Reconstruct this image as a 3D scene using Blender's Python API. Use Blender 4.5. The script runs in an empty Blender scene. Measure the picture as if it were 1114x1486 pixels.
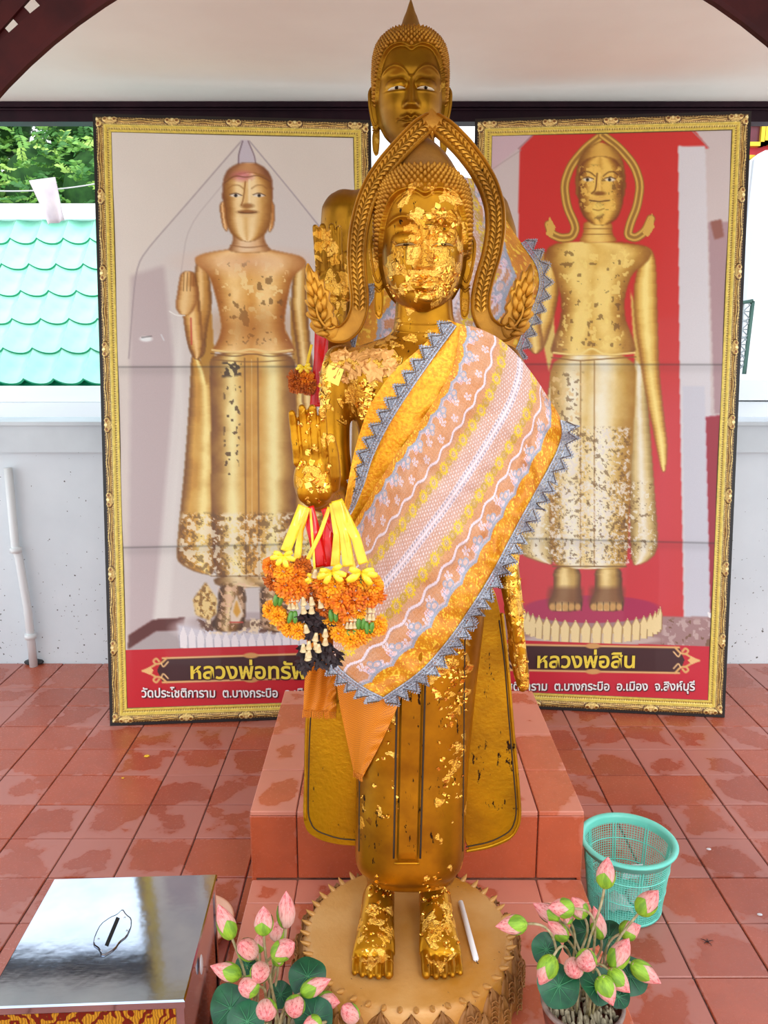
import bpy, bmesh, math, random
import numpy as np
from mathutils import Vector, Matrix, noise as mnoise
from mathutils.bvhtree import BVHTree

scene = bpy.context.scene
C = scene.collection
RAD = math.radians
# ------------------------------------------------------------------ camera
FPX, CX, CY, PITCH, CAMH = 1190.0, 557.0, 743.0, RAD(11.45), 1.57
cam_data = bpy.data.cameras.new('camera')
cam_data.sensor_fit = 'VERTICAL'
cam_data.sensor_height = 36.0
cam_data.lens = FPX / 1486.0 * 36.0
cam_data.clip_start = 0.05
cam = bpy.data.objects.new('camera', cam_data)
C.objects.link(cam)
cam.location = (0, 0, CAMH)
cam.rotation_euler = (RAD(90) - PITCH, 0, 0)
scene.camera = cam
# ------------------------------------------------------------------ world light and exposure
world = bpy.data.worlds.new('overcast_sky')
scene.world = world
world.use_nodes = True
wn = world.node_tree
bg = wn.nodes['Background']
bg.inputs['Strength'].default_value = 1.9
wtc = wn.nodes.new('ShaderNodeTexCoord')
wsep = wn.nodes.new('ShaderNodeSeparateXYZ')
wramp = wn.nodes.new('ShaderNodeValToRGB')
wn.links.new(wtc.outputs['Generated'], wsep.inputs[0])
wn.links.new(wsep.outputs['Z'], wramp.inputs[0])
wn.links.new(wramp.outputs[0], bg.inputs['Color'])
wramp.color_ramp.elements[0].position = 0.0
wramp.color_ramp.elements[0].color = (0.95, 0.98, 1.0, 1)
wramp.color_ramp.elements[1].position = 0.8
wramp.color_ramp.elements[1].color = (0.78, 0.88, 1.0, 1)
sun_d = bpy.data.lights.new('hazy_sun', 'SUN')
sun_d.energy = 0.7
sun_d.angle = RAD(12)
sun_d.color = (1.0, 0.95, 0.86)
sun = bpy.data.objects.new('hazy_sun', sun_d)
C.objects.link(sun)
sun.rotation_euler = (RAD(52), 0, RAD(22))
sun.location = (1, -4, 6)
vs = scene.view_settings
vs.view_transform = 'Standard'
vs.look = 'None'
vs.exposure = 0.22
vs.gamma = 1.0
vs.use_curve_mapping = False
scene.cycles.max_bounces = 8
scene.cycles.diffuse_bounces = 5

# ------------------------------------------------------------------ helpers
SP, CP_ = math.sin(PITCH), math.cos(PITCH)

def P(x, y, Y):
    """point on the vertical plane at world depth Y that the measured pixel shows"""
    dx = (x - CX) / FPX
    dz = -(y - CY) / FPX
    t = Y / (CP_ + dz * SP)
    return Vector((dx * t, Y, CAMH + (-SP + dz * CP_) * t))

def PZ(x, y, z):
    """point on the horizontal plane at height z"""
    dx = (x - CX) / FPX
    dz = -(y - CY) / FPX
    t = (z - CAMH) / (-SP + dz * CP_)
    return Vector((dx * t, (CP_ + dz * SP) * t, z))

def project(p):
    x, y, z = p[0], p[1], p[2] - CAMH
    zc = y * CP_ - z * SP
    v = y * SP + z * CP_
    return CX + FPX * x / zc, CY - FPX * v / zc

def lin(c):
    o = []
    for v in c[:3]:
        v = v / 255.0
        o.append(v / 12.92 if v <= 0.04045 else ((v + 0.055) / 1.055) ** 2.4)
    return (o[0], o[1], o[2], 1.0)

def nlin(a):
    a = np.clip(np.asarray(a, dtype=np.float64) / 255.0, 0, 1)
    return np.where(a <= 0.04045, a / 12.92, ((a + 0.055) / 1.055) ** 2.4)

class MB:
    def __init__(s):
        s.v = []
        s.f = []
        s.n = 0
    def add(s, verts, faces):
        verts = np.asarray([tuple(p) for p in verts] if not isinstance(verts, np.ndarray) else verts, dtype=np.float64)
        s.v.append(verts)
        n = s.n
        s.f.extend([tuple(i + n for i in f) for f in faces])
        s.n += len(verts)
        return s
    def box(s, x0, x1, y0, y1, z0, z1):
        v = [(x, y, z) for z in (z0, z1) for y in (y0, y1) for x in (x0, x1)]
        return s.add(v, [(0, 2, 3, 1), (4, 5, 7, 6), (0, 1, 5, 4), (1, 3, 7, 5), (3, 2, 6, 7), (2, 0, 4, 6)])
    def bevbox(s, x0, x1, y0, y1, z0, z1, b=0.002):
        """box with chamfered top and vertical edges (tile)"""
        def ring(x0, x1, y0, y1, z, c):
            return [(x0 + c, y0, z), (x1 - c, y0, z), (x1, y0 + c, z), (x1, y1 - c, z), (x1 - c, y1, z), (x0 + c, y1, z), (x0, y1 - c, z), (x0, y0 + c, z)]
        v = ring(x0, x1, y0, y1, z0, b) + ring(x0, x1, y0, y1, z1 - b, b) + ring(x0 + b, x1 - b, y0 + b, y1 - b, z1, b)
        f = []
        for k in (0, 8):
            for i in range(8):
                j = (i + 1) % 8
                f.append((k + i, k + j, k + 8 + j, k + 8 + i))
        f.append(tuple(range(16, 24)))
        f.append(tuple(range(7, -1, -1)))
        return s.add(v, f)
    def obox(s, p0, ax, ay, az):
        """box from a corner and three edge vectors"""
        p0, ax, ay, az = map(Vector, (p0, ax, ay, az))
        v = [p0 + ax * i + ay * j + az * k for k in (0, 1) for j in (0, 1) for i in (0, 1)]
        return s.add(v, [(0, 2, 3, 1), (4, 5, 7, 6), (0, 1, 5, 4), (1, 3, 7, 5), (3, 2, 6, 7), (2, 0, 4, 6)])
    def tube(s, pts, r, n=8, cap=True, flat=1.0, closed=False):
        pts = [Vector(p) for p in pts]
        m = len(pts)
        if not hasattr(r, '__len__'):
            r = [r] * m
        verts = []
        up = None
        for i in range(m):
            a = pts[i - 1] if (i > 0 or closed) else pts[i]
            b = pts[(i + 1) % m] if (i < m - 1 or closed) else pts[i]
            t = (b - a)
            if t.length < 1e-9:
                t = Vector((0, 0, 1))
            t.normalize()
            if up is None:
                up = Vector((0, -1, 0)) if abs(t.y) < 0.8 else Vector((1, 0, 0))
            side = t.cross(up)
            if side.length < 1e-6:
                side = t.orthogonal()
            side.normalize()
            up = side.cross(t).normalized()
            for k in range(n):
                a_ = 2 * math.pi * k / n
                verts.append(pts[i] + side * (math.cos(a_) * r[i]) + up * (math.sin(a_) * r[i] * flat))
        f = []
        mm = m if closed else m - 1
        for i in range(mm):
            i2 = (i + 1) % m
            for k in range(n):
                k2 = (k + 1) % n
                f.append((i * n + k, i * n + k2, i2 * n + k2, i2 * n + k))
        if cap and not closed:
            f.append(tuple(range(n - 1, -1, -1)))
            f.append(tuple((m - 1) * n + k for k in range(n)))
        return s.add(verts, f)
    def lathe(s, prof, c=(0, 0, 0), n=32, cap=False):
        """prof: list of (r, z)"""
        v = []
        for r, z in prof:
            for k in range(n):
                a = 2 * math.pi * k / n
                v.append((c[0] + r * math.cos(a), c[1] + r * math.sin(a), c[2] + z))
        f = []
        for i in range(len(prof) - 1):
            for k in range(n):
                k2 = (k + 1) % n
                f.append((i * n + k, i * n + k2, (i + 1) * n + k2, (i + 1) * n + k))
        if cap:
            f.append(tuple(range(n - 1, -1, -1)))
            f.append(tuple((len(prof) - 1) * n + k for k in range(n)))
        return s.add(v, f)
    def loft(s, secs, n=32, e=2.3, cap=True):
        """secs: list of (cx, cy, z, rx, ry[, e]) horizontal superellipses, bottom to top"""
        v = []
        for q in secs:
            ee = q[5] if len(q) > 5 else e
            for k in range(n):
                a = 2 * math.pi * k / n
                ca, sa = math.cos(a), math.sin(a)
                v.append((q[0] + q[3] * math.copysign(abs(ca) ** (2 / ee), ca), q[1] + q[4] * math.copysign(abs(sa) ** (2 / ee), sa), q[2]))
        f = []
        for i in range(len(secs) - 1):
            for k in range(n):
                k2 = (k + 1) % n
                f.append((i * n + k, i * n + k2, (i + 1) * n + k2, (i + 1) * n + k))
        if cap:
            f.append(tuple(range(n - 1, -1, -1)))
            f.append(tuple((len(secs) - 1) * n + k for k in range(n)))
        return s.add(v, f)
    def ell(s, c, r, n=16, m=10, M=None):
        c = Vector(c)
        v = []
        for i in range(m + 1):
            ph = -math.pi / 2 + math.pi * i / m
            for k in range(n):
                a = 2 * math.pi * k / n
                p = Vector((r[0] * math.cos(ph) * math.cos(a), r[1] * math.cos(ph) * math.sin(a), r[2] * math.sin(ph)))
                if M is not None:
                    p = M @ p
                v.append(c + p)
        f = []
        for i in range(m):
            for k in range(n):
                k2 = (k + 1) % n
                f.append((i * n + k, i * n + k2, (i + 1) * n + k2, (i + 1) * n + k))
        return s.add(v, f)
    def prism(s, poly, d, inset=0.0, rise=0.0):
        """front polygon points (Vectors) extruded backwards by vector d; optional raised bevelled front"""
        poly = [Vector(p) for p in poly]
        n = len(poly)
        d = Vector(d)
        c = sum(poly, Vector()) / n
        v = [p + d for p in poly] + list(poly)
        f = [tuple(range(n - 1, -1, -1))]
        for i in range(n):
            j = (i + 1) % n
            f.append((i, j, n + j, n + i))
        if rise:
            v += [p + (c - p) * inset - d.normalized() * rise for p in poly]
            for i in range(n):
                j = (i + 1) % n
                f.append((n + i, n + j, 2 * n + j, 2 * n + i))
            f.append(tuple(range(2 * n, 3 * n)))
        else:
            f.append(tuple(range(n, 2 * n)))
        return s.add(v, f)
    def grid(s, arr, closed_u=False):
        """arr (nu, nv, 3)"""
        nu, nv = arr.shape[:2]
        idx = np.arange(nu * nv).reshape(nu, nv)
        if closed_u:
            idx = np.vstack([idx, idx[:1]])
        a, b, c_, d = idx[:-1, :-1], idx[1:, :-1], idx[1:, 1:], idx[:-1, 1:]
        f = np.stack([a, b, c_, d], -1).reshape(-1, 4)
        return s.add(arr.reshape(-1, 3), f.tolist())
    def mesh(s, name, org=(0, 0, 0)):
        me = bpy.data.meshes.new(name)
        v = np.concatenate(s.v) - np.array(org)
        me.from_pydata(v.tolist(), [], s.f)
        me.update()
        return me

def world_org(o):
    v = Vector((0, 0, 0))
    while o is not None:
        v += o.location
        o = o.parent
    return v

def obj(name, mb, mat, parent=None, smooth=True, kind=None, label=None, angle=None, loc=None, cols=None):
    """links the collected geometry as ONE mesh object under its parent (world coordinates kept)"""
    org = world_org(parent) if parent else Vector((0, 0, 0))
    l = Vector(loc) if loc is not None else Vector((0, 0, 0))
    me = mb.mesh(name, org + l) if isinstance(mb, MB) else mb
    if mat is not None:
        if isinstance(mat, (list, tuple)):
            for m in mat:
                me.materials.append(m)
        elif len(me.materials) == 0:
            me.materials.append(mat)
    o = bpy.data.objects.new(name, me)
    C.objects.link(o)
    if parent:
        o.parent = parent
    o.location = l
    if isinstance(mb, MB):
        if smooth:
            me.polygons.foreach_set('use_smooth', [True] * len(me.polygons))
            if angle:
                me.set_sharp_from_angle(angle=RAD(angle))
        if cols is not None:
            ca = me.color_attributes.new('print', 'FLOAT_COLOR', 'POINT')
            c4 = np.ones((len(me.vertices), 4))
            c4[:, :3] = cols
            ca.data.foreach_set('color', c4.ravel())
    if kind:
        o['kind'] = kind
    if label:
        o['label'] = label
    return o

def tag(o, label, cat, group=None):
    o['label'] = label
    o['category'] = cat
    if group:
        o['group'] = group
    return o

def thing(name, loc, label, cat, group=None):
    o = bpy.data.objects.new(name, None)
    o.empty_display_size = 0.1
    C.objects.link(o)
    o.location = loc
    return tag(o, label, cat, group)

def inst(me, name, parent, loc, rot=(0, 0, 0), sc=(1, 1, 1)):
    """instance of mesh data; loc in world space"""
    o = bpy.data.objects.new(name, me)
    C.objects.link(o)
    o.parent = parent
    o.location = Vector(loc) - world_org(parent)
    o.rotation_euler = rot
    o.scale = sc if hasattr(sc, '__len__') else (sc, sc, sc)
    return o

# ------------------------------------------------------------------ materials
def newmat(name):
    m = bpy.data.materials.new(name)
    m.use_nodes = True
    nt = m.node_tree
    return m, nt, nt.nodes['Principled BSDF']

def N(nt, t, **kw):
    n = nt.nodes.new(t)
    for k, v in kw.items():
        if k in n.inputs:
            n.inputs[k].default_value = v
        else:
            setattr(n, k, v)
    return n

def L(nt, a, b):
    nt.links.new(a, b)

def mixc(nt, fac, a, b, bt='MIX'):
    n = nt.nodes.new('ShaderNodeMix')
    n.data_type = 'RGBA'
    n.blend_type = bt
    for s, v in ((n.inputs[0], fac), (n.inputs[6], a), (n.inputs[7], b)):
        if hasattr(v, 'is_linked') or isinstance(v, bpy.types.NodeSocket):
            nt.links.new(v, s)
        else:
            s.default_value = v
    return n.outputs[2]

def ramp(nt, val, p0, p1, c0=0.0, c1=1.0):
    n = nt.nodes.new('ShaderNodeMapRange')
    n.inputs['From Min'].default_value = p0
    n.inputs['From Max'].default_value = p1
    n.inputs['To Min'].default_value = c0
    n.inputs['To Max'].default_value = c1
    nt.links.new(val, n.inputs['Value'])
    return n.outputs[0]

def mth(nt, op, a, b=0.0):
    n = nt.nodes.new('ShaderNodeMath')
    n.operation = op
    for s, v in ((n.inputs[0], a), (n.inputs[1], b)):
        if isinstance(v, bpy.types.NodeSocket):
            nt.links.new(v, s)
        else:
            s.default_value = v
    return n.outputs[0]

def objco(nt, scale=(1, 1, 1)):
    tc = nt.nodes.new('ShaderNodeTexCoord')
    mp = nt.nodes.new('ShaderNodeMapping')
    mp.inputs['Scale'].default_value = scale
    nt.links.new(tc.outputs['Object'], mp.inputs[0])
    return mp.outputs[0]

def noi(nt, co, scale, detail=4, rough=0.55):
    n = nt.nodes.new('ShaderNodeTexNoise')
    n.inputs['Scale'].default_value = scale
    n.inputs['Detail'].default_value = detail
    n.inputs['Roughness'].default_value = rough
    nt.links.new(co, n.inputs['Vector'])
    return n.outputs['Fac']

def bump(nt, bs, h, strength=0.3, dist=0.01):
    b = nt.nodes.new('ShaderNodeBump')
    b.inputs['Strength'].default_value = strength
    b.inputs['Distance'].default_value = dist
    nt.links.new(h, b.inputs['Height'])
    nt.links.new(b.outputs[0], bs.inputs['Normal'])

def simple(name, c, rough=0.5, metal=0.0, c2=None, scale=20, bmp=0.0, coat=0.0, ns=4, stretch=(1, 1, 1), trans=0.0, sub=0.0, lo=0.35, hi=0.65, spec=0.5):
    m, nt, bs = newmat(name)
    bs.inputs['Specular IOR Level'].default_value = spec
    bs.inputs['Roughness'].default_value = rough
    bs.inputs['Metallic'].default_value = metal
    bs.inputs['Coat Weight'].default_value = coat
    bs.inputs['Transmission Weight'].default_value = trans
    if c2 is not None or bmp:
        co = objco(nt, stretch)
        f = noi(nt, co, scale, ns)
        if c2 is not None:
            L(nt, mixc(nt, ramp(nt, f, lo, hi), lin(c), lin(c2)), bs.inputs['Base Color'])
        else:
            bs.inputs['Base Color'].default_value = lin(c)
        if bmp:
            bump(nt, bs, f, bmp, 0.004)
    else:
        bs.inputs['Base Color'].default_value = lin(c)
    return m

def printed(name, rough=0.5, metal=0.0, bmp=0.0, scale=300, coat=0.0, grain=0.12):
    """surface whose print or weave colours come from its own colour attribute"""
    m, nt, bs = newmat(name)
    at = N(nt, 'ShaderNodeAttribute', attribute_name='print')
    co = objco(nt)
    f = noi(nt, co, scale, 3)
    g = ramp(nt, f, 0.3, 0.7, 1.0 - grain, 1.0 + grain)
    cc = nt.nodes.new('ShaderNodeVectorMath')
    cc.operation = 'SCALE'
    L(nt, at.outputs['Color'], cc.inputs[0])
    L(nt, g, cc.inputs['Scale'])
    L(nt, cc.outputs[0], bs.inputs['Base Color'])
    bs.inputs['Roughness'].default_value = rough
    bs.inputs['Metallic'].default_value = metal
    bs.inputs['Coat Weight'].default_value = coat
    if bmp:
        bump(nt, bs, f, bmp, 0.002)
    return m

def gold_mat(name, cA=(196, 140, 22), cB=(150, 98, 12), metal=0.55, rough=0.36, dark=0.62, leafy=True, noise_scale=9):
    """gold paint with dark chips; gold leaf where the 'leaf' attribute is high"""
    m, nt, bs = newmat(name)
    co = objco(nt)
    n1 = noi(nt, co, noise_scale, 5)
    base = mixc(nt, ramp(nt, n1, 0.35, 0.65), lin(cA), lin(cB))
    co2 = objco(nt, (1, 1, 0.35))
    n2 = noi(nt, co2, 85, 5, 0.7)
    n3 = noi(nt, co, 5, 2)
    dk = ramp(nt, mth(nt, 'ADD', n2, mth(nt, 'MULTIPLY', mth(nt, 'SUBTRACT', n3, 0.5), 0.55)), dark, dark + 0.02)
    base = mixc(nt, dk, base, lin((46, 26, 6)))
    r = mth(nt, 'ADD', mth(nt, 'MULTIPLY', n1, 0.3), rough - 0.15)
    me_ = None
    if leafy:
        at = N(nt, 'ShaderNodeAttribute', attribute_name='leaf')
        # jittered coordinates so the leaf patches have torn edges
        nv = nt.nodes.new('ShaderNodeTexNoise')
        nv.inputs['Scale'].default_value = 70
        L(nt, co, nv.inputs['Vector'])
        va = nt.nodes.new('ShaderNodeVectorMath')
        va.operation = 'SCALE'
        L(nt, nv.outputs['Color'], va.inputs[0])
        va.inputs['Scale'].default_value = 0.03
        vb = nt.nodes.new('ShaderNodeVectorMath')
        vb.operation = 'ADD'
        L(nt, co, vb.inputs[0])
        L(nt, va.outputs[0], vb.inputs[1])
        vo = nt.nodes.new('ShaderNodeTexVoronoi')
        vo.inputs['Scale'].default_value = 48
        L(nt, vb.outputs[0], vo.inputs['Vector'])
        ve = nt.nodes.new('ShaderNodeTexVoronoi')
        ve.feature = 'DISTANCE_TO_EDGE'
        ve.inputs['Scale'].default_value = 48
        L(nt, vb.outputs[0], ve.inputs['Vector'])
        sx = nt.nodes.new('ShaderNodeSeparateColor')
        L(nt, vo.outputs['Color'], sx.inputs[0])
        lf = mth(nt, 'SUBTRACT', at.outputs['Fac'], sx.outputs[0])
        mask = ramp(nt, lf, -0.01, 0.01)
        edge = ramp(nt, ve.outputs['Distance'], 0.01, 0.04)
        leafc = mixc(nt, sx.outputs[1], lin((255, 206, 96)), lin((232, 168, 52)))
        leafc = mixc(nt, edge, lin((164, 96, 24)), leafc)
        base = mixc(nt, mask, base, leafc)
        r = mth(nt, 'ADD', mth(nt, 'MULTIPLY', r, mth(nt, 'SUBTRACT', 1.0, mask)), mth(nt, 'MULTIPLY', mask, 0.3))
        met = mth(nt, 'ADD', metal, mth(nt, 'MULTIPLY', mask, 0.9 - metal))
        L(nt, met, bs.inputs['Metallic'])
        wr = noi(nt, co, 160, 3, 0.7)
        h = mth(nt, 'ADD', mth(nt, 'MULTIPLY', mask, mth(nt, 'ADD', mth(nt, 'MULTIPLY', wr, 1.6), mth(nt, 'MULTIPLY', sx.outputs[2], 1.0))), mth(nt, 'MULTIPLY', dk, -0.4))
        bump(nt, bs, h, 0.8, 0.004)
    else:
        bs.inputs['Metallic'].default_value = metal
        bump(nt, bs, mth(nt, 'ADD', noi(nt, co, 90, 3), mth(nt, 'MULTIPLY', dk, -0.6)), 0.35, 0.003)
    L(nt, r, bs.inputs['Roughness'])
    L(nt, base, bs.inputs['Base Color'])
    return m
# ================================================================== SETTING
def tile_mat(name, cA, cB, film, seed=0.0, filmlo=0.5):
    m, nt, bs = newmat(name)
    oi = nt.nodes.new('ShaderNodeObjectInfo')
    ge = nt.nodes.new('ShaderNodeNewGeometry')
    base = mixc(nt, oi.outputs['Random'], lin(cA), lin(cB))
    add = nt.nodes.new('ShaderNodeVectorMath')
    add.operation = 'ADD'
    add.inputs[1].default_value = (seed, 0, 0)
    L(nt, ge.outputs['Position'], add.inputs[0])
    n1 = noi(nt, add.outputs[0], 3.1, 5, 0.6)
    n2 = noi(nt, add.outputs[0], 14, 5, 0.6)
    # a washed film dries toward the joints, the middle of the tile stays clear
    tc = nt.nodes.new('ShaderNodeTexCoord')
    sp = nt.nodes.new('ShaderNodeSeparateXYZ')
    L(nt, tc.outputs['Generated'], sp.inputs[0])
    ex = mth(nt, 'ABSOLUTE', mth(nt, 'SUBTRACT', sp.outputs[0], 0.5))
    ey = mth(nt, 'ABSOLUTE', mth(nt, 'SUBTRACT', sp.outputs[1], 0.5))
    e = mth(nt, 'MAXIMUM', ex, ey)
    k = mth(nt, 'ADD', mth(nt, 'MULTIPLY', n1, 1.5), mth(nt, 'MULTIPLY', n2, 0.25))
    k = mth(nt, 'ADD', k, mth(nt, 'MULTIPLY', e, 0.55))
    k = mth(nt, 'ADD', k, mth(nt, 'MULTIPLY', mth(nt, 'SUBTRACT', oi.outputs['Random'], 0.5), 0.30))
    fm = ramp(nt, k, 0.62 + filmlo, 0.67 + filmlo)
    fine = noi(nt, add.outputs[0], 120, 3)
    col = mixc(nt, ramp(nt, n2, 0.3, 0.7), base, mixc(nt, 0.22, base, lin((110, 52, 36))))
    col = mixc(nt, mth(nt, 'MULTIPLY', fm, 0.62), col, lin(film))
    L(nt, col, bs.inputs['Base Color'])
    rr = mth(nt, 'ADD', mth(nt, 'MULTIPLY', fm, 0.16), mth(nt, 'ADD', 0.20, mth(nt, 'MULTIPLY', fine, 0.12)))
    L(nt, rr, bs.inputs['Roughness'])
    bs.inputs['Specular IOR Level'].default_value = 0.55
    bump(nt, bs, mth(nt, 'ADD', n2, mth(nt, 'MULTIPLY', fine, 0.25)), 0.12, 0.004)
    return m

M_floor = tile_mat('terracotta_floor_tile', (182, 92, 66), (164, 80, 58), (186, 126, 116))
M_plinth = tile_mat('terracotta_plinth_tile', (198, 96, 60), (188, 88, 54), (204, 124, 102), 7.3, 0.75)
M_plinth_top = tile_mat('terracotta_plinth_top', (204, 108, 76), (196, 100, 70), (220, 148, 128), 7.3, 0.42)  # paler copy for the tops: more film, and their lit tone in the colour
M_grout = simple('dark_grout', (78, 50, 44), 0.8, c2=(110, 84, 78), scale=12)
M_grout_l = simple('pale_mortar', (170, 112, 92), 0.8, c2=(120, 78, 66), scale=12)
M_wall = simple('white_wall_paint', (206, 214, 218), 0.75, c2=(192, 200, 205), scale=3, bmp=0.08)

# floor: bed plus single tiles
PX0, PX1, PYB, PYF = -0.358, 0.534, 2.764, 1.05     # plinth footprint
mb = MB()
mb.box(-3.2, 3.2, -1.5, 4.1, -0.08, -0.006)
floor = obj('floor', mb, M_grout, smooth=False, kind='structure')
TS = 0.2
tile_cache = {}
def tile_mesh(key, w, d, h, mat, b=0.0022):
    k = (key, round(w, 4), round(d, 4), round(h, 4))
    if k not in tile_cache:
        q = MB()
        q.bevbox(-w / 2, w / 2, -d / 2, d / 2, -h, 0, b)
        me = q.mesh(key)
        me.materials.append(mat)
        tile_cache[k] = me
    return tile_cache[k]
rng = random.Random(5)
xs = [0.785 + TS * k for k in range(-15, 9)]
ys = [1.804 + TS * k for k in range(-2, 11)]
ys[-1] = 3.904
loose = MB()
for i in range(len(xs) - 1):
    for j in range(len(ys) - 1):
        xa, xb, ya, yb = xs[i] + 0.0022, xs[i + 1] - 0.0022, ys[j] + 0.002, ys[j + 1] - 0.002
        if xa > PX0 and xb < PX1 and yb < PYB:
            continue
        if xa < PX0 < xb and ya < PYB and (xa + xb) / 2 < PX0:
            xb = PX0 - 0.002
        elif xa < PX0 < xb and ya < PYB:
            xb = PX0 - 0.002
        if xa < PX1 < xb and ya < PYB:
            xa = PX1 + 0.002
        if xb - xa < 0.01:
            continue
        cx_, cy_ = (xa + xb) / 2, (ya + yb) / 2
        u, v = project((cx_, cy_, 0))
        w, d = xb - xa, yb - ya
        if -110 < u < 1224 and v < 1640:
            o = inst(tile_mesh('tile', w, d, 0.012, M_floor), 'tile', floor, (cx_, cy_, rng.uniform(-0.0007, 0.0007)), (rng.uniform(-.004, .004), rng.uniform(-.004, .004), rng.choice((0, math.pi)) if abs(w - d) < .001 else 0))
        else:
            loose.bevbox(xa, xb, ya, yb, -0.012, 0, 0.002)
# joined tiles outside the picture
yy = [1.404 - TS * k for k in range(1, 15)]
for xa in xs[:-1]:
    for ya in yy:
        if ya < -1.45:
            continue
        if not (xa + TS > PX0 and xa < PX1 and ya + TS > PYF - .1):
            loose.bevbox(xa + 0.002, xa + TS - 0.002, ya + 0.002, ya + TS - 0.002, -0.012, 0, 0.002)
obj('tile_field', loose, M_floor, floor, smooth=False, kind='stuff')

# plinth: two steps clad in tiles
plinth = thing('tiled_plinth', ((PX0 + PX1) / 2, (PYF + PYB) / 2, 0), 'two-step plinth clad in terracotta tiles under the gilded statues', 'plinth')
Z1, Z2, YS = 0.155, 0.355, 1.98
mb = MB()
mb.box(PX0 + .012, PX1 - .012, PYF + .012, YS + .1, 0, Z1 - .008)
mb.box(PX0 + .012, PX1 - .012, YS + .012, PYB - .01, 0, Z2 - .008)
obj('core', mb, M_grout_l, plinth, smooth=False)
jx = [PX0, -0.233, -0.018, 0.197, 0.411, PX1]
g = 0.0015
for a, b in zip(jx[:-1], jx[1:]):
    w = b - a - 2 * g
    for ya, yb in ((YS, 2.2), (2.2, 2.425), (2.425, 2.65), (2.65, PYB)):
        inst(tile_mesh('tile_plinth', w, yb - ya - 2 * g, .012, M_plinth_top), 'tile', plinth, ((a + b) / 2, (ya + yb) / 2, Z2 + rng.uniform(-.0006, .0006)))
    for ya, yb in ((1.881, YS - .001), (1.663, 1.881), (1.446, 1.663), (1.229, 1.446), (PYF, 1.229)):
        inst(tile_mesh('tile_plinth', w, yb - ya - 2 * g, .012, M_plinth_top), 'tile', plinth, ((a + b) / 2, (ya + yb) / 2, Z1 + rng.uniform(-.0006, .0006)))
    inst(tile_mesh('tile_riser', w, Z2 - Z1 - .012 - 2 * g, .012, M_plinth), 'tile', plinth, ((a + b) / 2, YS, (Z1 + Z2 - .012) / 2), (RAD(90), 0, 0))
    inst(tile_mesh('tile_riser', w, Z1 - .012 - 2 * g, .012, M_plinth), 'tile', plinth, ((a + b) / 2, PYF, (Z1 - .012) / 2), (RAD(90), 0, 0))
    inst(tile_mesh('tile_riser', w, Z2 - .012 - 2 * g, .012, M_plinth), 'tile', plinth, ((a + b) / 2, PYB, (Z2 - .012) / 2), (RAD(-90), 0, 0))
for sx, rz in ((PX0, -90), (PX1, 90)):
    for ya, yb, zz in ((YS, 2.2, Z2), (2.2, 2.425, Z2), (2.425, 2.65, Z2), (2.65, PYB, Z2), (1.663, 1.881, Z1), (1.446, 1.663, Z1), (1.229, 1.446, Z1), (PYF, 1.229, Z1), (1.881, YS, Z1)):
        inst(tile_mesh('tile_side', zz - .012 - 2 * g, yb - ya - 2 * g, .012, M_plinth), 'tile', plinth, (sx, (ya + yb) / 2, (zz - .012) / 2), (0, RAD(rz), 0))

# back parapet wall with its projecting coping
mb = MB()
mb.box(-3.2, 3.2, 3.906, 4.06, -0.05, 1.08)
wall = obj('wall_back', mb, None, smooth=False, kind='structure')
m, nt, bs = newmat('speckled_white_wall')
co = objco(nt)
n1 = noi(nt, co, 2.2, 5)
sp_ = noi(nt, co, 62, 2, 0.5)
sepz = nt.nodes.new('ShaderNodeSeparateXYZ')
L(nt, co, sepz.inputs[0])
low = ramp(nt, sepz.outputs[2], 0.75, 0.05, 0.0, 0.055)
spots = ramp(nt, mth(nt, 'ADD', sp_, low), 0.735, 0.75)
colw = mixc(nt, ramp(nt, n1, .3, .7), lin((222, 229, 233)), lin((208, 216, 221)))
colw = mixc(nt, spots, colw, lin((86, 84, 80)))
L(nt, colw, bs.inputs['Base Color'])
bs.inputs['Roughness'].default_value = 0.7
bump(nt, bs, noi(nt, co, 30, 4), 0.1, 0.004)
wall.data.materials.append(m)
mb = MB()
mb.box(-3.2, 3.2, 3.86, 4.10, 1.076, 1.205)
mb.box(-3.2, 3.2, 3.84, 4.12, 1.205, 1.222)
obj('wall_coping', mb, M_wall, wall, smooth=False)
# little cement lump and the pipe at the foot of the wall
mb = MB()
q = PZ(47, 966, 0)
mb.ell((q.x, 3.895, 0.012), (.05, .03, .014), 12, 6)
tag(obj('cement_lump', mb, simple('dark_cement', (70, 70, 72), .9, c2=(40, 42, 44), scale=60, bmp=.4)), 'small dark cement lump on the floor against the white wall', 'lump')
mb = MB()
pz = [P(0, 640, 3.86), P(0, 800, 3.86), P(6, 800, 3.85), P(13, 862, 3.84), P(15, 965, 3.84)]
pa = [Vector((-1.79, 3.87, 1.0)), Vector((-1.79, 3.87, 0.62)), Vector((-1.775, 3.865, .56)), Vector((-1.755, 3.865, .30)), Vector((-1.750, 3.865, 0.0))]
mb.tube(pa, .02, 12)
pipe = tag(obj('drain_pipe', mb, simple('white_plastic_pipe', (225, 228, 228), .35)), 'white plastic drain pipe on the wall at the left edge', 'pipe')
mb = MB()
for z_ in (.60, .16):
    mb = MB()
    mb.lathe([(.0, -.012), (.028, -.012), (.028, .012), (.0, .012)], (-1.785 if z_ > .5 else -1.752, 3.862, z_), 16)
    obj('clamp', mb, pipe.data.materials[0], pipe)

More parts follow.
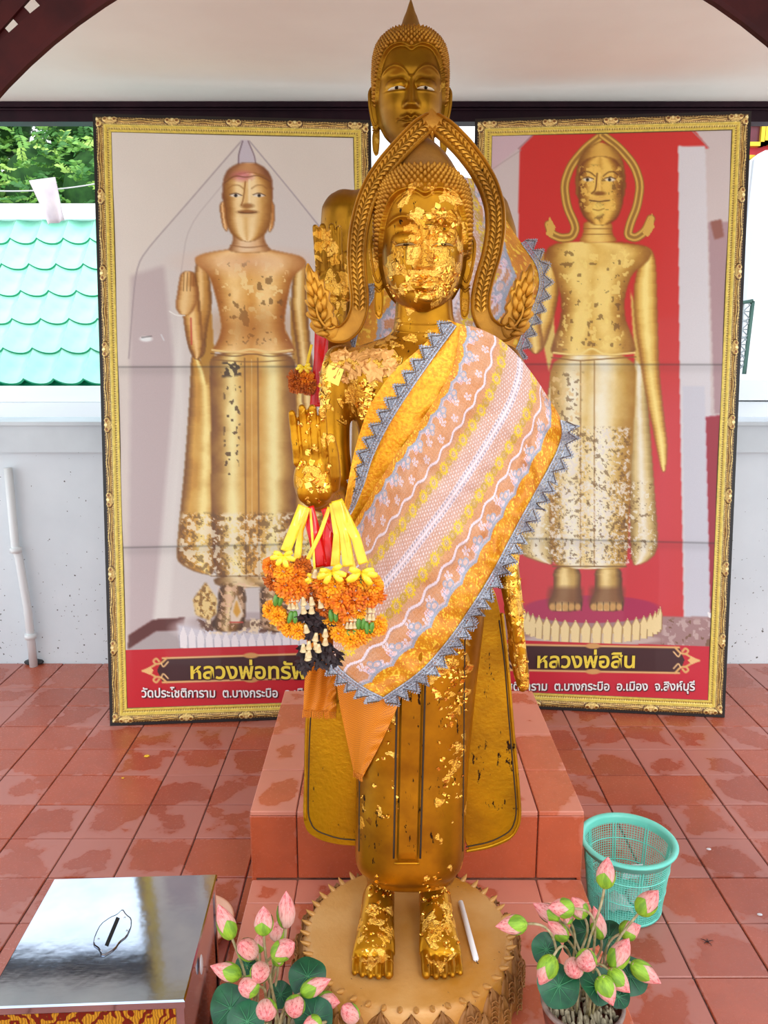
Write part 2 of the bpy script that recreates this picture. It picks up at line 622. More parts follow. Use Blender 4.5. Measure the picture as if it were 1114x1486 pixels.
# ceiling, fascia beam
mb = MB()
mb.box(-3.0, 3.0, 0.55, 4.05, 2.635, 2.70)  # front part, out of view, extended to cut light from above
obj('ceiling', mb, simple('cream_ceiling_board', (236, 228, 216), .8, c2=(230, 220, 208), scale=2.0, bmp=.05), smooth=False, kind='structure')
M_maroon = simple('dark_maroon_paint', (62, 16, 14), .55, c2=(46, 10, 10), scale=14, bmp=.05, spec=.15)
M_beam = simple('dark_purple_beam_paint', (44, 20, 30), .5, c2=(32, 14, 24), scale=10, spec=.15)
mb = MB()
mb.box(-3.0, 3.0, 3.95, 4.03, 2.555, 2.64)
mb.box(-3.0, 3.0, 3.93, 3.95, 2.612, 2.634)
mb.box(-3.0, 3.0, 3.935, 3.95, 2.60, 2.606)
obj('trim_1', mb, M_beam, smooth=False, kind='structure', label='dark fascia beam along the ceiling edge')

# arched fretwork panel hung between the front posts
AY = 1.75
_ap = [P(*q, AY) for q in ((0, 140), (58, 78), (146, 12), (165, 0), (1025, 0), (1070, 30), (1114, 65))]
_A = np.array([[2 * p.x, 2 * p.z, 1] for p in _ap])
_s = np.linalg.lstsq(_A, np.array([p.x ** 2 + p.z ** 2 for p in _ap]), rcond=None)[0]
cc = Vector((_s[0], AY, _s[1]))
ra = math.sqrt(_s[2] + _s[0] ** 2 + _s[1] ** 2)
band, top, half = .062, 2.632, 1.32
arch = obj('trim_2', MB().box(-half, half, AY - .03, AY + .03, 2.56, top), M_maroon, smooth=False, kind='structure', label='dark maroon arched fretwork panel hanging from the ceiling')
for dx in (cc.x - ra - .02, cc.x + ra + .02):
    obj('post', MB().box(dx - .09, dx + .09, AY - .09, AY + .09, 0, top), M_maroon, arch, smooth=False)
mb = MB()
pts = []
n = 60
prof = []
for i in range(n + 1):
    a = math.pi * (i / n)
    ca, sa = math.cos(a), math.sin(a)
    for r_, y_ in ((ra, AY - .008), (ra, AY + .008), (ra + .008, AY + .011), (ra + band, AY + .011), (ra + band, AY - .011), (ra + .008, AY - .011)):
        prof.append((cc.x + r_ * ca, y_, cc.z + r_ * sa))
fs = []
for i in range(n):
    for k in range(6):
        fs.append((i * 6 + k, i * 6 + (k + 1) % 6, (i + 1) * 6 + (k + 1) % 6, (i + 1) * 6 + k))
mb.add(prof, fs)
obj('arch_band', mb, M_maroon, arch, smooth=False)
hA = P(48, 11, AY)
hB = P(20, 42, AY)
d1 = Vector((hB.x - hA.x, 0, hB.z - hA.z))
per = d1.length
d1.normalize()
d2 = Vector((d1.z, 0, -d1.x))
w_s = per * .56
for (u, v_, lay) in ((d1, d2, -.004), (d2, d1, .004)):
    for k in range(-70, 71):
        base = hA + v_ * ((k + .5) * per)
        # walk along the slat and keep the stretches above the arch band
        st = None
        for q_ in np.arange(-2.8, 2.8, .01):
            p_ = base + u * float(q_)
            ok = (p_.z < top - .03 and p_.z > 1.75 and abs(p_.x) < half - .02 and math.hypot(p_.x - cc.x, p_.z - cc.z) > ra + .045)
            if ok and st is None:
                st = float(q_)
            if not ok and st is not None:
                if q_ - st > .05:
                    a0 = base + u * st - v_ * (w_s / 2)
                    s_ = MB().obox((a0.x, AY + lay - .004, a0.z), u * (float(q_) - st), v_ * w_s, (0, .008, 0))
                    obj('slat', s_, M_maroon, arch, smooth=False)
                st = None
# ================================================================== OUTSIDE
M_white = simple('bright_white_paint', (240, 242, 244), .6)
# green tiled roof of the next building
rE, rT = 5.2, 6.2
zE = P(0, 557, rE).z
zT = P(0, 318, rT).z
roofc = thing('green_roof_building', (-3.0, 5.7, 0), 'low white outbuilding with mint green wavy tiled roof beyond the wall', 'building')
mb = MB()
mb.box(-4.9, -1.25, 5.35, 8.2, -0.2, zE - .12)
obj('wall', mb, M_white, roofc, smooth=False)
mb = MB()
zb = P(0, 583, 5.12).z
mb.box(-5.1, -1.1, 5.10, 5.26, zb, zE - .012)
mb.box(-5.1, -1.1, 5.06, 5.12, P(0, 606, 5.06).z, zb - .004)
obj('gutter', mb, M_white, roofc, smooth=False)
M_mint = simple('mint_roof_tile', (186, 242, 224), .25, c2=(166, 236, 212), scale=6, coat=.4)
M_mint_edge = simple('green_tile_edge', (18, 150, 104), .35)
cw = .186
nrow = 6
slope = Vector((0, (rT - rE) / nrow, (zT - zE) / nrow))
nrm = Vector((0, -slope.z, slope.y)).normalized()
def rooftile():
    q = MB()
    nx = 16
    vv = []
    for j, lift in ((0, .016), (1, .0), (1.12, -.004)):
        for i in range(nx + 1):
            t = i / nx
            # a flat pan that rises into a roll at its right edge
            h = .052 * abs(2 * t - 1) ** 2.4 - .012
            p_ = Vector((t * cw, 0, 0)) + slope * j + nrm * (h + lift)
            vv.append(p_)
    m_ = nx + 1
    f = [(j * m_ + i, j * m_ + i + 1, (j + 1) * m_ + i + 1, (j + 1) * m_ + i) for j in range(2) for i in range(nx)]
    q.add(vv, f)
    # thick front lip
    lip = [vv[i] for i in range(m_)] + [vv[i] - nrm * .020 + Vector((0, .001, 0)) for i in range(m_)]
    nf = len(q.f)
    q.add(lip, [(i + 1, i, m_ + i, m_ + i + 1) for i in range(nx)])
    me = q.mesh('roof_tile')
    me.materials.append(M_mint)
    me.materials.append(M_mint_edge)
    for k, pl in enumerate(me.polygons):
        pl.use_smooth = True
        if k >= nf:
            pl.material_index = 1
    return me
rt = rooftile()
x0 = P(38, 553, rE).x
for j in range(nrow):
    for i in range(-11, 9):
        xx = x0 + i * cw
        if -5.0 < xx < -1.25:
            inst(rt, 'roof_tile', roofc, Vector((xx, rE, zE)) + slope * j)
mb = MB()
a = Vector((-5.05, rE, zE - .035))
mb.obox(a, (3.9, 0, 0), slope * nrow, -nrm * .03)
obj('roof_deck', mb, M_mint_edge, roofc, smooth=False)
mb = MB()
zr0, zr1 = P(0, 318, 6.1).z, P(0, 297, 6.15).z
mb.box(-5.05, -1.12, 6.1, 6.35, zr0, zr1)
obj('ridge_cap', mb, M_white, roofc, smooth=False)
# ground beyond the wall
mb = MB()
mb.box(-14, 14, 4.2, 22, -.3, -.1)
obj('ground_outside', mb, simple('pale_concrete_ground', (190, 188, 182), .8, c2=(165, 163, 158), scale=2), smooth=False, kind='structure')

# tree beyond the roof
rng = random.Random(11)
tree = thing('leafy_tree', (-4.0, 9.6, -.1), 'dense green leafy tree beyond the mint green roof', 'tree')
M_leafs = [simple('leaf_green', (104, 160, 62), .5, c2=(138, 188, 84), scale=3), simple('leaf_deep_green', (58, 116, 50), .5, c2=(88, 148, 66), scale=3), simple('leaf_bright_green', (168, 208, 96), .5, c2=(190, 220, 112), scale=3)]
mb = MB()
mb.tube([(-4.0, 9.6, -.1), (-4.05, 9.6, .9), (-3.95, 9.65, 1.9), (-3.8, 9.7, 2.8)], [.2, .16, .13, .08], 10)
for a in range(7):
    an = a * .9
    mb.tube([(-4.0, 9.62, 1.2 + a * .15), (-4.0 + math.cos(an) * .8, 9.6 + math.sin(an) * .4, 2.0 + a * .15), (-4.0 + math.cos(an) * 1.6, 9.6 + math.sin(an) * .6, 2.6 + a * .15)], [.07, .05, .02], 6)
obj('trunk', mb, simple('grey_brown_bark', (92, 76, 60), .9, c2=(60, 50, 40), scale=30, bmp=.5), tree)
clumps = []
for k in range(46):
    clumps.append((rng.uniform(-6.2, -2.2), rng.uniform(9.0, 10.3), rng.uniform(1.4, 4.6), rng.uniform(.42, .75)))
V_, F_, MI = [], [], []
def leaf(p, d, s, up):
    d = d.normalized()
    sd = d.cross(up)
    if sd.length < .01:
        sd = Vector((1, 0, 0))
    sd.normalize()
    n0 = len(V_)
    V_.extend([p, p + d * s * .45 + sd * s * .24, p + d * s, p + d * s * .45 - sd * s * .24])
    F_.append((n0, n0 + 1, n0 + 2, n0 + 3))
for (cx_, cy_, cz_, r_) in clumps:
    for k in range(125):
        v = Vector((rng.gauss(0, 1), rng.gauss(0, 1) - .35, rng.gauss(0, 1))).normalized()
        b = Vector((cx_, cy_, cz_)) + v * r_ * rng.uniform(.75, 1.05)
        ax = Vector((rng.uniform(-1, 1), rng.uniform(-1, .3), rng.uniform(-.7, .4))).normalized()
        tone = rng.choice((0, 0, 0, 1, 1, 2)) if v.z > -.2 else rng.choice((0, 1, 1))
        for t in range(6):
            q_ = b + ax * t * .034
            for sgn in (-1, 1):
                dd = ax * .5 + ax.cross(Vector((0, 0, 1))) * sgn + Vector((0, 0, rng.uniform(-.3, .3)))
                leaf(q_, dd, rng.uniform(.055, .085), Vector((rng.uniform(-.5, .5), -1, rng.uniform(-.3, 1))))
                MI.append(tone)
q = MB()
q.add(V_, F_)
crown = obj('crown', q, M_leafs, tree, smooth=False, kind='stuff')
crown.data.polygons.foreach_set('material_index', MI)
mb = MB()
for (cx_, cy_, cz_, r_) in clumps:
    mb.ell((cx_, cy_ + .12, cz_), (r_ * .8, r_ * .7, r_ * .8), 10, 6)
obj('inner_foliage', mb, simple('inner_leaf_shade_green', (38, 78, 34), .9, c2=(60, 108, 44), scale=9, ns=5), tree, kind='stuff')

# bunting string with two cloth pennants
s0, s1 = P(-60, 275, 4.6), P(240, 243, 4.6)
mb = MB()
sp = [s0.lerp(s1, i / 20) - Vector((0, 0, .05 * math.sin(math.pi * i / 20))) for i in range(21)]
mb.tube(sp, .0035, 5)
st = obj('bunting_string', mb, simple('white_cord', (225, 225, 225), .7))
tag(st, 'thin white cord strung across in front of the green roof', 'string')
def pennant(pts, lab):
    n_, m_ = 8, 10
    (a, b, c_, d) = [P(*p, 4.59) for p in pts]
    arr = np.zeros((n_ + 1, m_ + 1, 3))
    for i in range(n_ + 1):
        for j in range(m_ + 1):
            s_, t_ = i / n_, j / m_
            p_ = (a.lerp(b, s_)).lerp(d.lerp(c_, s_), t_)
            arr[i, j] = p_ + Vector((0, .02 * math.sin(s_ * 9 + t_ * 3) * t_, 0))
    q = MB()
    q.grid(arr)
    o = obj('pennant', q, simple('pale_pink_cloth', (238, 228, 230), .8, c2=(224, 212, 220), scale=10))
    md = o.modifiers.new('s', 'SOLIDIFY')
    md.thickness = .002
    tag(o, lab, 'flag')
    return o
pennant(((42, 262), (80, 257), (95, 320), (70, 326)), 'pale cloth pennant hanging from the cord over the roof ridge')
pennant(((137, 253), (165, 251), (172, 290), (158, 296)), 'pale cloth pennant half hidden by the left portrait frame')

# red and gold temple building on the right
TY = 6.4
tb = thing('temple_building', (P(1150, 500, TY).x, TY, 0), 'red temple facade with gold framed panels behind the right portrait', 'building')
M_red = simple('temple_red_paint', (206, 34, 46), .5, c2=(190, 26, 40), scale=5)
M_goldtrim = simple('yellow_gold_trim', (226, 190, 48), .35, metal=.3)
xr0 = P(1040, 300, TY).x
mb = MB()
mb.box(xr0, xr0 + 1.3, TY, TY + .5, -.1, 3.6)
obj('red_wall', mb, M_red, tb, smooth=False)
def panel(px, c, yy=TY, t=5.0, nm='panel'):
    a, b = P(px[0], px[1], yy), P(px[2], px[3], yy)
    w_ = .028
    mb = MB()
    mb.box(a.x, b.x, yy - .05, yy, b.z, b.z + w_)
    mb.box(a.x, b.x, yy - .05, yy, a.z - w_, a.z)
    mb.box(a.x, a.x + w_, yy - .05, yy, b.z, a.z)
    mb.box(b.x - w_, b.x, yy - .05, yy, b.z, a.z)
    fr = obj('panel_frame', mb, M_goldtrim, tb, smooth=False)
    mb = MB()
    mb.box(a.x + w_, b.x - w_, yy - .02, yy, b.z + w_, a.z - w_)
    obj('panel', mb, simple('lacquer_' + nm, c, .3, c2=tuple(int(v * .8) for v in c), scale=8), fr, smooth=False)
panel((1046, 178, 1104, 214), (110, 30, 50), nm='maroon')
panel((1108, 176, 1150, 212), (110, 30, 50), nm='maroon')
panel((1046, 227, 1093, 269), (120, 30, 60), nm='maroon')
mb = MB()
for (x0_, y0_, x1_, y1_, c, nm) in ((1060, 292, 1086, 340, (20, 110, 84), 'green'), (1060, 350, 1080, 396, (30, 40, 120), 'blue'), (1056, 405, 1076, 440, (170, 30, 40), 'red')):
    a, b = P(x0_, y0_, TY), P(x1_, y1_, TY)
    obj('pane', MB().box(a.x, b.x, TY - .025, TY, b.z, a.z), simple('glaze_' + nm, c, .25), tb, smooth=False)
# bright white raking wall of the stair in front of it
Yg = 6.2
pg = [P(1097, 228, Yg), P(1110, 218, Yg), P(1190, 214, Yg), P(1190, 560, Yg), P(1060, 560, Yg), P(1072, 470, Yg)]
obj('raking_wall', MB().prism(pg, (0, .12, 0)), M_white, tb, smooth=False)
Yt = 6.16
pg = [P(1094, 232, Yt), P(1103, 224, Yt), P(1080, 470, Yt), P(1068, 540, Yt), P(1060, 540, Yt), P(1070, 440, Yt)]
obj('stair_edge', MB().prism(pg, (0, .03, 0)), simple('pale_grey_render', (196, 200, 206), .7), tb, smooth=False)
# white ledge and band above the back wall
mb = MB()
mb.box(P(1010, 550, 5.0).x, 5.2, 4.9, 5.87, P(0, 581, 4.9).z, P(0, 551, 4.9).z)
obj('white_ledge', mb, M_white, tb, smooth=False)
mb = MB()
mb.box(P(1010, 583, 5.0).x, 5.2, 4.92, 5.87, .2, P(0, 583, 4.92).z)
obj('lower_wall', mb, M_white, tb, smooth=False)
# wrought iron railing
RY = 5.9
rail = thing('iron_railing', P(1080, 545, RY), 'dark green wrought iron railing with scrolls on the white ledge', 'railing')
M_iron = simple('green_black_iron', (62, 92, 82), .5, metal=.3)
M_iron2 = simple('grey_iron', (150, 156, 158), .5, metal=.3)
c4 = [P(1092, 437, RY), P(1079, 546, RY), P(1054, 546, RY), P(1062, 441, RY)]
obj('railing_frame', MB().tube(c4 + [c4[0]], .016, 6), M_iron, rail)
mb = MB()
for (px, py, r_) in ((1078, 452, 13), (1076, 478, 12), (1073, 500, 11), (1069, 524, 11)):
    c_ = P(px, py, RY)
    R_ = r_ / FPX * RY
    mb.tube([c_ + Vector((R_ * math.cos(t), 0, R_ * math.sin(t))) for t in np.linspace(0, 2 * math.pi, 19)[:-1]], .007, 5, closed=True)
    for t in np.linspace(0, math.pi, 5)[:-1]:
        d = Vector((R_ * math.cos(t), 0, R_ * math.sin(t)))
        mb.tube([c_ - d, c_ + d], .005, 5)
obj('scrollwork', mb, M_iron2, rail, kind='stuff')
# ================================================================== NUMPY PRINT CANVAS (flat print, lace)
def vnoise(h, w, cell, seed, octaves=3):
    r = np.random.RandomState(seed)
    out = np.zeros((h, w))
    amp, tot = 1.0, 0.0
    for o in range(octaves):
        c = max(cell / 2 ** o, 1.0)
        gh, gw = int(h / c) + 3, int(w / c) + 3
        g = r.rand(gh, gw)
        y = np.arange(h) / c
        x = np.arange(w) / c
        yi, xi = y.astype(int), x.astype(int)
        fy, fx = (y - yi)[:, None], (x - xi)[None, :]
        fy, fx = fy * fy * (3 - 2 * fy), fx * fx * (3 - 2 * fx)
        a = g[yi][:, xi] * (1 - fx) + g[yi][:, xi + 1] * fx
        b = g[yi + 1][:, xi] * (1 - fx) + g[yi + 1][:, xi + 1] * fx
        out += amp * (a * (1 - fy) + b * fy)
        tot += amp
        amp *= .55
    return out / tot

def blur(a, k):
    k = int(k)
    if k < 1:
        return a
    for ax in (0, 1):
        pad = [(0, 0)] * a.ndim
        pad[ax] = (k + 1, k)
        p = np.pad(a, pad, mode='edge')
        c = np.cumsum(p, axis=ax)
        n = a.shape[ax]
        hi = np.take(c, np.arange(2 * k + 1, 2 * k + 1 + n), axis=ax)
        lo_ = np.take(c, np.arange(0, n), axis=ax)
        a = (hi - lo_) / (2 * k + 1)
    return a

def chaikin(p, closed=True, n=2):
    for _ in range(n):
        q = [] if closed else [p[0]]
        m = len(p) if closed else len(p) - 1
        for i in range(m):
            a, b = p[i], p[(i + 1) % len(p)]
            q.append((a[0] * .8 + b[0] * .2, a[1] * .8 + b[1] * .2))
            q.append((a[0] * .2 + b[0] * .8, a[1] * .2 + b[1] * .8))
        if not closed:
            q.append(p[-1])
        p = q
    return p

class Canvas:
    """h x w colour canvas addressed in its own units: x in [x0,x1], y in [y0,y1] downwards"""
    def __init__(s, x0, x1, y0, y1, w, h, col):
        s.w, s.h = w, h
        s.X = np.linspace(x0, x1, w)[None, :].repeat(h, 0)
        s.Y = np.linspace(y0, y1, h)[:, None].repeat(w, 1)
        s.a = np.ones((h, w, 3)) * np.array(col, float)
        s.sx = (w - 1) / (x1 - x0)
        s.sy = (h - 1) / (y1 - y0)
    def mask(s, poly, soft=0):
        X, Y = s.X, s.Y
        m = np.zeros(X.shape, bool)
        n = len(poly)
        xs_ = [p[0] for p in poly]
        ys_ = [p[1] for p in poly]
        for i in range(n):
            (ax, ay), (bx, by) = poly[i], poly[(i + 1) % n]
            if ay == by:
                continue
            c = ((ay > Y) != (by > Y)) & (X < (bx - ax) * (Y - ay) / (by - ay) + ax)
            m ^= c
        m = m.astype(float)
        return blur(m, soft) if soft else m
    def ellm(s, cx, cy, rx, ry, soft=.15):
        d = np.sqrt(((s.X - cx) / rx) ** 2 + ((s.Y - cy) / ry) ** 2)
        return np.clip((1 + soft - d) / (2 * soft), 0, 1)
    def put(s, m, col, al=1.0):
        m = (m * al)[..., None]
        s.a = s.a * (1 - m) + np.array(col, float) * m
    def mul(s, m, f):
        s.a = s.a * (1 - m[..., None] * (1 - f))
    def line(s, pts, w, col, al=1.0):
        if len(pts) > 2:
            pts = chaikin(list(pts), False)
        d = np.full(s.X.shape, 1e9)
        for (ax, ay), (bx, by) in zip(pts[:-1], pts[1:]):
            vx, vy = bx - ax, by - ay
            t = np.clip(((s.X - ax) * vx + (s.Y - ay) * vy) / (vx * vx + vy * vy + 1e-9), 0, 1)
            d = np.minimum(d, np.hypot(s.X - ax - t * vx, s.Y - ay - t * vy))
        s.put(np.clip((w / 2 + .6 - d) / 1.2, 0, 1), col, al)
    def cyl(s, poly, dark, mid, lite, hl=(.35,), hw=.16, seed=1, nz=.35, soft=1, edge=.25):
        """fills a shape as a rounded gilded form as the printed photograph shows it"""
        m = s.mask(chaikin(poly), soft)
        on = m > .5
        xs_ = np.where(on, s.X, np.nan)
        with np.errstate(all='ignore'):
            import warnings
            with warnings.catch_warnings():
                warnings.simplefilter('ignore')
                lo_ = np.nanmin(xs_, 1)
                hi = np.nanmax(xs_, 1)
        lo_ = np.nan_to_num(lo_, nan=0)[:, None]
        hi = np.nan_to_num(hi, nan=1)[:, None]
        t = np.clip((s.X - lo_) / np.maximum(hi - lo_, 1e-3), 0, 1)
        k = np.zeros_like(t)
        for h_ in hl:
            k = np.maximum(k, np.exp(-((t - h_) / hw) ** 2))
        e = np.clip(np.minimum(t, 1 - t) / edge, 0, 1)
        n_ = vnoise(s.h, s.w, 22, seed, 4) - .5
        k = np.clip(k + n_ * nz * 2, 0, 1) * (0.25 + .75 * e)
        dark, mid, lite = map(lambda c: np.array(c, float), (dark, mid, lite))
        e2 = np.clip(e + n_ * .5, 0, 1)[..., None]
        col = dark * (1 - e2) + mid * e2
        k = k[..., None]
        col = col * (1 - k) + lite * k
        m = m[..., None]
        s.a = s.a * (1 - m) + col * m
    def speck(s, m, col, cell, thr, seed):
        n_ = vnoise(s.h, s.w, cell, seed, 2)
        s.put((n_ > thr) * m, col, .8)
# ================================================================== FRAMED PORTRAITS (large printed sheets)
GD, GM, GL = (96, 52, 14), (196, 142, 58), (255, 236, 168)

def gilt_plain(s, t):
    return None

def border_colour(sv, tv, period):
    """sv along (m), tv across from outside (m) -> colour and relief of the moulding"""
    n_ = vnoise(sv.shape[0], sv.shape[1], 3, 9, 2)
    s = ((sv / period + .5) % 1.0 - .5) * period
    T = tv
    col = np.zeros(sv.shape + (3,))
    h = np.zeros(sv.shape)
    def setc(m, c):
        m = np.clip(m, 0, 1)[..., None]
        col[:] = col * (1 - m) + np.array(c, float) * m
    setc(np.ones_like(T), (22, 14, 14))
    o0, o1, y1, b1, y2 = .014, .040, .054, .061, .0735
    k = np.clip((T - o0) / (o1 - o0), 0, 1)
    a = np.array((92, 62, 26.)) * (1 - k[..., None]) + np.array((190, 146, 70.)) * k[..., None]
    m = ((T > o0) & (T < o1)).astype(float)[..., None]
    col = col * (1 - m) + a * m
    h += np.where((T > o0) & (T < o1), .004 * np.sin(np.clip(k, 0, 1) * math.pi), 0)
    def band(lo_, hi, c):
        setc(((T >= lo_) & (T < hi)).astype(float), c)
    # swag lines between the cartouches
    for amp, off, c, wd in ((.009, .020, (238, 206, 120), .0016), (.009, .0235, (70, 40, 14), .0014), (.006, .030, (226, 190, 104), .0013), (.011, .034, (110, 72, 26), .0012)):
        cen = off + amp * np.abs(np.sin(s / period * 2 * math.pi)) * .8 - .004
        setc((np.abs(T - cen) < wd).astype(float) * (np.abs(s) > .018), c)
        h += np.where(np.abs(T - cen) < wd * 1.6, .0015, 0)
    dots = ((sv / .008) % 1.0 < .4) & (np.abs(T - .0375) < .0016)
    setc(dots.astype(float), (246, 222, 150))
    dots = ((sv / .011) % 1.0 < .3) & (np.abs(T - .0155) < .0014)
    setc(dots.astype(float), (210, 180, 110))
    # flat yellow fillets and the beaded line
    band(o1, y1, (222, 196, 84))
    band(o1, o1 + .0016, (120, 92, 24))
    band(o1 + .0016, o1 + .0042, (246, 228, 130))
    band(y1, b1, (150, 122, 44))
    setc(((T >= y1) & (T < b1) & (((sv / .010) % 1.0) < .5)).astype(float), (226, 200, 110))
    band(b1, y2, (224, 200, 88))
    band(b1, b1 + .0022, (248, 230, 140))
    band(y2 - .0018, y2 + .01, (92, 74, 26))
    h += np.where((T >= o1) & (T < y1), .003, 0) + np.where((T >= b1) & (T < y2), .002, 0)
    # cartouches
    e = np.hypot(s / .034, (T - .026) / .0145)
    setc((e < 1.0).astype(float), (196, 158, 84))
    setc(((e > .86) & (e < 1.05)).astype(float), (92, 58, 22))
    for sg in (-1, 1):
        d = np.hypot(s - sg * .019, T - .022)
        setc((d < .0085).astype(float), (140, 84, 24))
        setc((np.abs(d - .0085) < .0018).astype(float), (244, 216, 138))
        h += np.where(d < .009, .003, 0)
    d = np.hypot(s / .017, (T - .036) / .0055)
    setc((d < 1).astype(float), (236, 208, 130))
    setc(((np.abs(s) < .014) & (np.abs(T - .0365) < .0022) & ((s / .0055 % 1) < .5)).astype(float), (110, 70, 24))
    d = np.hypot(s / .006, (T - .018) / .008)
    setc((d < 1).astype(float), (250, 228, 160))
    h += np.where(e < 1, .004 * (1 - e * e), 0)
    col *= (0.90 + .2 * n_)[..., None]
    return col, h

def make_portrait(name, BL, BR, lean, Hh, label, paint, period_h, period_v):
    BL, BR = Vector(BL), Vector(BR)
    W = (BR - BL).length
    ux = (BR - BL).normalized()
    back = Vector((-ux.y, ux.x, 0))
    up = (Vector((0, 0, 1)) * math.cos(lean) + back * math.sin(lean)).normalized()
    nz = ux.cross(up).normalized()          # towards the viewer
    if nz.y > 0:
        nz = -nz
    root = thing(name, (BL + BR) / 2, label, 'framed portrait', 'framed portraits of standing golden statues')
    base = BL + Vector((0, 0, .002))
    q = MB()
    q.obox(base - nz * .032, ux * W, up * Hh, nz * .03)
    obj('backing_board', q, simple('black_frame_edge', (24, 18, 20), .5), root, smooth=False)
    B = .0755
    def strip(L0, du, dv, length, period, nm):
        ns, nt_ = int(length / .0026), 32
        S = np.linspace(0, length, ns)[:, None].repeat(nt_, 1)
        T = np.linspace(0, B, nt_)[None, :].repeat(ns, 0)
        # mitred ends
        S2 = np.clip(S, 0, length)
        S2 = T + (S2 / length) * (length - 2 * T)
        col, h = border_colour(S2 - length / 2, T, period)
        p = np.array(L0)[None, None] + S2[..., None] * np.array(du) + T[..., None] * np.array(dv) + (h[..., None] + .001) * np.array(nz)
        mb = MB()
        mb.grid(p)
        return obj(nm, mb, M_gilt_print, root, cols=nlin(col).reshape(-1, 3))
    strip(base + up * Hh, ux, -up, W, period_h, 'frame_moulding')
    strip(base, ux, up, W, period_h, 'frame_moulding')
    strip(base, up, ux, Hh, period_v, 'frame_moulding')
    strip(base + ux * W, up, -ux, Hh, period_v, 'frame_moulding')
    # printed sheet
    b = .074
    w_, h_ = W - 2 * b, Hh - 2 * b
    nu, nv = 290, 690
    U = np.linspace(0, w_, nu)[None, :].repeat(nv, 0)
    V = np.linspace(h_, 0, nv)[:, None].repeat(nu, 1)
    o = np.array(base + ux * b + up * b)
    Pp = o[None, None] + U[..., None] * np.array(ux) + V[..., None] * np.array(up)
    z = Pp[..., 2] - CAMH
    zc = Pp[..., 1] * CP_ - z * SP
    vv = Pp[..., 1] * SP + z * CP_
    cv = Canvas(0, 1, 0, 1, nu, nv, (222, 214, 204))
    cv.X = CX + FPX * Pp[..., 0] / zc
    cv.Y = CY - FPX * vv / zc
    paint(cv)
    # vinyl creases, their shade darkened into the print, and slight waviness
    wav = .0015 * np.sin(V * 9 + U * 2)
    for vc in (.60, .285):
        cv.mul(np.exp(-((V / h_ - vc) * h_ / .004) ** 2), .72)
        cv.mul(np.exp(-((V / h_ - vc + .006) * h_ / .02) ** 2), .93)
    Pp = Pp + (wav[..., None] + .0015) * np.array(nz)
    mb = MB()
    mb.grid(Pp.transpose(1, 0, 2))
    obj('printed_sheet', mb, M_print, root, cols=nlin(cv.a.transpose(1, 0, 2)).reshape(-1, 3))
    def text(body, xl, xr, yb, col, nm, off=.0, sh=(0, 0), lift=.004, vs_=1.0, dark=None):
        cu = bpy.data.curves.new(nm, 'FONT')
        cu.body = body
        cu.size = 1
        cu.offset = off
        cu.resolution_u = 3
        to = bpy.data.objects.new('tmp', cu)
        C.objects.link(to)
        dg = bpy.context.evaluated_depsgraph_get()
        me = bpy.data.meshes.new_from_object(to.evaluated_get(dg))
        bpy.data.objects.remove(to)
        n = len(me.vertices)
        co = np.empty(n * 3)
        me.vertices.foreach_get('co', co)
        co = co.reshape(-1, 3)
        x0_, x1_ = co[:, 0].min(), co[:, 0].max()
        def onplane(px, py):
            a = P(px, py, 3.0) - cam.location
            t = (base - cam.location).dot(nz) / a.dot(nz)
            return cam.location + a * t
        pa, pb = onplane(xl + sh[0], yb + sh[1]), onplane(xr + sh[0], yb + sh[1])
        sc = (pb - pa).length / (x1_ - x0_)
        r0 = np.array(pa)
        new = r0 + (co[:, :1] - x0_) * sc * np.array((pb - pa).normalized()) + co[:, 1:2] * sc * vs_ * np.array(up) + np.array(nz) * lift
        new -= np.array(root.location)
        me.vertices.foreach_set('co', new.ravel())
        me.materials.clear()
        me.materials.append(col)
        me.name = nm
        o_ = bpy.data.objects.new(nm, me)
        C.objects.link(o_)
        o_.parent = root
        o_['kind'] = 'stuff'
        return o_
    return root, text

def common_plaque(cv, x0, x1, yt, yb, skew=0.0):
    """dark name plaque with gold scroll ends; skew = change of y per px"""
    def k(x, y):
        return (x, y + (x - x0) * skew)
    cx_ = (x0 + x1) / 2
    cv.put(cv.mask([k(x0, yt), k(x1, yt), k(x1 + 8, (yt + yb) / 2), k(x1, yb), k(x0, yb), k(x0 - 8, (yt + yb) / 2)]), (62, 18, 22))
    for y in (yt, yb):
        cv.line([k(x0, y), k(x1, y)], 3.0, (206, 150, 84))
        cv.line([k(x0, y), k(x1, y)], 1.0, (246, 208, 150))
    cv.put(cv.ellm(cx_, yt + (cx_ - x0) * skew, 11, 4), (214, 160, 92))
    cv.put(cv.ellm(cx_, yb + (cx_ - x0) * skew, 11, 4), (214, 160, 92))
    ym = (yt + yb) / 2
    for sg, xe in ((-1, x0), (1, x1)):
        kk = lambda dx, dy: k(xe + sg * dx, ym + dy)
        c = (224, 176, 108)
        for dy in (-1, 1):
            cv.line([kk(-6, dy * (yb - yt) / 2), kk(2, dy * 10), kk(10, dy * 9), kk(14, dy * 14), kk(9, dy * 18), kk(5, dy * 13)], 3, c)
            cv.line([kk(2, dy * 10), kk(-1, dy * 4), kk(-8, dy * 12)], 2, (240, 200, 140))
            cv.line([kk(10, dy * 9), kk(20, dy * 3), kk(29, 0)], 3, c)
        cv.put(cv.mask([kk(18, -6), kk(30, 0), kk(18, 6), kk(13, 0)]), (236, 190, 124))

def chips(cv, poly, seed, lo_=.62, col=(250, 236, 190), cell=6):
    m = cv.mask(poly, 2)
    n_ = vnoise(cv.h, cv.w, cell, seed, 3)
    cv.put(m * (n_ > lo_), col, .75)
    cv.put(m * (n_ < 1 - lo_ - .05), (96, 62, 24), .55)

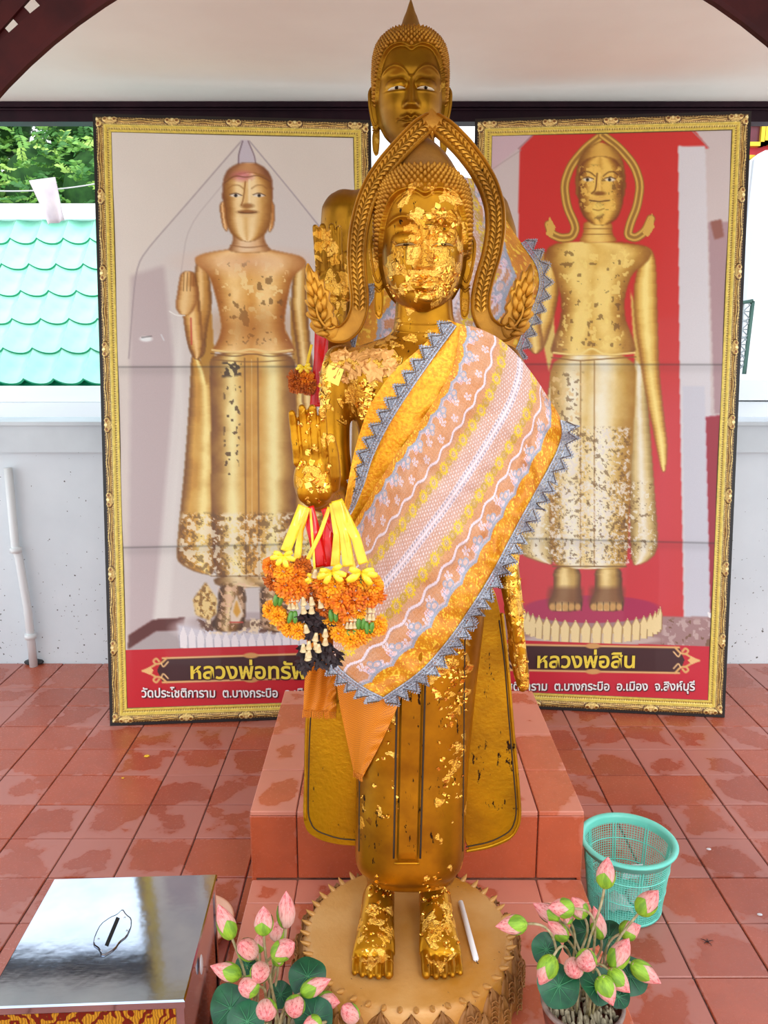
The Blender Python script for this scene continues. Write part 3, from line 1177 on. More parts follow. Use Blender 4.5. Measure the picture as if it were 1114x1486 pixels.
def paint_left(cv):
    n1 = vnoise(cv.h, cv.w, 120, 3, 4)
    cv.a *= (.97 + .06 * n1)[..., None]
    cv.put(np.clip((cv.Y - 350) / 600, 0, 1), (196, 178, 176), .45)
    # gable shaped niche, lighter
    cv.put(cv.mask([(350, 203), (205, 372), (190, 430), (187, 940), (545, 940), (545, 430), (470, 330)], 3), (214, 208, 204), .8)
    cv.put(cv.mask([(238, 385), (190, 400), (186, 940), (222, 915), (262, 620)], 3), (186, 168, 170), .7)
    cv.put(cv.mask([(262, 420), (268, 600), (245, 900), (222, 905), (246, 640)], 3), (226, 222, 216), .8)
    cv.line([(350, 205), (275, 292), (206, 370), (196, 400), (187, 520)], 2.2, (160, 146, 148), .7)
    cv.line([(362, 205), (420, 275), (468, 335)], 2.2, (160, 150, 156), .7)
    cv.line([(262, 400), (272, 330), (330, 260)], 2.0, (190, 180, 178), .6)
    # floor and skirting
    cv.put(cv.mask([(186, 935), (262, 898), (262, 945), (186, 945)], 1), (176, 166, 166))
    cv.put(cv.mask([(186, 922), (222, 899), (268, 896), (268, 914), (226, 916), (186, 942)], 1), (96, 48, 44))
    cv.put(cv.mask([(470, 896), (545, 892), (545, 945), (470, 930)], 1), (110, 60, 54))
    # finial glass-like tip
    cv.put(cv.mask([(350, 203), (360, 203), (371, 236), (345, 238)], 1), (198, 190, 202), .9)
    cv.line([(352, 205), (346, 225), (346, 238)], 2, (112, 92, 104), .8)
    cv.line([(360, 205), (369, 226), (371, 238)], 2, (126, 106, 116), .8)
    # lotus pedestal, white petals
    cv.put(cv.ellm(366, 912, 110, 24), (232, 226, 226))
    cv.put(cv.mask([(257, 906), (262, 938), (300, 943), (440, 943), (470, 936), (474, 905)], 2), (214, 212, 220))
    for i in range(17):
        x = 266 + i * 12.4
        y = 912 + 9 * math.sin(math.pi * i / 16)
        cv.put(cv.mask([(x - 6, y + 12), (x, y - 4), (x + 6, y + 12), (x + 5, 940), (x - 5, 940)]), (240, 236, 238))
        cv.line([(x - 6, y + 10), (x - 5, 940)], 1.3, (150, 150, 164), .7)
    cv.put(cv.ellm(366, 903, 96, 15), (190, 176, 176))
    cv.put(cv.mask([(300, 900), (430, 900), (440, 912), (290, 912)], 2), (120, 84, 50), .7)
    n2 = vnoise(cv.h, cv.w, 5, 31, 2)
    cv.put(cv.mask([(285, 898), (450, 898), (445, 918), (300, 920)], 2) * (n2 > .58), (250, 230, 190), .8)
    cv.put(cv.mask([(285, 898), (450, 898), (445, 918), (300, 920)], 2) * (n2 < .38), (90, 50, 30), .8)
    # rear robe flaps
    kw = dict(dark=(124, 74, 14), mid=(214, 158, 58), lite=(255, 234, 150))
    cv.cyl([(278, 505), (276, 560), (268, 680), (256, 800), (258, 816), (282, 830), (318, 837), (318, 560)], hl=(.6,), seed=5, **kw)
    cv.cyl([(420, 560), (426, 837), (458, 832), (478, 818), (480, 800), (468, 680), (456, 560), (452, 505)], hl=(.4,), seed=6, **kw)
    cv.put(cv.mask([(305, 430), (312, 520), (300, 560), (290, 520)], 1), (186, 136, 48))
    cv.put(cv.mask([(420, 430), (424, 520), (436, 540), (436, 500)], 1), (186, 136, 48))
    # legs and feet
    cv.cyl([(317, 848), (357, 848), (356, 905), (348, 916), (316, 917), (306, 908), (316, 888)], (66, 36, 14), (140, 96, 44), (240, 214, 160), hl=(.4,), hw=.12, seed=7)
    cv.cyl([(376, 848), (418, 848), (419, 888), (430, 908), (420, 917), (386, 916), (378, 905)], (66, 36, 14), (150, 104, 50), (240, 214, 160), hl=(.4,), hw=.12, seed=8)
    # long skirt column
    cv.cyl([(303, 510), (306, 560), (306, 700), (309, 836), (346, 846), (366, 848), (412, 846), (428, 836), (430, 700), (430, 560), (428, 510)], (124, 74, 16), (216, 158, 58), (255, 242, 170), hl=(.24, .74), hw=.11, seed=9, nz=.25)
    cv.cyl([(309, 836), (428, 836), (424, 852), (313, 852)], (110, 70, 24), (196, 150, 80), (244, 226, 180), hl=(.3, .7), seed=10)
    for x in (356, 375):
        cv.line([(x - 1, 520), (x + 1, 840)], 2, (128, 84, 30), .8)
    cv.line([(365, 522), (366, 838)], 1, (240, 216, 150), .7)
    cv.line([(306, 836), (430, 836)], 2, (110, 70, 26), .8)
    chips(cv, [(264, 745), (472, 745), (478, 800), (474, 816), (430, 836), (309, 836), (262, 816), (259, 800)], 12, .56, (250, 240, 214), 5)
    chips(cv, [(318, 846), (416, 846), (420, 888), (426, 912), (380, 912), (376, 850), (357, 850), (352, 912), (312, 912), (318, 888)], 13, .56, (236, 196, 160), 5)
    cv.speck(cv.mask([(322, 525), (350, 525), (350, 545), (322, 548)], 1), (56, 34, 14), 5, .5, 14)
    cv.speck(cv.mask([(325, 560), (350, 560), (345, 690), (325, 690)], 1), (80, 50, 20), 5, .68, 15)
    # arms
    cv.cyl([(284, 372), (300, 376), (304, 400), (308, 440), (300, 480), (298, 515), (284, 524), (274, 508), (268, 470), (280, 440)], (110, 66, 22), (188, 130, 50), (240, 200, 130), hl=(.4,), hw=.2, seed=17)
    cv.cyl([(262, 396), (264, 450), (272, 500), (284, 524), (296, 512), (292, 460), (288, 420), (284, 404), (282, 394)], (124, 72, 24), (206, 148, 66), (246, 208, 140), hl=(.5,), hw=.2, seed=18)
    cv.cyl([(262, 394), (258, 420), (254, 446), (262, 458), (278, 456), (286, 440), (288, 416), (282, 416), (282, 394)], (150, 90, 36), (214, 158, 84), (240, 204, 140), hl=(.4,), hw=.3, seed=19)
    for x in (267, 272, 277):
        cv.line([(x, 396), (x - 1, 422)], 1.2, (124, 74, 30), .8)
    cv.line([(246, 452), (256, 458), (268, 458)], 1.6, (246, 246, 240), .9)
    cv.line([(277, 462), (278, 500)], 2.2, (200, 60, 50), .8)
    cv.cyl([(430, 374), (444, 378), (446, 400), (446, 450), (452, 520), (458, 600), (466, 660), (462, 700), (452, 706), (446, 660), (440, 600), (432, 520), (422, 450), (424, 404)], (116, 70, 24), (200, 148, 60), (248, 220, 150), hl=(.45,), hw=.2, seed=20)
    # torso
    cv.cyl([(330, 362), (298, 367), (282, 373), (284, 384), (304, 398), (318, 450), (322, 478), (314, 500), (303, 512), (430, 514), (424, 498), (412, 476), (414, 450), (424, 400), (442, 388), (444, 378), (436, 371), (400, 364), (384, 360)], (160, 92, 26), (222, 152, 56), (255, 218, 146), hl=(.25, .7), hw=.2, seed=16, nz=.4)
    chips(cv, [(310, 380), (420, 380), (408, 450), (416, 500), (314, 500), (324, 450)], 63, .64, (255, 228, 160), 9)
    cv.put(cv.ellm(362, 380, 70, 14, .9), (232, 188, 160), .55)
    cv.put(cv.ellm(362, 475, 44, 22, .8), (168, 100, 30), .6)
    cv.line([(308, 508), (340, 512), (365, 506), (392, 512), (424, 508)], 3, (244, 214, 140), .9)
    cv.line([(306, 513), (340, 518), (365, 513), (392, 518), (426, 514)], 1.6, (120, 72, 24), .9)
    cv.line([(306, 522), (366, 526), (428, 522)], 1.6, (130, 84, 30), .8)
    # neck, ears, head
    cv.cyl([(338, 335), (338, 352), (328, 366), (396, 366), (384, 352), (384, 335)], (150, 96, 50), (220, 168, 110), (246, 220, 180), hl=(.4,), hw=.3, seed=21)
    cv.line([(334, 356), (360, 360), (388, 356)], 1.5, (150, 96, 52), .8)
    cv.cyl([(322, 292), (318, 300), (323, 330), (330, 338), (332, 320), (328, 292)], (140, 84, 36), (214, 150, 84), (240, 200, 140), seed=22)
    cv.cyl([(394, 290), (399, 300), (398, 328), (390, 340), (388, 322), (390, 292)], (140, 84, 36), (206, 140, 70), (240, 200, 140), seed=23)
    cv.cyl([(345, 237), (330, 246), (323, 262), (322, 300), (396, 300), (396, 262), (388, 246), (372, 236)], (120, 70, 40), (170, 112, 66), (206, 150, 96), hl=(.5,), hw=.3, seed=24)
    cv.cyl([(326, 262), (340, 254), (360, 251), (380, 253), (393, 262), (395, 300), (393, 324), (385, 340), (370, 350), (350, 350), (334, 339), (326, 318), (325, 290)], (140, 86, 30), (220, 166, 84), (252, 226, 170), hl=(.3, .6), hw=.15, seed=25, nz=.3)
    cv.put(cv.ellm(352, 256, 14, 7, .5), (206, 110, 130), .7)
    cv.line([(326, 266), (340, 255), (358, 258), (374, 254), (393, 264)], 1.6, (120, 70, 40), .8)
    for sg in (-1, 1):
        cx_ = 359 + sg * 17
        cv.line([(cx_ - 11, 274), (cx_ - 4, 269), (cx_ + 5, 269), (cx_ + 11, 274)], 2.2, (150, 92, 36), .45)
        cv.put(cv.ellm(cx_, 284, 8, 2.2, .3), (240, 230, 214))
        cv.put(cv.ellm(cx_, 284, 2.4, 2.4, .3), (24, 16, 16))
        cv.line([(cx_ - 9, 283), (cx_, 280), (cx_ + 9, 284)], 1.2, (70, 36, 18), .9)
    cv.line([(356, 264), (353, 290), (350, 298)], 2.0, (150, 92, 34), .8)
    cv.line([(362, 262), (362, 296)], 3.4, (255, 236, 190), .7)
    cv.put(cv.ellm(359, 299, 9, 3.6, .4), (136, 78, 28), .7)
    cv.put(cv.ellm(359, 308, 14, 3.2, .4), (150, 92, 42), .9)
    cv.put(cv.ellm(359, 313, 11, 3.0, .4), (236, 200, 140), .8)
    cv.line([(346, 308), (359, 310), (372, 308)], 1.2, (84, 44, 20))
    # offerings at the feet
    cv.put(cv.mask([(298, 845), (314, 868), (314, 890), (303, 900), (284, 892), (280, 870)], 1), (200, 152, 70))
    chips(cv, [(298, 845), (314, 868), (314, 890), (303, 900), (284, 892), (280, 870)], 27, .52, (246, 226, 160), 4)
    cv.put(cv.mask([(343, 862), (353, 890), (347, 904), (335, 904), (333, 890)], 1), (232, 214, 190))
    cv.put(cv.mask([(343, 870), (349, 888), (344, 896), (338, 888)], 1), (220, 160, 50))
    cv.line([(334, 903), (352, 903)], 2, (200, 70, 50))
    # scratches and tape on the sheet
    cv.put(cv.ellm(212, 492, 9, 4, .3) * (n2 > .45), (236, 240, 240))
    cv.line([(206, 490), (220, 488)], 1.4, (70, 70, 70), .8)
    cv.line([(234, 486), (238, 494)], 2, (220, 224, 226), .8)
    # red title band
    yb = lambda x: 943 - (x - 190) * .028
    cv.put(cv.mask([(180, yb(180)), (560, yb(560)), (560, 1060), (180, 1060)]), (196, 22, 38))
    common_plaque(cv, 236, 492, 955, 990, -.030)

def paint_right(cv):
    n1 = vnoise(cv.h, cv.w, 120, 43, 4)
    cv.a[:] = (208, 196, 194)
    cv.a *= (.97 + .06 * n1)[..., None]
    red, red2 = (206, 44, 40), (212, 60, 74)
    cv.put(cv.mask([(782, 185), (1004, 185), (1028, 215), (1000, 215), (984, 212), (986, 560), (992, 905), (700, 905), (730, 700), (750, 430), (754, 216)], 1), red)
    cv.put(cv.mask([(700, 640), (1000, 560), (1000, 905), (690, 905)], 30) * cv.mask([(750, 430), (985, 430), (992, 905), (700, 905)]), red2, .7)
    cv.put(cv.mask([(690, 190), (782, 187), (752, 216), (700, 260)], 2), (206, 180, 188))
    cv.line([(782, 187), (752, 216)], 2, (160, 120, 126), .8)
    cv.line([(756, 218), (690, 262)], 1.6, (170, 150, 150), .6)
    cv.put(cv.mask([(984, 212), (1023, 212), (1030, 520), (1034, 905), (992, 905), (986, 560)], 1), (216, 214, 218))
    cv.put(cv.mask([(1027, 322), (1070, 322), (1070, 600), (1036, 600)], 1), (176, 146, 150))
    cv.put(cv.mask([(1030, 322), (1046, 318), (1050, 344), (1036, 348)], 1), (150, 96, 84))
    cv.put(cv.mask([(1023, 605), (1070, 600), (1070, 940), (1030, 900)], 1), (158, 30, 50))
    cv.put(cv.mask([(990, 560), (1022, 560), (1030, 905), (994, 905)], 1), (204, 206, 216))
    cv.line([(1004, 190), (1028, 214)], 2, (180, 140, 140), .8)
    # shelf and pedestal
    cv.put(cv.mask([(690, 890), (1070, 896), (1070, 945), (690, 938)], 1), (164, 128, 126))
    chips(cv, [(960, 898), (1068, 898), (1068, 940), (960, 938)], 45, .62, (200, 176, 170), 8)
    cv.put(cv.ellm(858, 884, 100, 20, .05), (176, 40, 84))
    cv.put(cv.mask([(757, 890), (762, 920), (790, 930), (860, 934), (920, 930), (955, 918), (961, 888), (940, 906), (860, 914), (780, 906)], 1), (216, 186, 120))
    cv.put(cv.ellm(858, 928, 98, 9, .1), (214, 200, 190), .7)
    for i in range(20):
        a = math.pi * (i + .5) / 20
        x = 858 - 100 * math.cos(a)
        y = 886 + 22 * math.sin(a)
        w_ = 2.5 + 4.5 * math.sin(a)
        cv.put(cv.mask([(x - w_, y + 4), (x, y - 8), (x + w_, y + 4), (x + w_ * .8, y + 26), (x - w_ * .8, y + 26)]), (240, 218, 160))
        cv.line([(x + w_, y + 4), (x + w_ * .8, y + 26)], 1.4, (150, 110, 60), .9)
        cv.line([(x - w_, y + 4), (x, y - 8), (x + w_, y + 4)], 1.0, (170, 130, 70), .9)
    # robe flaps
    kw = dict(dark=(150, 116, 56), mid=(226, 202, 134), lite=(250, 244, 220))
    cv.cyl([(802, 520), (790, 600), (768, 720), (750, 790), (756, 806), (790, 818), (806, 820)], hl=(.5,), seed=46, **kw)
    cv.cyl([(914, 520), (912, 822), (934, 818), (950, 806), (955, 786), (948, 690), (940, 580), (936, 520)], hl=(.5,), seed=47, **kw)
    cv.put(cv.mask([(800, 420), (806, 500), (796, 540), (788, 500)], 1), (226, 196, 104))
    cv.put(cv.mask([(914, 420), (920, 520), (936, 540), (930, 470)], 1), (220, 184, 90))
    # legs, feet
    for x0_, sd in ((802, 48), (862, 49)):
        cv.cyl([(x0_, 822), (x0_ + 40, 822), (x0_ + 40, 858), (x0_ + 44, 876), (x0_ + 38, 887), (x0_ - 4, 887), (x0_ - 8, 878), (x0_ + 2, 856)], (90, 58, 20), (196, 156, 76), (246, 222, 150), hl=(.4,), hw=.2, seed=sd)
        cv.put(cv.mask([(x0_ - 6, 852), (x0_ + 44, 852), (x0_ + 42, 876), (x0_ - 8, 876)], 3), (110, 62, 34), .7)
        for k_ in range(5):
            cv.put(cv.ellm(x0_ - 1 + k_ * 9.3, 881, 4.2, 5, .3), (206, 158, 90))
            cv.line([(x0_ + 4 + k_ * 9.3, 874), (x0_ + 4 + k_ * 9.3, 886)], 1.2, (70, 40, 16))
    # skirt column
    cv.cyl([(798, 512), (798, 600), (796, 700), (798, 816), (822, 826), (904, 826), (910, 816), (914, 700), (920, 600), (924, 512)], (176, 126, 40), (232, 196, 100), (255, 250, 220), hl=(.25, .62), hw=.16, seed=50, nz=.3)
    for x in (842, 862):
        cv.line([(x, 524), (x, 822)], 1.8, (170, 124, 56), .8)
    cv.line([(802, 822), (908, 822)], 2, (120, 84, 34), .9)
    chips(cv, [(798, 620), (914, 620), (912, 818), (798, 818)], 51, .60, (240, 234, 226), 4)
    chips(cv, [(774, 700), (754, 785), (758, 804), (806, 817), (912, 819), (948, 803), (953, 786), (946, 700)], 52, .66, (250, 246, 230), 4)
    chips(cv, [(800, 540), (846, 540), (840, 640), (800, 640)], 53, .63, (236, 206, 140), 6)
    # arms
    cv.cyl([(932, 356), (946, 362), (952, 380), (954, 460), (956, 540), (964, 610), (969, 650), (966, 684), (960, 686), (954, 660), (946, 620), (934, 560), (920, 470), (918, 420)], (160, 100, 28), (226, 180, 76), (255, 232, 140), hl=(.5,), hw=.22, seed=56)
    cv.cyl([(800, 356), (790, 372), (782, 420), (766, 480), (762, 500), (776, 516), (790, 506), (804, 460), (812, 420), (806, 376)], (140, 88, 24), (214, 160, 60), (250, 220, 130), hl=(.5,), hw=.22, seed=57)
    cv.cyl([(762, 500), (758, 460), (768, 420), (774, 366), (786, 360), (792, 366), (790, 420), (782, 460), (790, 504), (776, 516)], (150, 94, 30), (220, 170, 72), (252, 226, 140), hl=(.5,), hw=.22, seed=58)
    for x in (774, 780, 786):
        cv.line([(x, 360), (x, 388)], 1.3, (150, 100, 40), .9)
    # torso
    cv.cyl([(840, 350), (808, 352), (794, 360), (790, 372), (802, 392), (814, 430), (814, 462), (800, 500), (798, 516), (924, 516), (918, 490), (906, 462), (906, 430), (916, 398), (940, 380), (947, 366), (936, 356), (890, 350)], (140, 84, 20), (214, 160, 54), (252, 224, 130), hl=(.3, .68), hw=.2, seed=54, nz=.45)
    chips(cv, [(806, 362), (930, 362), (910, 400), (902, 440), (905, 505), (808, 508), (818, 450), (814, 410)], 55, .66, (252, 226, 130), 7)
    cv.line([(803, 512), (840, 516), (858, 504), (878, 516), (920, 512)], 3, (250, 226, 140), .9)
    cv.line([(800, 519), (840, 524), (862, 522), (922, 518)], 1.8, (140, 94, 30), .9)
    cv.put(cv.ellm(858, 482, 4, 3), (246, 214, 120))
    # flame frame round the head
    for pts, wd in (([(874, 196), (850, 214), (828, 240), (818, 268), (822, 300), (836, 330), (830, 344), (814, 346), (800, 340), (796, 326)], 13), ([(874, 196), (898, 214), (920, 240), (929, 268), (924, 300), (914, 324), (910, 342), (922, 346), (936, 336), (944, 318)], 13)):
        cv.line(pts, wd, (150, 104, 34))
        cv.line(pts, wd - 3, (220, 176, 76))
        cv.line(pts, wd - 9, (140, 96, 34), .8)
    cv.put(cv.mask([(797, 314), (806, 330), (800, 346), (792, 340)]), (220, 176, 80))
    cv.put(cv.mask([(946, 310), (949, 330), (940, 344), (932, 338)]), (220, 176, 80))
    # neck, head
    cv.cyl([(846, 320), (846, 340), (838, 352), (898, 352), (888, 340), (888, 320)], (160, 100, 30), (220, 166, 70), (250, 220, 120), hl=(.5,), hw=.3, seed=59)
    for y in (332, 340):
        cv.line([(846, y), (888, y)], 1.2, (140, 84, 26), .9)
    cv.cyl([(872, 205), (850, 214), (838, 232), (834, 262), (836, 292), (906, 292), (908, 262), (904, 232), (892, 214)], (130, 80, 24), (196, 144, 54), (226, 180, 80), hl=(.5,), hw=.3, seed=60)
    cv.cyl([(840, 240), (852, 230), (872, 227), (892, 230), (902, 242), (905, 272), (903, 300), (895, 318), (880, 327), (858, 326), (845, 314), (838, 292)], (120, 66, 16), (196, 138, 44), (246, 204, 96), hl=(.35, .65), hw=.18, seed=61, nz=.45)
    chips(cv, [(840, 240), (902, 242), (898, 300), (868, 322), (842, 300)], 62, .6, (246, 204, 96), 6)
    for sg in (-1, 1):
        cx_ = 869 + sg * 16
        cv.line([(cx_ - sg * 10, 256), (cx_ - sg * 3, 250), (cx_ + sg * 5, 249), (cx_ + sg * 11, 254)], 2, (92, 48, 12), .7)
        cv.put(cv.ellm(cx_, 261, 7, 2.6, .3), (236, 226, 200))
        cv.put(cv.ellm(cx_ - 1, 261, 2.2, 2.4, .3), (30, 20, 14))
        cv.line([(cx_ - 8, 259), (cx_, 257), (cx_ + 8, 260)], 1.2, (80, 40, 14))
    cv.line([(866, 252), (864, 276), (858, 281)], 2, (110, 60, 16), .9)
    cv.line([(870, 252), (870, 278)], 3, (250, 210, 110), .8)
    cv.put(cv.ellm(869, 281, 9, 3, .4), (120, 66, 18), .8)
    cv.put(cv.ellm(869, 290, 14, 3.4, .3), (236, 190, 90))
    cv.line([(855, 291), (869, 293), (884, 291)], 1.6, (80, 40, 12))
    cv.put(cv.ellm(868, 304, 9, 10, .2), (250, 220, 110), .8)
    cv.line([(860, 304), (868, 306), (876, 303)], 1.2, (150, 96, 30))
    # red title band
    cv.put(cv.mask([(680, 926), (1070, 940), (1070, 1060), (680, 1060)]), (200, 26, 50))
    common_plaque(cv, 735, 985, 935, 972, .018)
    # torn white patches
    cv.put(cv.mask([(1026, 888), (1042, 893), (1038, 900), (1028, 896)]), (240, 240, 240))

M_print = printed('printed_vinyl', .42, grain=.03, coat=.15)
M_gilt_print = printed('gilt_moulding_print', .38, metal=.15, grain=.05, coat=.1)
M_title = simple('yellow_lettering', (240, 214, 70), .5)
M_dark_ink = simple('dark_red_ink', (70, 10, 20), .5)
M_whitetext = simple('white_lettering', (240, 236, 236), .5)

pl, tl = make_portrait('framed_portrait', (-1.153, 3.205, 0), (-.022, 3.300, 0), RAD(8.9), 2.525,
    'tall gilt framed portrait of a golden statue against a pale wall, the left one', paint_left, .25, .31)
pr, tr = make_portrait('framed_portrait', (.350, 3.405, 0), (1.466, 3.285, 0), RAD(7.4), 2.53,
    'tall gilt framed portrait of a golden statue on a red ground, right one', paint_right, .25, .31)
tl('หลวงพ่อทรัพย์', 276, 465, 985, M_dark_ink, 'title_shade', .045, lift=.0075)
tl('หลวงพ่อทรัพย์', 277, 464, 984, M_title, 'title_text', .022, lift=.0095)
SUB = 'วัดประโชติการาม  ต.บางกระบือ  อ.เมือง  จ.สิงห์บุรี'
tl(SUB, 206, 523, 1011, M_dark_ink, 'address_shade', .040, sh=(1, 1.2), lift=.0075, vs_=1.12)
tl(SUB, 206, 523, 1011, M_whitetext, 'address_text', .020, lift=.0095, vs_=1.12)
tr('หลวงพ่อสิน', 778, 921, 969, M_dark_ink, 'title_shade', .035, lift=.0075)
tr('หลวงพ่อสิน', 779, 920, 968, M_title, 'title_text', .022, lift=.0095)
tr(SUB, 690, 1007, 1001, M_dark_ink, 'address_shade', .040, sh=(1, 1.2), lift=.0075, vs_=1.12)
tr(SUB, 690, 1007, 1001, M_whitetext, 'address_text', .020, lift=.0095, vs_=1.12)
# ================================================================== STATUES
M_gold = gold_mat('old_gold_paint', (192, 132, 14), (146, 92, 6), .82, .38, dark=.655)
M_gold_carved = gold_mat('carved_dull_gold', (200, 140, 36), (152, 98, 18), .55, .44, dark=.74, leafy=False)
M_gold_rear = gold_mat('dim_gold_paint', (168, 116, 12), (130, 84, 6), .8, .42, dark=.72)
M_gold_flap = gold_mat('yellow_gold_paint', (200, 148, 12), (162, 112, 6), .75, .38, dark=.645, leafy=False)
M_groove = simple('dark_groove', (46, 30, 12), .7)  # shade of grooves and folds as dark brown; also wick and box feet
M_eye_w = simple('shell_white', (220, 206, 176), .3)
M_eye_dim = simple('dull_brown_shell', (150, 120, 70), .4)  # darker brown tone for the eyes of the foremost statue
M_eye_b = simple('black_pupil', (14, 10, 8), .2)
M_leaf_flake = simple('gold_leaf_flake', (255, 208, 100), .22, metal=1.0, c2=(240, 176, 62), scale=40, bmp=.25)
M_base_top = gold_mat('ochre_base_paint', (206, 158, 96), (178, 116, 22), .12, .42, dark=.70, leafy=False, noise_scale=4)
M_base_clay = gold_mat('brown_gold_clay', (166, 112, 48), (134, 84, 34), .2, .55, dark=.68, leafy=False)

def remeshed(mb, voxel, smooth_it=6, name='body'):
    me = mb.mesh(name)
    o = bpy.data.objects.new('tmp_remesh', me)
    C.objects.link(o)
    r = o.modifiers.new('r', 'REMESH')
    r.mode = 'VOXEL'
    r.voxel_size = voxel
    if smooth_it:
        s_ = o.modifiers.new('s', 'SMOOTH')
        s_.iterations = smooth_it
        s_.factor = .5
    dg = bpy.context.evaluated_depsgraph_get()
    out = bpy.data.meshes.new_from_object(o.evaluated_get(dg))
    bpy.data.objects.remove(o)
    bpy.data.meshes.remove(me)
    n = len(out.vertices)
    co = np.empty(n * 3)
    out.vertices.foreach_get('co', co)
    co = co.reshape(-1, 3)
    f = [tuple(p.vertices) for p in out.polygons]
    bpy.data.meshes.remove(out)
    q = MB()
    q.add(co, f)
    return q

def leaf_attr(o, fn):
    me = o.data
    n = len(me.vertices)
    co = np.empty(n * 3)
    me.vertices.foreach_get('co', co)
    co = co.reshape(-1, 3) + np.array(world_org(o))
    z = co[:, 2] - CAMH
    zc = co[:, 1] * CP_ - z * SP
    v = co[:, 1] * SP + z * CP_
    w = fn(CX + FPX * co[:, 0] / zc, CY - FPX * v / zc, co)
    a = me.attributes.new('leaf', 'FLOAT', 'POINT')
    a.data.foreach_set('value', np.clip(w, 0, 1).astype(np.float32))

def blob(x, y, cx, cy, rx, ry, amp=1.0):
    d = np.sqrt(((x - cx) / rx) ** 2 + ((y - cy) / ry) ** 2)
    return amp * np.clip(1.4 - d, 0, 1)

def prow(py, xl, xr, Yc, ry, e=2.3):
    a, b = P(xl, py, Yc), P(xr, py, Yc)
    return ((a.x + b.x) / 2, Yc, a.z, (b.x - a.x) / 2, ry, e)

def ptube(mb, pts, n=12):
    """pts: (px, py, Y, r_px) joined as a rounded limb"""
    q, r = [], []
    for (x, y, Y, rp) in pts:
        p = P(x, y, Y)
        q.append(p)
        r.append(rp / FPX * (p - cam.location).dot(Vector((0, CP_, -SP))))
    # round ends
    d0 = (q[0] - q[1]).normalized()
    d1 = (q[-1] - q[-2]).normalized()
    q = [q[0] + d0 * r[0] * .8, q[0] + d0 * r[0] * .45] + q + [q[-1] + d1 * r[-1] * .45, q[-1] + d1 * r[-1] * .8]
    r = [r[0] * .35, r[0] * .8] + r + [r[-1] * .8, r[-1] * .35]
    mb.tube(q, r, n)

def gauss_s(a, k=3):
    w = np.exp(-np.arange(-k, k + 1) ** 2 / (k * .9) ** 2)
    w /= w.sum()
    p = np.pad(a, k, mode='edge')
    return np.convolve(p, w, mode='valid')

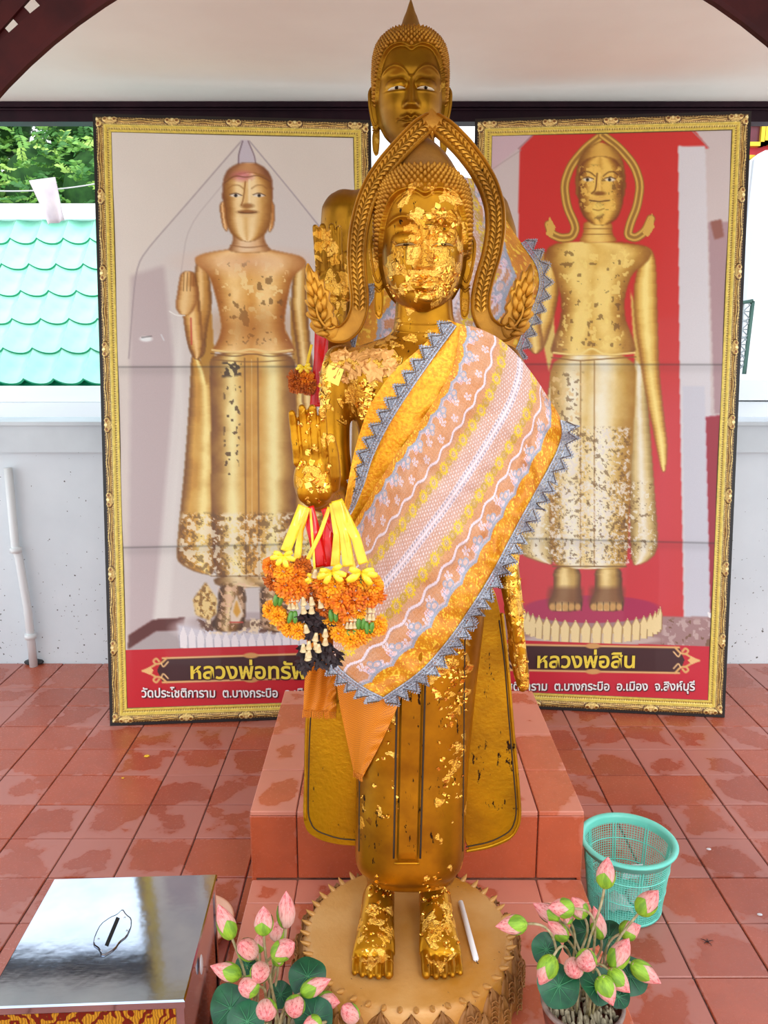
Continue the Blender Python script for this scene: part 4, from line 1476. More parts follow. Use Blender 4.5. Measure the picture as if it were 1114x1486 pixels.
def build_head(root, cpt, s, mat, mat_hair, clean, tilt=0.0, hair_top=1.9):
    """cpt: point on the head axis at eye level; s: half width of the face in metres"""
    nz_, na = 150, 190
    zz = np.linspace(-1.56, hair_top, nz_)
    kz = [-1.56, -1.5, -1.4, -1.2, -.9, -.5, 0, .5, 1.0, 1.3, 1.55, 1.75, 1.86, hair_top]
    kw_ = [.14, .36, .54, .72, .87, .96, 1.0, 1.02, 1.0, .93, .78, .54, .32, .02]
    kf = [.62, .74, .82, .88, .93, .99, 1.03, 1.08, 1.04, .92, .76, .52, .30, .02]
    kb = [.10, .18, .25, .45, .75, .95, 1.08, 1.12, 1.08, .96, .78, .52, .30, .02]
    W = gauss_s(np.interp(zz, kz, kw_), 3)
    Fd = gauss_s(np.interp(zz, kz, kf), 3)
    Bd = gauss_s(np.interp(zz, kz, kb), 3)
    a = np.linspace(0, 2 * math.pi, na, endpoint=False)
    # more columns over the face
    a = a - .35 * np.sin(a)
    e = 2.25
    ca, sa = np.cos(a), np.sin(a)
    X = W[:, None] * (np.sign(sa) * np.abs(sa) ** (2 / e))[None]
    fr = (np.sign(ca) * np.abs(ca) ** (2 / e))[None]
    Yv = np.where(fr > 0, -Fd[:, None] * fr, -Bd[:, None] * fr)
    Z = zz[:, None].repeat(na, 1)
    front = np.clip(fr * 2.2, 0, 1).repeat(nz_, 0) if fr.shape[0] == 1 else np.clip(fr * 2.2, 0, 1)
    ax = np.abs(X)
    g = lambda x, x0, w: np.exp(-((x - x0) / w) ** 2)
    sst = lambda t: np.clip(t, 0, 1) ** 2 * (3 - 2 * np.clip(t, 0, 1))
    D = np.zeros_like(X)
    # nose: ridge from the brows to the tip, wings at its foot
    t = np.clip((.28 - Z) / .84, 0, 1)
    hN = np.where((Z < .28) & (Z > -.60), .05 + .30 * t ** 1.3, 0)
    under = sst((Z + .66) / .07)
    sig = .075 + .075 * t ** 2
    D += np.where(Z < .32, hN, 0) * np.exp(-(ax / sig) ** 2.2) * under
    D += .15 * g(ax, .15, .075) * g(Z, -.53, .075) * sst((Z + .66) / .06)
    # brow arch flowing off the nose bridge
    zb = .22 + .34 * np.sin(np.clip((ax - .06) / .86, 0, 1) * math.pi * .92) ** .8
    D += .060 * g(Z, zb, .05) * (ax > .04) * sst((1.0 - ax) / .2)
    # socket between brow and lid, then the long lowered lid
    D -= .10 * g(ax, .44, .27) * g(Z, .30, .13)
    D -= .05 * g(ax, .17, .09) * g(Z, .05, .15)
    lid = np.sqrt(((ax - .44) / .32) ** 2 + ((Z - .06) / .165) ** 2)
    D += .11 * np.sqrt(np.clip(1 - lid ** 2, 0, 1))
    D -= .045 * g(ax, .44, .25) * g(Z, -.085, .022)
    D += .02 * g(ax, .44, .26) * g(Z, -.13, .03)
    # cheeks
    D += .05 * g(ax, .5, .25) * g(Z, -.45, .28)
    # mouth
    D += .05 * g(X, 0, .38) * g(Z, -.96, .22)
    zu = -.865 - .05 * g(ax, 0, .06) + .04 * g(ax, .10, .07)
    D += .085 * g(Z, zu, .055) * sst((.40 - ax) / .25)
    D += .095 * g(Z, -1.02, .062) * sst((.32 - ax) / .22)
    D -= .07 * g(Z, -.94 + .05 * sst((ax - .1) / .3), .018) * sst((.44 - ax) / .12)
    D -= .03 * g(ax, .41, .05) * g(Z, -.92, .06)
    D -= .035 * g(X, 0, .05) * g(Z, -.75, .06)
    D -= .03 * g(Z, -1.13, .04) * g(X, 0, .25)
    D += .07 * g(X, 0, .22) * g(Z, -1.30, .13)
    Yv = Yv - D * front
    # hair line: rim and raised cap
    zh = -.45 + 1.58 * np.sqrt(1 - np.minimum(ax / .985, 1) ** 4.5) - .13 * g(X, 0, .16) - 3 * (fr <= 0)
    hair = sst((Z - zh) / .05)
    rimm = g(Z, zh + .03, .035) * (fr > -.1)
    groove = g(Z, zh - .035, .014) * (fr > 0)
    k = 1 + .10 * hair + .035 * rimm - .02 * groove
    Xs, Ys = X * k, Yv * k
    pts = np.stack([cpt.x + Xs * s, cpt.y + Ys * s, cpt.z + Z * s], -1)
    mb = MB()
    mb.grid(pts.transpose(1, 0, 2), closed_u=True)
    head = obj('head', mb, mat, root)
    # curls: small pointed coils in offset rows over the cap
    mb = MB()
    zr = -.25
    row = 0
    while zr < hair_top - .08:
        i = int(np.clip(np.searchsorted(zz, zr), 0, nz_ - 1))
        per = math.pi * (W[i] + Bd[i]) * 1.02
        n_ = max(3, int(per / .118))
        for c in range(n_):
            an = 2 * math.pi * (c + .5 * (row % 2)) / n_
            sc_, cc_ = math.sin(an), math.cos(an)
            x = W[i] * math.copysign(abs(sc_) ** (2 / e), sc_)
            f_ = math.copysign(abs(cc_) ** (2 / e), cc_)
            y = -Fd[i] * f_ if f_ > 0 else -Bd[i] * f_
            zhl = -.45 + 1.58 * math.sqrt(1 - min(abs(x) / .985, 1) ** 4.5) - .13 * math.exp(-(x / .16) ** 2) - (0 if f_ > 0 else 3)
            if zr < zhl + .10:
                continue
            slope_ = (W[min(i + 3, nz_ - 1)] - W[max(i - 3, 0)]) / (zz[min(i + 3, nz_ - 1)] - zz[max(i - 3, 0)])
            nrm = Vector((x / W[i] ** 2, y / max(Fd[i], .1) ** 2, -slope_ * 1.0 / max(W[i], .2))).normalized()
            nrm = (nrm + Vector((0, 0, .25))).normalized()
            p = Vector((cpt.x + x * s * 1.10, cpt.y + y * s * 1.09, cpt.z + zr * s))
            u = nrm.orthogonal().normalized()
            w_ = nrm.cross(u)
            r0 = .060 * s
            vs_ = []
            for (rr, hh) in ((1.0, -.01), (.82, .045), (.36, .088)):
                for kk in range(6):
                    aa = kk * math.pi / 3 + c
                    vs_.append(p + (u * math.cos(aa) + w_ * math.sin(aa)) * r0 * rr + nrm * hh * s)
            vs_.append(p + nrm * s * .105)
            fs = []
            for lv in range(2):
                for kk in range(6):
                    k2 = (kk + 1) % 6
                    fs.append((lv * 6 + kk, lv * 6 + k2, lv * 6 + 6 + k2, lv * 6 + 6 + kk))
            for kk in range(6):
                fs.append((12 + kk, 12 + (kk + 1) % 6, 18))
            mb.add(vs_, fs)
        zr += .098 * max(.45, math.sqrt(max(0.05, 1 - max(0, zr / hair_top) ** 6)))
        row += 1
    obj('hair_curls', mb, mat_hair, root, kind='stuff')
    # eyes
    for sg in (-1, 1):
        w_, b_ = MB(), MB()
        vs_, ps = [], []
        n_ = 12
        def surf(x, z):
            i = int(np.clip(np.searchsorted(zz, z), 0, nz_ - 1))
            fz = np.where(fr[0] > .2)[0]
            jj = fz[np.argmin(np.abs(X[i, fz] - x))]
            return Yv[i, jj]
        for lv, arr, wx, wz, xo in ((0, vs_, .27, .034 if clean else .020, 0), (1, ps, .07, .038 if clean else .026, -sg * .01)):
            for kk in range(n_ + 1):
                t_ = kk / n_ * 2 - 1
                hz = wz * (1 - t_ * t_) ** .6 if lv == 0 else wz * math.sqrt(max(0, 1 - t_ * t_))
                for sgn in (1, -1):
                    x_ = sg * .44 + xo + t_ * wx
                    z_ = -.078 + sgn * hz * (1 if sgn > 0 else .8)
                    y_ = surf(x_, z_) - .030 - .010 * lv - .02 * (1 - t_ * t_)
                    arr.append((cpt.x + x_ * s, cpt.y + y_ * s, cpt.z + z_ * s))
            f_ = [(2 * q_, 2 * q_ + 1, 2 * q_ + 3, 2 * q_ + 2) for q_ in range(n_)]
            (w_ if lv == 0 else b_).add(arr, f_)
        ew = obj('eye', w_, M_eye_w if clean else M_eye_dim, root)
        md = ew.modifiers.new('s', 'SOLIDIFY')
        md.thickness = .0012
        obj('pupil', b_, M_eye_b, ew)
    # ears with long lobes
    for sg in (-1, 1):
        out = [(0, .34), (.13, .30), (.21, .12), (.20, -.25), (.13, -.72), (.07, -.92), (.11, -1.2), (.09, -1.58), (.02, -1.72), (-.06, -1.66), (-.09, -1.3), (-.09, -.8), (-.07, -.2)]
        out = chaikin([(a_, b_) for a_, b_ in out], True, 2)
        mb = MB()
        bx, by = cpt.x + sg * s * 1.05, cpt.y + s * .10
        def E(u_, v_, dy=0.0):
            return Vector((bx + sg * (u_ * 1.25 + .0) * s, by + (dy - u_ * .15) * s, cpt.z + v_ * s))
        mb.prism([E(*q_) for q_ in out] if sg > 0 else [E(*q_) for q_ in out][::-1], (0, .10 * s, 0))
        ear = obj('ear', mb, mat, root, angle=40)
        mb = MB()
        ring_ = [(0, .30), (.10, .27), (.165, .10), (.155, -.25), (.10, -.66), (.02, -.86), (-.05, -.66), (-.03, -.2)]
        ring_ = chaikin(ring_, True, 2)
        mb.tube([E(a_, b_, -.02) for a_, b_ in ring_], .026 * s, 6, closed=True)
        for off_ in (0, .07):
            mb.tube([E(-.09, -.86 - off_, -.02), E(.0, -.98 - off_, -.03), E(.10, -.90 - off_, -.02)], .022 * s, 6)
        lobe = chaikin([(.07, -1.02), (.09, -1.3), (.07, -1.55), (0, -1.66), (-.06, -1.55), (-.07, -1.2), (-.05, -1.02)], True, 2)
        mb.tube([E(a_, b_, -.01) for a_, b_ in lobe], .018 * s, 6, closed=True)
        obj('ear_rim', mb, mat, ear)
    return head

def hand_px(mb, fingers, palm, thumb, Y, lean=.0):
    """fingers: list of (tipx, tipy, basex, basey, r_px); palm: (cx, cy, rx, ry) px"""
    for (tx, ty, bx_, by_, r_) in fingers:
        j1 = (bx_ + (tx - bx_) * .38, by_ + (ty - by_) * .38)
        j2 = (bx_ + (tx - bx_) * .70, by_ + (ty - by_) * .70)
        ptube(mb, [(bx_, by_ + 8, Y, r_), (bx_, by_, Y, r_ * 1.04), ((bx_ + j1[0]) / 2, (by_ + j1[1]) / 2, Y - .004, r_ * .98), (j1[0], j1[1], Y - .002, r_ * 1.04), ((j1[0] + j2[0]) / 2, (j1[1] + j2[1]) / 2, Y - .003, r_ * .93), (j2[0], j2[1], Y - .004, r_ * .99), (tx, ty + r_ * .8, Y - .010, r_ * .86)], 12)
    cx_, cy_, rx, ry = palm
    zc_ = Y * .98
    k = zc_ / FPX
    c = P(cx_, cy_, Y + .006)
    mb.ell(c, (rx * k, .021, ry * k), 24, 14)
    mb.ell(c + Vector((rx * k * .05, .003, ry * k * .40)), (rx * k * .92, .017, ry * k * .55), 20, 10)
    # heel and thumb pads
    mb.ell(c + Vector((rx * k * .45, -.008, -ry * k * .22)), (rx * k * .42, .016, ry * k * .52), 16, 10)
    mb.ell(c + Vector((-rx * k * .50, -.007, -ry * k * .28)), (rx * k * .36, .014, ry * k * .50), 16, 10)
    ptube(mb, thumb, 12)

# ------------------------------------------------------------------ main statue body
BY = 1.68
SX = P(612, 1300, BY).x
statue = thing('golden_statue', (SX, 1.62, .157), 'foremost golden standing Buddha statue with flame arch, patched with gold leaf, on lotus base', 'statue', 'gilded standing statues')
mb = MB()
rows = [(1258, 524, 664, 1.665, .070), (1252, 517, 670, 1.665, .080), (1238, 515, 673, 1.665, .086), (1100, 517, 680, BY, .084), (1000, 512, 690, BY, .084), (900, 505, 702, BY, .09),
        (820, 500, 706, BY, .094), (760, 512, 700, BY, .090), (700, 525, 692, BY, .085), (640, 522, 700, BY, .088), (580, 510, 716, BY, .094), (545, 498, 732, BY, .094), (520, 488, 742, BY, .085), (507, 506, 724, BY, .072), (498, 532, 700, BY, .062), (489, 560, 676, BY, .056), (480, 570, 664, BY, .052)]
mb.loft([prow(*r) for r in rows], 48)
mb.loft([prow(*r) for r in [(484, 569, 664, BY, .053), (472, 571, 661, BY, .051), (455, 573, 657, BY, .048), (425, 574, 656, BY, .048)]], 32)
mb.loft([prow(*r) for r in [(1272, 530, 661, 1.665, .064), (1250, 530, 661, 1.665, .064)]], 32)
# right arm of the figure (left in view), raised
ptube(mb, [(497, 522, BY, 27), (488, 545, BY, 25), (486, 600, BY, 22), (488, 650, BY - .005, 20), (491, 700, BY - .02, 21), (488, 722, BY - .06, 20), (474, 728, 1.53, 19), (462, 724, 1.45, 19)], 20)
# left arm hanging
ptube(mb, [(728, 522, BY, 27), (742, 548, BY, 27), (752, 620, BY, 25), (750, 700, BY - .01, 22), (741, 770, BY - .03, 18), (736, 830, BY - .05, 15)], 20)
body = remeshed(mb, .0062, 8, 'body')
# hands and feet at finer resolution, same mesh
mb = MB()
hand_px(mb, [(423, 594, 431, 664, 6.4), (437.5, 586, 445, 660, 6.7), (452.5, 586, 458.5, 660, 6.7), (467, 590, 472, 664, 6.3)], (457, 697, 33, 43), [(484, 708, 1.425, 9), (486, 690, 1.415, 9), (484, 660, 1.41, 8.4), (481, 642, 1.412, 7.4), (479, 634, 1.414, 6)], 1.425)
ptube(mb, [(462, 724, 1.47, 19), (459, 718, 1.44, 20)], 20)
# hanging hand, seen edge on
ptube(mb, [(736, 815, 1.635, 15.5), (741, 850, 1.62, 15), (747, 890, 1.605, 13)], 18)
for k, (dy, dx, ln) in enumerate(((0, 0, 1.0), (.019, -4, 1.02), (.037, -7, .97), (.054, -10, .88))):
    yv = 1.585 + dy
    ptube(mb, [(746 + dx * .4, 880, yv, 11.5), (751 + dx * .6, 915, yv - .004, 9.5), (756 + dx, 948, yv - .006, 8.2), (760 + dx, 885 + 92 * ln, yv - .006, 7.6), (762 + dx, 885 + 112 * ln, yv - .004, 6)], 12)
c_ = P(747, 890, 1.615)
mb.ell(c_, (.016, .034, .055), 18, 12)
ptube(mb, [(744, 872, 1.575, 8), (748, 905, 1.565, 7.5), (750, 930, 1.567, 6)], 12)
hands = remeshed(mb, .0019, 3, 'hands')
mb = MB()
ZB = .287
def foot(mb, ax, tx, sg):
    X0 = P(ax, 1290, 1.685).x
    X1 = P(tx, 1400, 1.50).x
    secs = [(1.735, .012, .014, .012), (1.725, .026, .026, .024), (1.70, .034, .034, .034), (1.66, .037, .045, .045), (1.62, .038, .036, .038), (1.58, .041, .028, .029), (1.54, .045, .021, .022), (1.522, .046, .016, .016), (1.514, .040, .013, .012)]
    v, f = [], []
    n = 24
    for i, (yy_, rx, zc_, rz) in enumerate(secs):
        t = (1.735 - yy_) / .235
        cx_ = X0 + (X1 - X0) * t
        for k in range(n):
            a_ = 2 * math.pi * k / n
            v.append((cx_ + rx * math.cos(a_), yy_, ZB + zc_ + rz * math.sin(a_)))
    for i in range(len(secs) - 1):
        for k in range(n):
            k2 = (k + 1) % n
            f.append((i * n + k, i * n + k2, (i + 1) * n + k2, (i + 1) * n + k))
    f += [tuple(range(n - 1, -1, -1)), tuple((len(secs) - 1) * n + k for k in range(n))]
    mb.add(v, f)
    mb.tube([(X0, 1.70, ZB + .03), (X0, 1.69, ZB + .08), (X0 + .001, 1.685, ZB + .14), (X0 + .001, 1.685, ZB + .22)], [.030, .032, .033, .036], 24)
    # toes: the big toe is on the inner side
    for k in range(5):
        u = (k - 2) / 2 * sg      # k=4 is the big toe side
        r_ = (.0070, .0074, .0077, .0082, .0106)[k]
        ln = (.016, .022, .026, .028, .028)[k]
        xo = X1 + sg * ((-.038, -.0215, -.005, .0125, .0330)[k])
        y0_ = 1.522 - ln * .2
        mb.tube([(xo * .98 + X1 * .02, y0_ + .02, ZB + r_ + .004), (xo, y0_, ZB + r_ + .006), (xo, 1.50 - ln * .45, ZB + r_ + .005), (xo, 1.492 - ln * .85, ZB + r_), (xo, 1.490 - ln, ZB + r_ - .001)], [r_, r_ * 1.05, r_, r_ * .95, r_ * .5], 12)
foot(mb, 552, 541, 1)
foot(mb, 629, 640, -1)
feet = remeshed(mb, .0021, 3, 'feet')
for src in (hands, feet):
    body.add(np.concatenate(src.v), src.f)
body_o = obj('body', body, M_gold, statue)
def leaf_main(x, y, co):
    w = np.full(len(x), .0)
    w = np.maximum(w, blob(x, y, 535, 520, 60, 34, .9))
    w = np.maximum(w, blob(x, y, 520, 570, 40, 40, .75))
    w = np.maximum(w, blob(x, y, 470, 560, 16, 50, .8))
    w = np.maximum(w, blob(x, y, 457, 640, 40, 80, .22) * (co[:, 1] < 1.5))
    w = np.maximum(w, blob(x, y, 453, 692, 20, 26, .9) * (co[:, 1] < 1.5))
    w = np.maximum(w, blob(x, y, 748, 850, 22, 80, .8))
    w = np.maximum(w, blob(x, y, 757, 960, 14, 50, .55))
    w = np.maximum(w, blob(x, y, 540, 1360, 40, 52, .5) * (co[:, 2] < .46))
    w = np.maximum(w, blob(x, y, 638, 1350, 45, 56, .5) * (co[:, 2] < .46))
    w = np.maximum(w, blob(x, y, 655, 1080, 24, 170, .20))
    w = np.maximum(w, blob(x, y, 640, 970, 50, 60, .26))
    w = np.maximum(w, blob(x, y, 550, 1130, 40, 90, .12))
    w = np.maximum(w, blob(x, y, 610, 470, 60, 20, .35))
    return w
leaf_attr(body_o, leaf_main)

# head
HC = P(613, 358, BY - .005)
HS = 60 / FPX * ((HC - cam.location).dot(Vector((0, CP_, -SP))))
headA = build_head(statue, HC, HS, M_gold, M_gold_carved, False, hair_top=1.86)
def leaf_face(x, y, co):
    w = blob(x, y, 622, 370, 62, 88, .95)
    w = np.where(x < 592, np.maximum(w * .62, 0), w)
    w = np.maximum(w, blob(x, y, 575, 400, 24, 34, .8))
    w = np.where((y > 432), w * .5, w)
    return np.where(co[:, 1] < HC.y - .01, w, 0)
leaf_attr(headA, leaf_face)
for ch in statue.children:
    if ch.name.startswith('ear'):
        leaf_attr(ch, lambda x, y, co: np.full(len(x), .35))
# smooth cone on the crown
kx = HS / 60
q = MB()
cz = HC.z + HS * 1.66
q.lathe([(.78 * HS, 0), (.72 * HS, .14 * HS), (.62 * HS, .30 * HS), (.50 * HS, .46 * HS), (.36 * HS, .60 * HS), (.22 * HS, .72 * HS), (.10 * HS, .80 * HS), (.02 * HS, .84 * HS)], (HC.x + .004, HC.y + .01, cz), 40)
obj('crown_dome', q, gold_mat('bronze_gold_paint', (150, 106, 44), (128, 86, 34), .4, .5, dark=.7, leafy=False), statue)

# robe flaps at each side of the skirt
def slab(pts, Y, th, mat, nm, parent, bulge=.0):
    poly = [P(x, y, Y) for x, y in chaikin(pts, True, 2)]
    q = MB()
    q.prism(poly, (0, th, 0), inset=.012, rise=.003)
    o = obj(nm, q, mat, parent, angle=35)
    return o
def rim_line(pts, Y, r, mat, nm, parent, closed=False, smooth=True, n=6):
    pp = chaikin(pts, closed, 2) if smooth else pts
    q = MB()
    q.tube([P(x, y, Y) for x, y in pp], r, n, closed=closed)
    return obj(nm, q, mat, parent)
FL = [(507, 820), (480, 870), (462, 920), (450, 985), (444, 1060), (441, 1130), (439, 1188), (446, 1209), (468, 1221), (492, 1226), (519, 1228), (530, 1228), (530, 820)]
FR = [(690, 1237), (674, 1238), (705, 1234), (738, 1222), (755, 1198), (752, 1150), (745, 1080), (739, 1010), (733, 940), (726, 890), (716, 850), (690, 850), (668, 1000), (668, 1238)]
FR = [(668, 840), (716, 850), (726, 890), (733, 940), (739, 1010), (745, 1080), (752, 1150), (756, 1190), (744, 1218), (712, 1232), (668, 1239)]
fl = slab(FL, 1.70, .022, M_gold_flap, 'robe_flap', statue)
fr_ = slab(FR, 1.70, .022, M_gold_flap, 'robe_flap', statue)
rim_line([(456, 960), (449, 1060), (447, 1150), (447, 1185), (456, 1205), (490, 1217), (516, 1219)], 1.6965, .0016, M_groove, 'rim_groove_shade', fl)  # dark tube stands in for the shade along the rim
rim_line([(443, 1190), (444, 1060), (450, 985), (462, 920)], 1.698, .004, M_gold_flap, 'rim', fl)
rim_line([(724, 900), (732, 960), (738, 1040), (744, 1110), (750, 1180), (742, 1206), (712, 1222), (676, 1229)], 1.6965, .0016, M_groove, 'rim_groove_shade', fr_)
rim_line([(728, 890), (737, 970), (744, 1060), (751, 1130), (755, 1190), (744, 1214), (712, 1228), (676, 1235)], 1.697, .004, M_gold_flap, 'rim', fr_)

# BVH of the body for things that lie on it
def bvh_of(objs):
    vs_, fs = [], []
    n = 0
    for o in objs:
        w = world_org(o)
        vs_ += [v.co + w for v in o.data.vertices]
        fs += [tuple(i + n for i in p.vertices) for p in o.data.polygons]
        n = len(vs_)
    return BVHTree.FromPolygons(vs_, fs)
BV = bvh_of([body_o, fl, fr_])
def hit(px, py, bvh=None):
    d = (P(px, py, 2.0) - cam.location).normalized()
    h = (bvh or BV).ray_cast(cam.location, d)
    return h[0], h[1]

# hanging pleat panel down the front of the robe
def on_body(pts, lift, dflt=1.59):
    out = []
    for x, y in pts:
        h, n = hit(x, y)
        p = h if h is not None else P(x, y, dflt)
        out.append(p + Vector((0, -lift, 0)))
    return out
ny = 40
arr = np.zeros((9, ny, 3))
for j in range(ny):
    y = 940 + (1252 - 940) * j / (ny - 1)
    xl = 579 - 5 * (y - 1000) / 250
    xr = 615 - 7 * (y - 1000) / 250
    for i in range(9):
        x = xl + (xr - xl) * i / 8
        h, _ = hit(x, min(y, 1246))
        yy_ = h.y if h is not None else 1.6
        p = P(x, y, yy_ - (.006 if 0 < i < 8 and j < ny - 1 else -.002))
        arr[i, j] = p
q = MB()
q.grid(arr)
panel_o = obj('robe_pleat', q, M_gold, statue, angle=30)
for side in (0, 1):
    pts = []
    for j in range(0, ny, 3):
        y = 940 + (1250 - 940) * j / (ny - 1)
        x = (578 - 5 * (y - 1000) / 250 - 2) if side == 0 else (615 - 7 * (y - 1000) / 250 + 1.5)
        pts.append(on_body([(x, min(y, 1245))], .0015)[0])
    obj('pleat_groove_shade', MB().tube(pts, .0021, 6), M_groove, panel_o)  # shade beside the pleat, put in as dark tubes
pts = on_body([(572 + i * 4.5, 1244) for i in range(9)], .004)
obj('pleat_hem', MB().tube([p - Vector((0, .003, .010)) for p in pts], .0028, 6), M_gold, panel_o)
# two further soft folds, their shade drawn as dark lines
for xs_, nm in (([(522, 1060), (521, 1235)], 'fold'), ([(675, 860), (672, 1050), (671, 1235)], 'fold')):
    pts = []
    for j in range(16):
        t = j / 15
        y = xs_[0][1] + (xs_[-1][1] - xs_[0][1]) * t
        x = xs_[0][0] + (xs_[-1][0] - xs_[0][0]) * t
        pts.append(on_body([(x, y)], .000)[0])
    obj('robe_fold_shade', MB().tube(pts, .0018, 5), M_groove, statue)
# neck rings
for y in (468, 481):
    pts = on_body([(574 + i * 8.2, y + 3 * math.sin(math.pi * i / 10)) for i in range(11)], -.0012)
    obj('neck_ring', MB().tube(pts, .0022, 6), M_gold, statue)

# ------------------------------------------------------------------ flame arch round the head
AYY = 1.655
cl_l = [(626, 176), (606, 190), (583, 214), (560, 240), (541, 268), (528, 300), (520, 335), (517, 370), (519, 405), (522, 430), (521, 452), (513, 472), (499, 485), (484, 486), (474, 476)]
cl_r = [(628, 176), (650, 192), (672, 214), (692, 240), (708, 268), (718, 300), (719, 335), (713, 370), (703, 402), (697, 430), (697, 452), (705, 472), (720, 483), (735, 484), (745, 474)]
arch_parts = []
def arch_side(cl, nm):
    pts = chaikin(cl, False, 3)
    pw = [P(x, y, AYY) for x, y in pts]
    n = len(pw)
    L_ = [0]
    for i in range(1, n):
        L_.append(L_[-1] + (pw[i] - pw[i - 1]).length)
    verts = []
    tang = []
    for i in range(n):
        t = (pw[min(i + 1, n - 1)] - pw[max(i - 1, 0)]).normalized()
        tang.append(t)
        sd = Vector((t.z, 0, -t.x))
        f_ = i / (n - 1)
        w_ = (.0185 - .004 * max(0, (.08 - f_) / .08)) * (1 - .25 * max(0, (f_ - .8) / .2))
        prof = [(-1.0, .012), (-1.0, -.012), (-.90, -.0145), (-.78, -.012), (-.72, -.002), (0, -.002), (.72, -.002), (.78, -.012), (.90, -.0145), (1.0, -.012), (1.0, .012)]
        for (u, d) in prof:
            verts.append(pw[i] + sd * (u * w_) + Vector((0, d, 0)))
    m = 11
    f = []
    for i in range(n - 1):
        for k in range(m):
            k2 = (k + 1) % m
            f.append((i * m + k, i * m + k2, (i + 1) * m + k2, (i + 1) * m + k))
    f += [tuple(range(m)), tuple((n - 1) * m + k for k in range(m - 1, -1, -1))]
    q = MB().add(verts, f)
    o = obj(nm, q, M_gold_carved, statue, angle=50)
    # braid of overlapping scales along the channel
    q = MB()
    end = L_[-1] * .80
    s_ = .006
    i = 0
    while s_ < end:
        while L_[i + 1] < s_:
            i += 1
        t = tang[i]
        p = pw[i].lerp(pw[i + 1], (s_ - L_[i]) / (L_[i + 1] - L_[i] + 1e-9))
        sd = Vector((t.z, 0, -t.x))
        for sg in (-1, 1):
            c0 = p + sd * sg * .0012 + Vector((0, -.0030, 0))
            tip = p + sd * sg * .0012 + t * .013 + Vector((0, -.0140, 0))
            a_ = p + sd * sg * .0122 - t * .002 + Vector((0, -.0030, 0))
            b_ = p + sd * sg * .0075 - t * .006 + Vector((0, -.0030, 0))
            d_ = p + sd * sg * .0095 + t * .006 + Vector((0, -.0110, 0))
            m_ = p + sd * sg * .0062 + t * .001 + Vector((0, -.0105, 0))
            q.add([c0, tip, d_, a_, b_, m_], [(0, 1, 5), (1, 2, 5), (2, 3, 5), (3, 4, 5), (4, 0, 5)])
        s_ += .0100
    obj('carved_scales', q, M_gold_carved, o, kind='stuff', smooth=False)
    return o
aL = arch_side(cl_l, 'flame_arch')
aR = arch_side(cl_r, 'flame_arch')
q = MB()
c_ = P(627, 172, AYY)
q.prism([P(x, y, AYY - .008) for x, y in ((626, 157), (612, 172), (622, 190), (627, 200), (632, 190), (643, 172))], (0, .02, 0), .3, .004)
obj('arch_peak', q, M_gold_carved, statue, angle=40)
# flame leaves at the foot of the arch
def flame(sg, ox):
    def T(x, y):           # mirror about the statue axis in the picture
        return (x, y) if sg < 0 else (ox - x, y)
    outl = [(474, 492), (460, 486), (448, 473), (453, 466), (442, 456), (449, 449), (440, 436), (448, 431), (440, 414), (448, 411), (442, 394), (446, 379), (455, 395), (460, 392), (463, 407), (470, 404), (471, 419), (479, 422), (477, 435), (486, 446), (482, 454), (491, 464), (491, 477), (486, 490)]
    pts = [P(*T(*p), AYY - .004) for p in chaikin(outl, True, 1)]
    if sg > 0:
        pts = pts[::-1]
    q = MB()
    q.prism(pts, (0, .018, 0), .10, .003)
    o = obj('flame_leaf', q, M_gold_carved, statue, angle=40)
    q = MB()
    lob = [((447, 384), (449, 402), (454, 418)), ((456, 402), (456, 414), (461, 430)), ((466, 412), (464, 424), (466, 440)), ((444, 404), (449, 418), (455, 432)), ((445, 424), (450, 436), (457, 448)), ((446, 444), (453, 454), (461, 462)), ((450, 462), (459, 470), (468, 476)),
           ((472, 424), (470, 438), (470, 452)), ((474, 446), (470, 456), (468, 466)), ((480, 460), (476, 470), (470, 480)), ((461, 430), (463, 444), (466, 456)), ((458, 484), (468, 484), (478, 486))]
    for a_, b_, c_ in lob:
        pp = [P(*T(*a_), AYY - .006), P(*T(*b_), AYY - .014), P(*T(*c_), AYY - .008)]
        q.tube([pp[0], pp[0].lerp(pp[1], .6), pp[1], pp[1].lerp(pp[2], .6), pp[2]], [.0008, .0052, .0066, .0048, .0012], 7, flat=.7)
    obj('carved_lobes', q, M_gold_carved, o, kind='stuff')
    q = MB()
    cur = chaikin([T(*p) for p in ((486, 474), (478, 478), (468, 470), (460, 456), (459, 444), (464, 438), (469, 443))], False, 2)
    q.tube([P(x, y, AYY - .012) for x, y in cur], .003, 6)
    obj('carved_scroll', q, M_gold_carved, o)
flame(-1, 0)
flame(1, 1218)

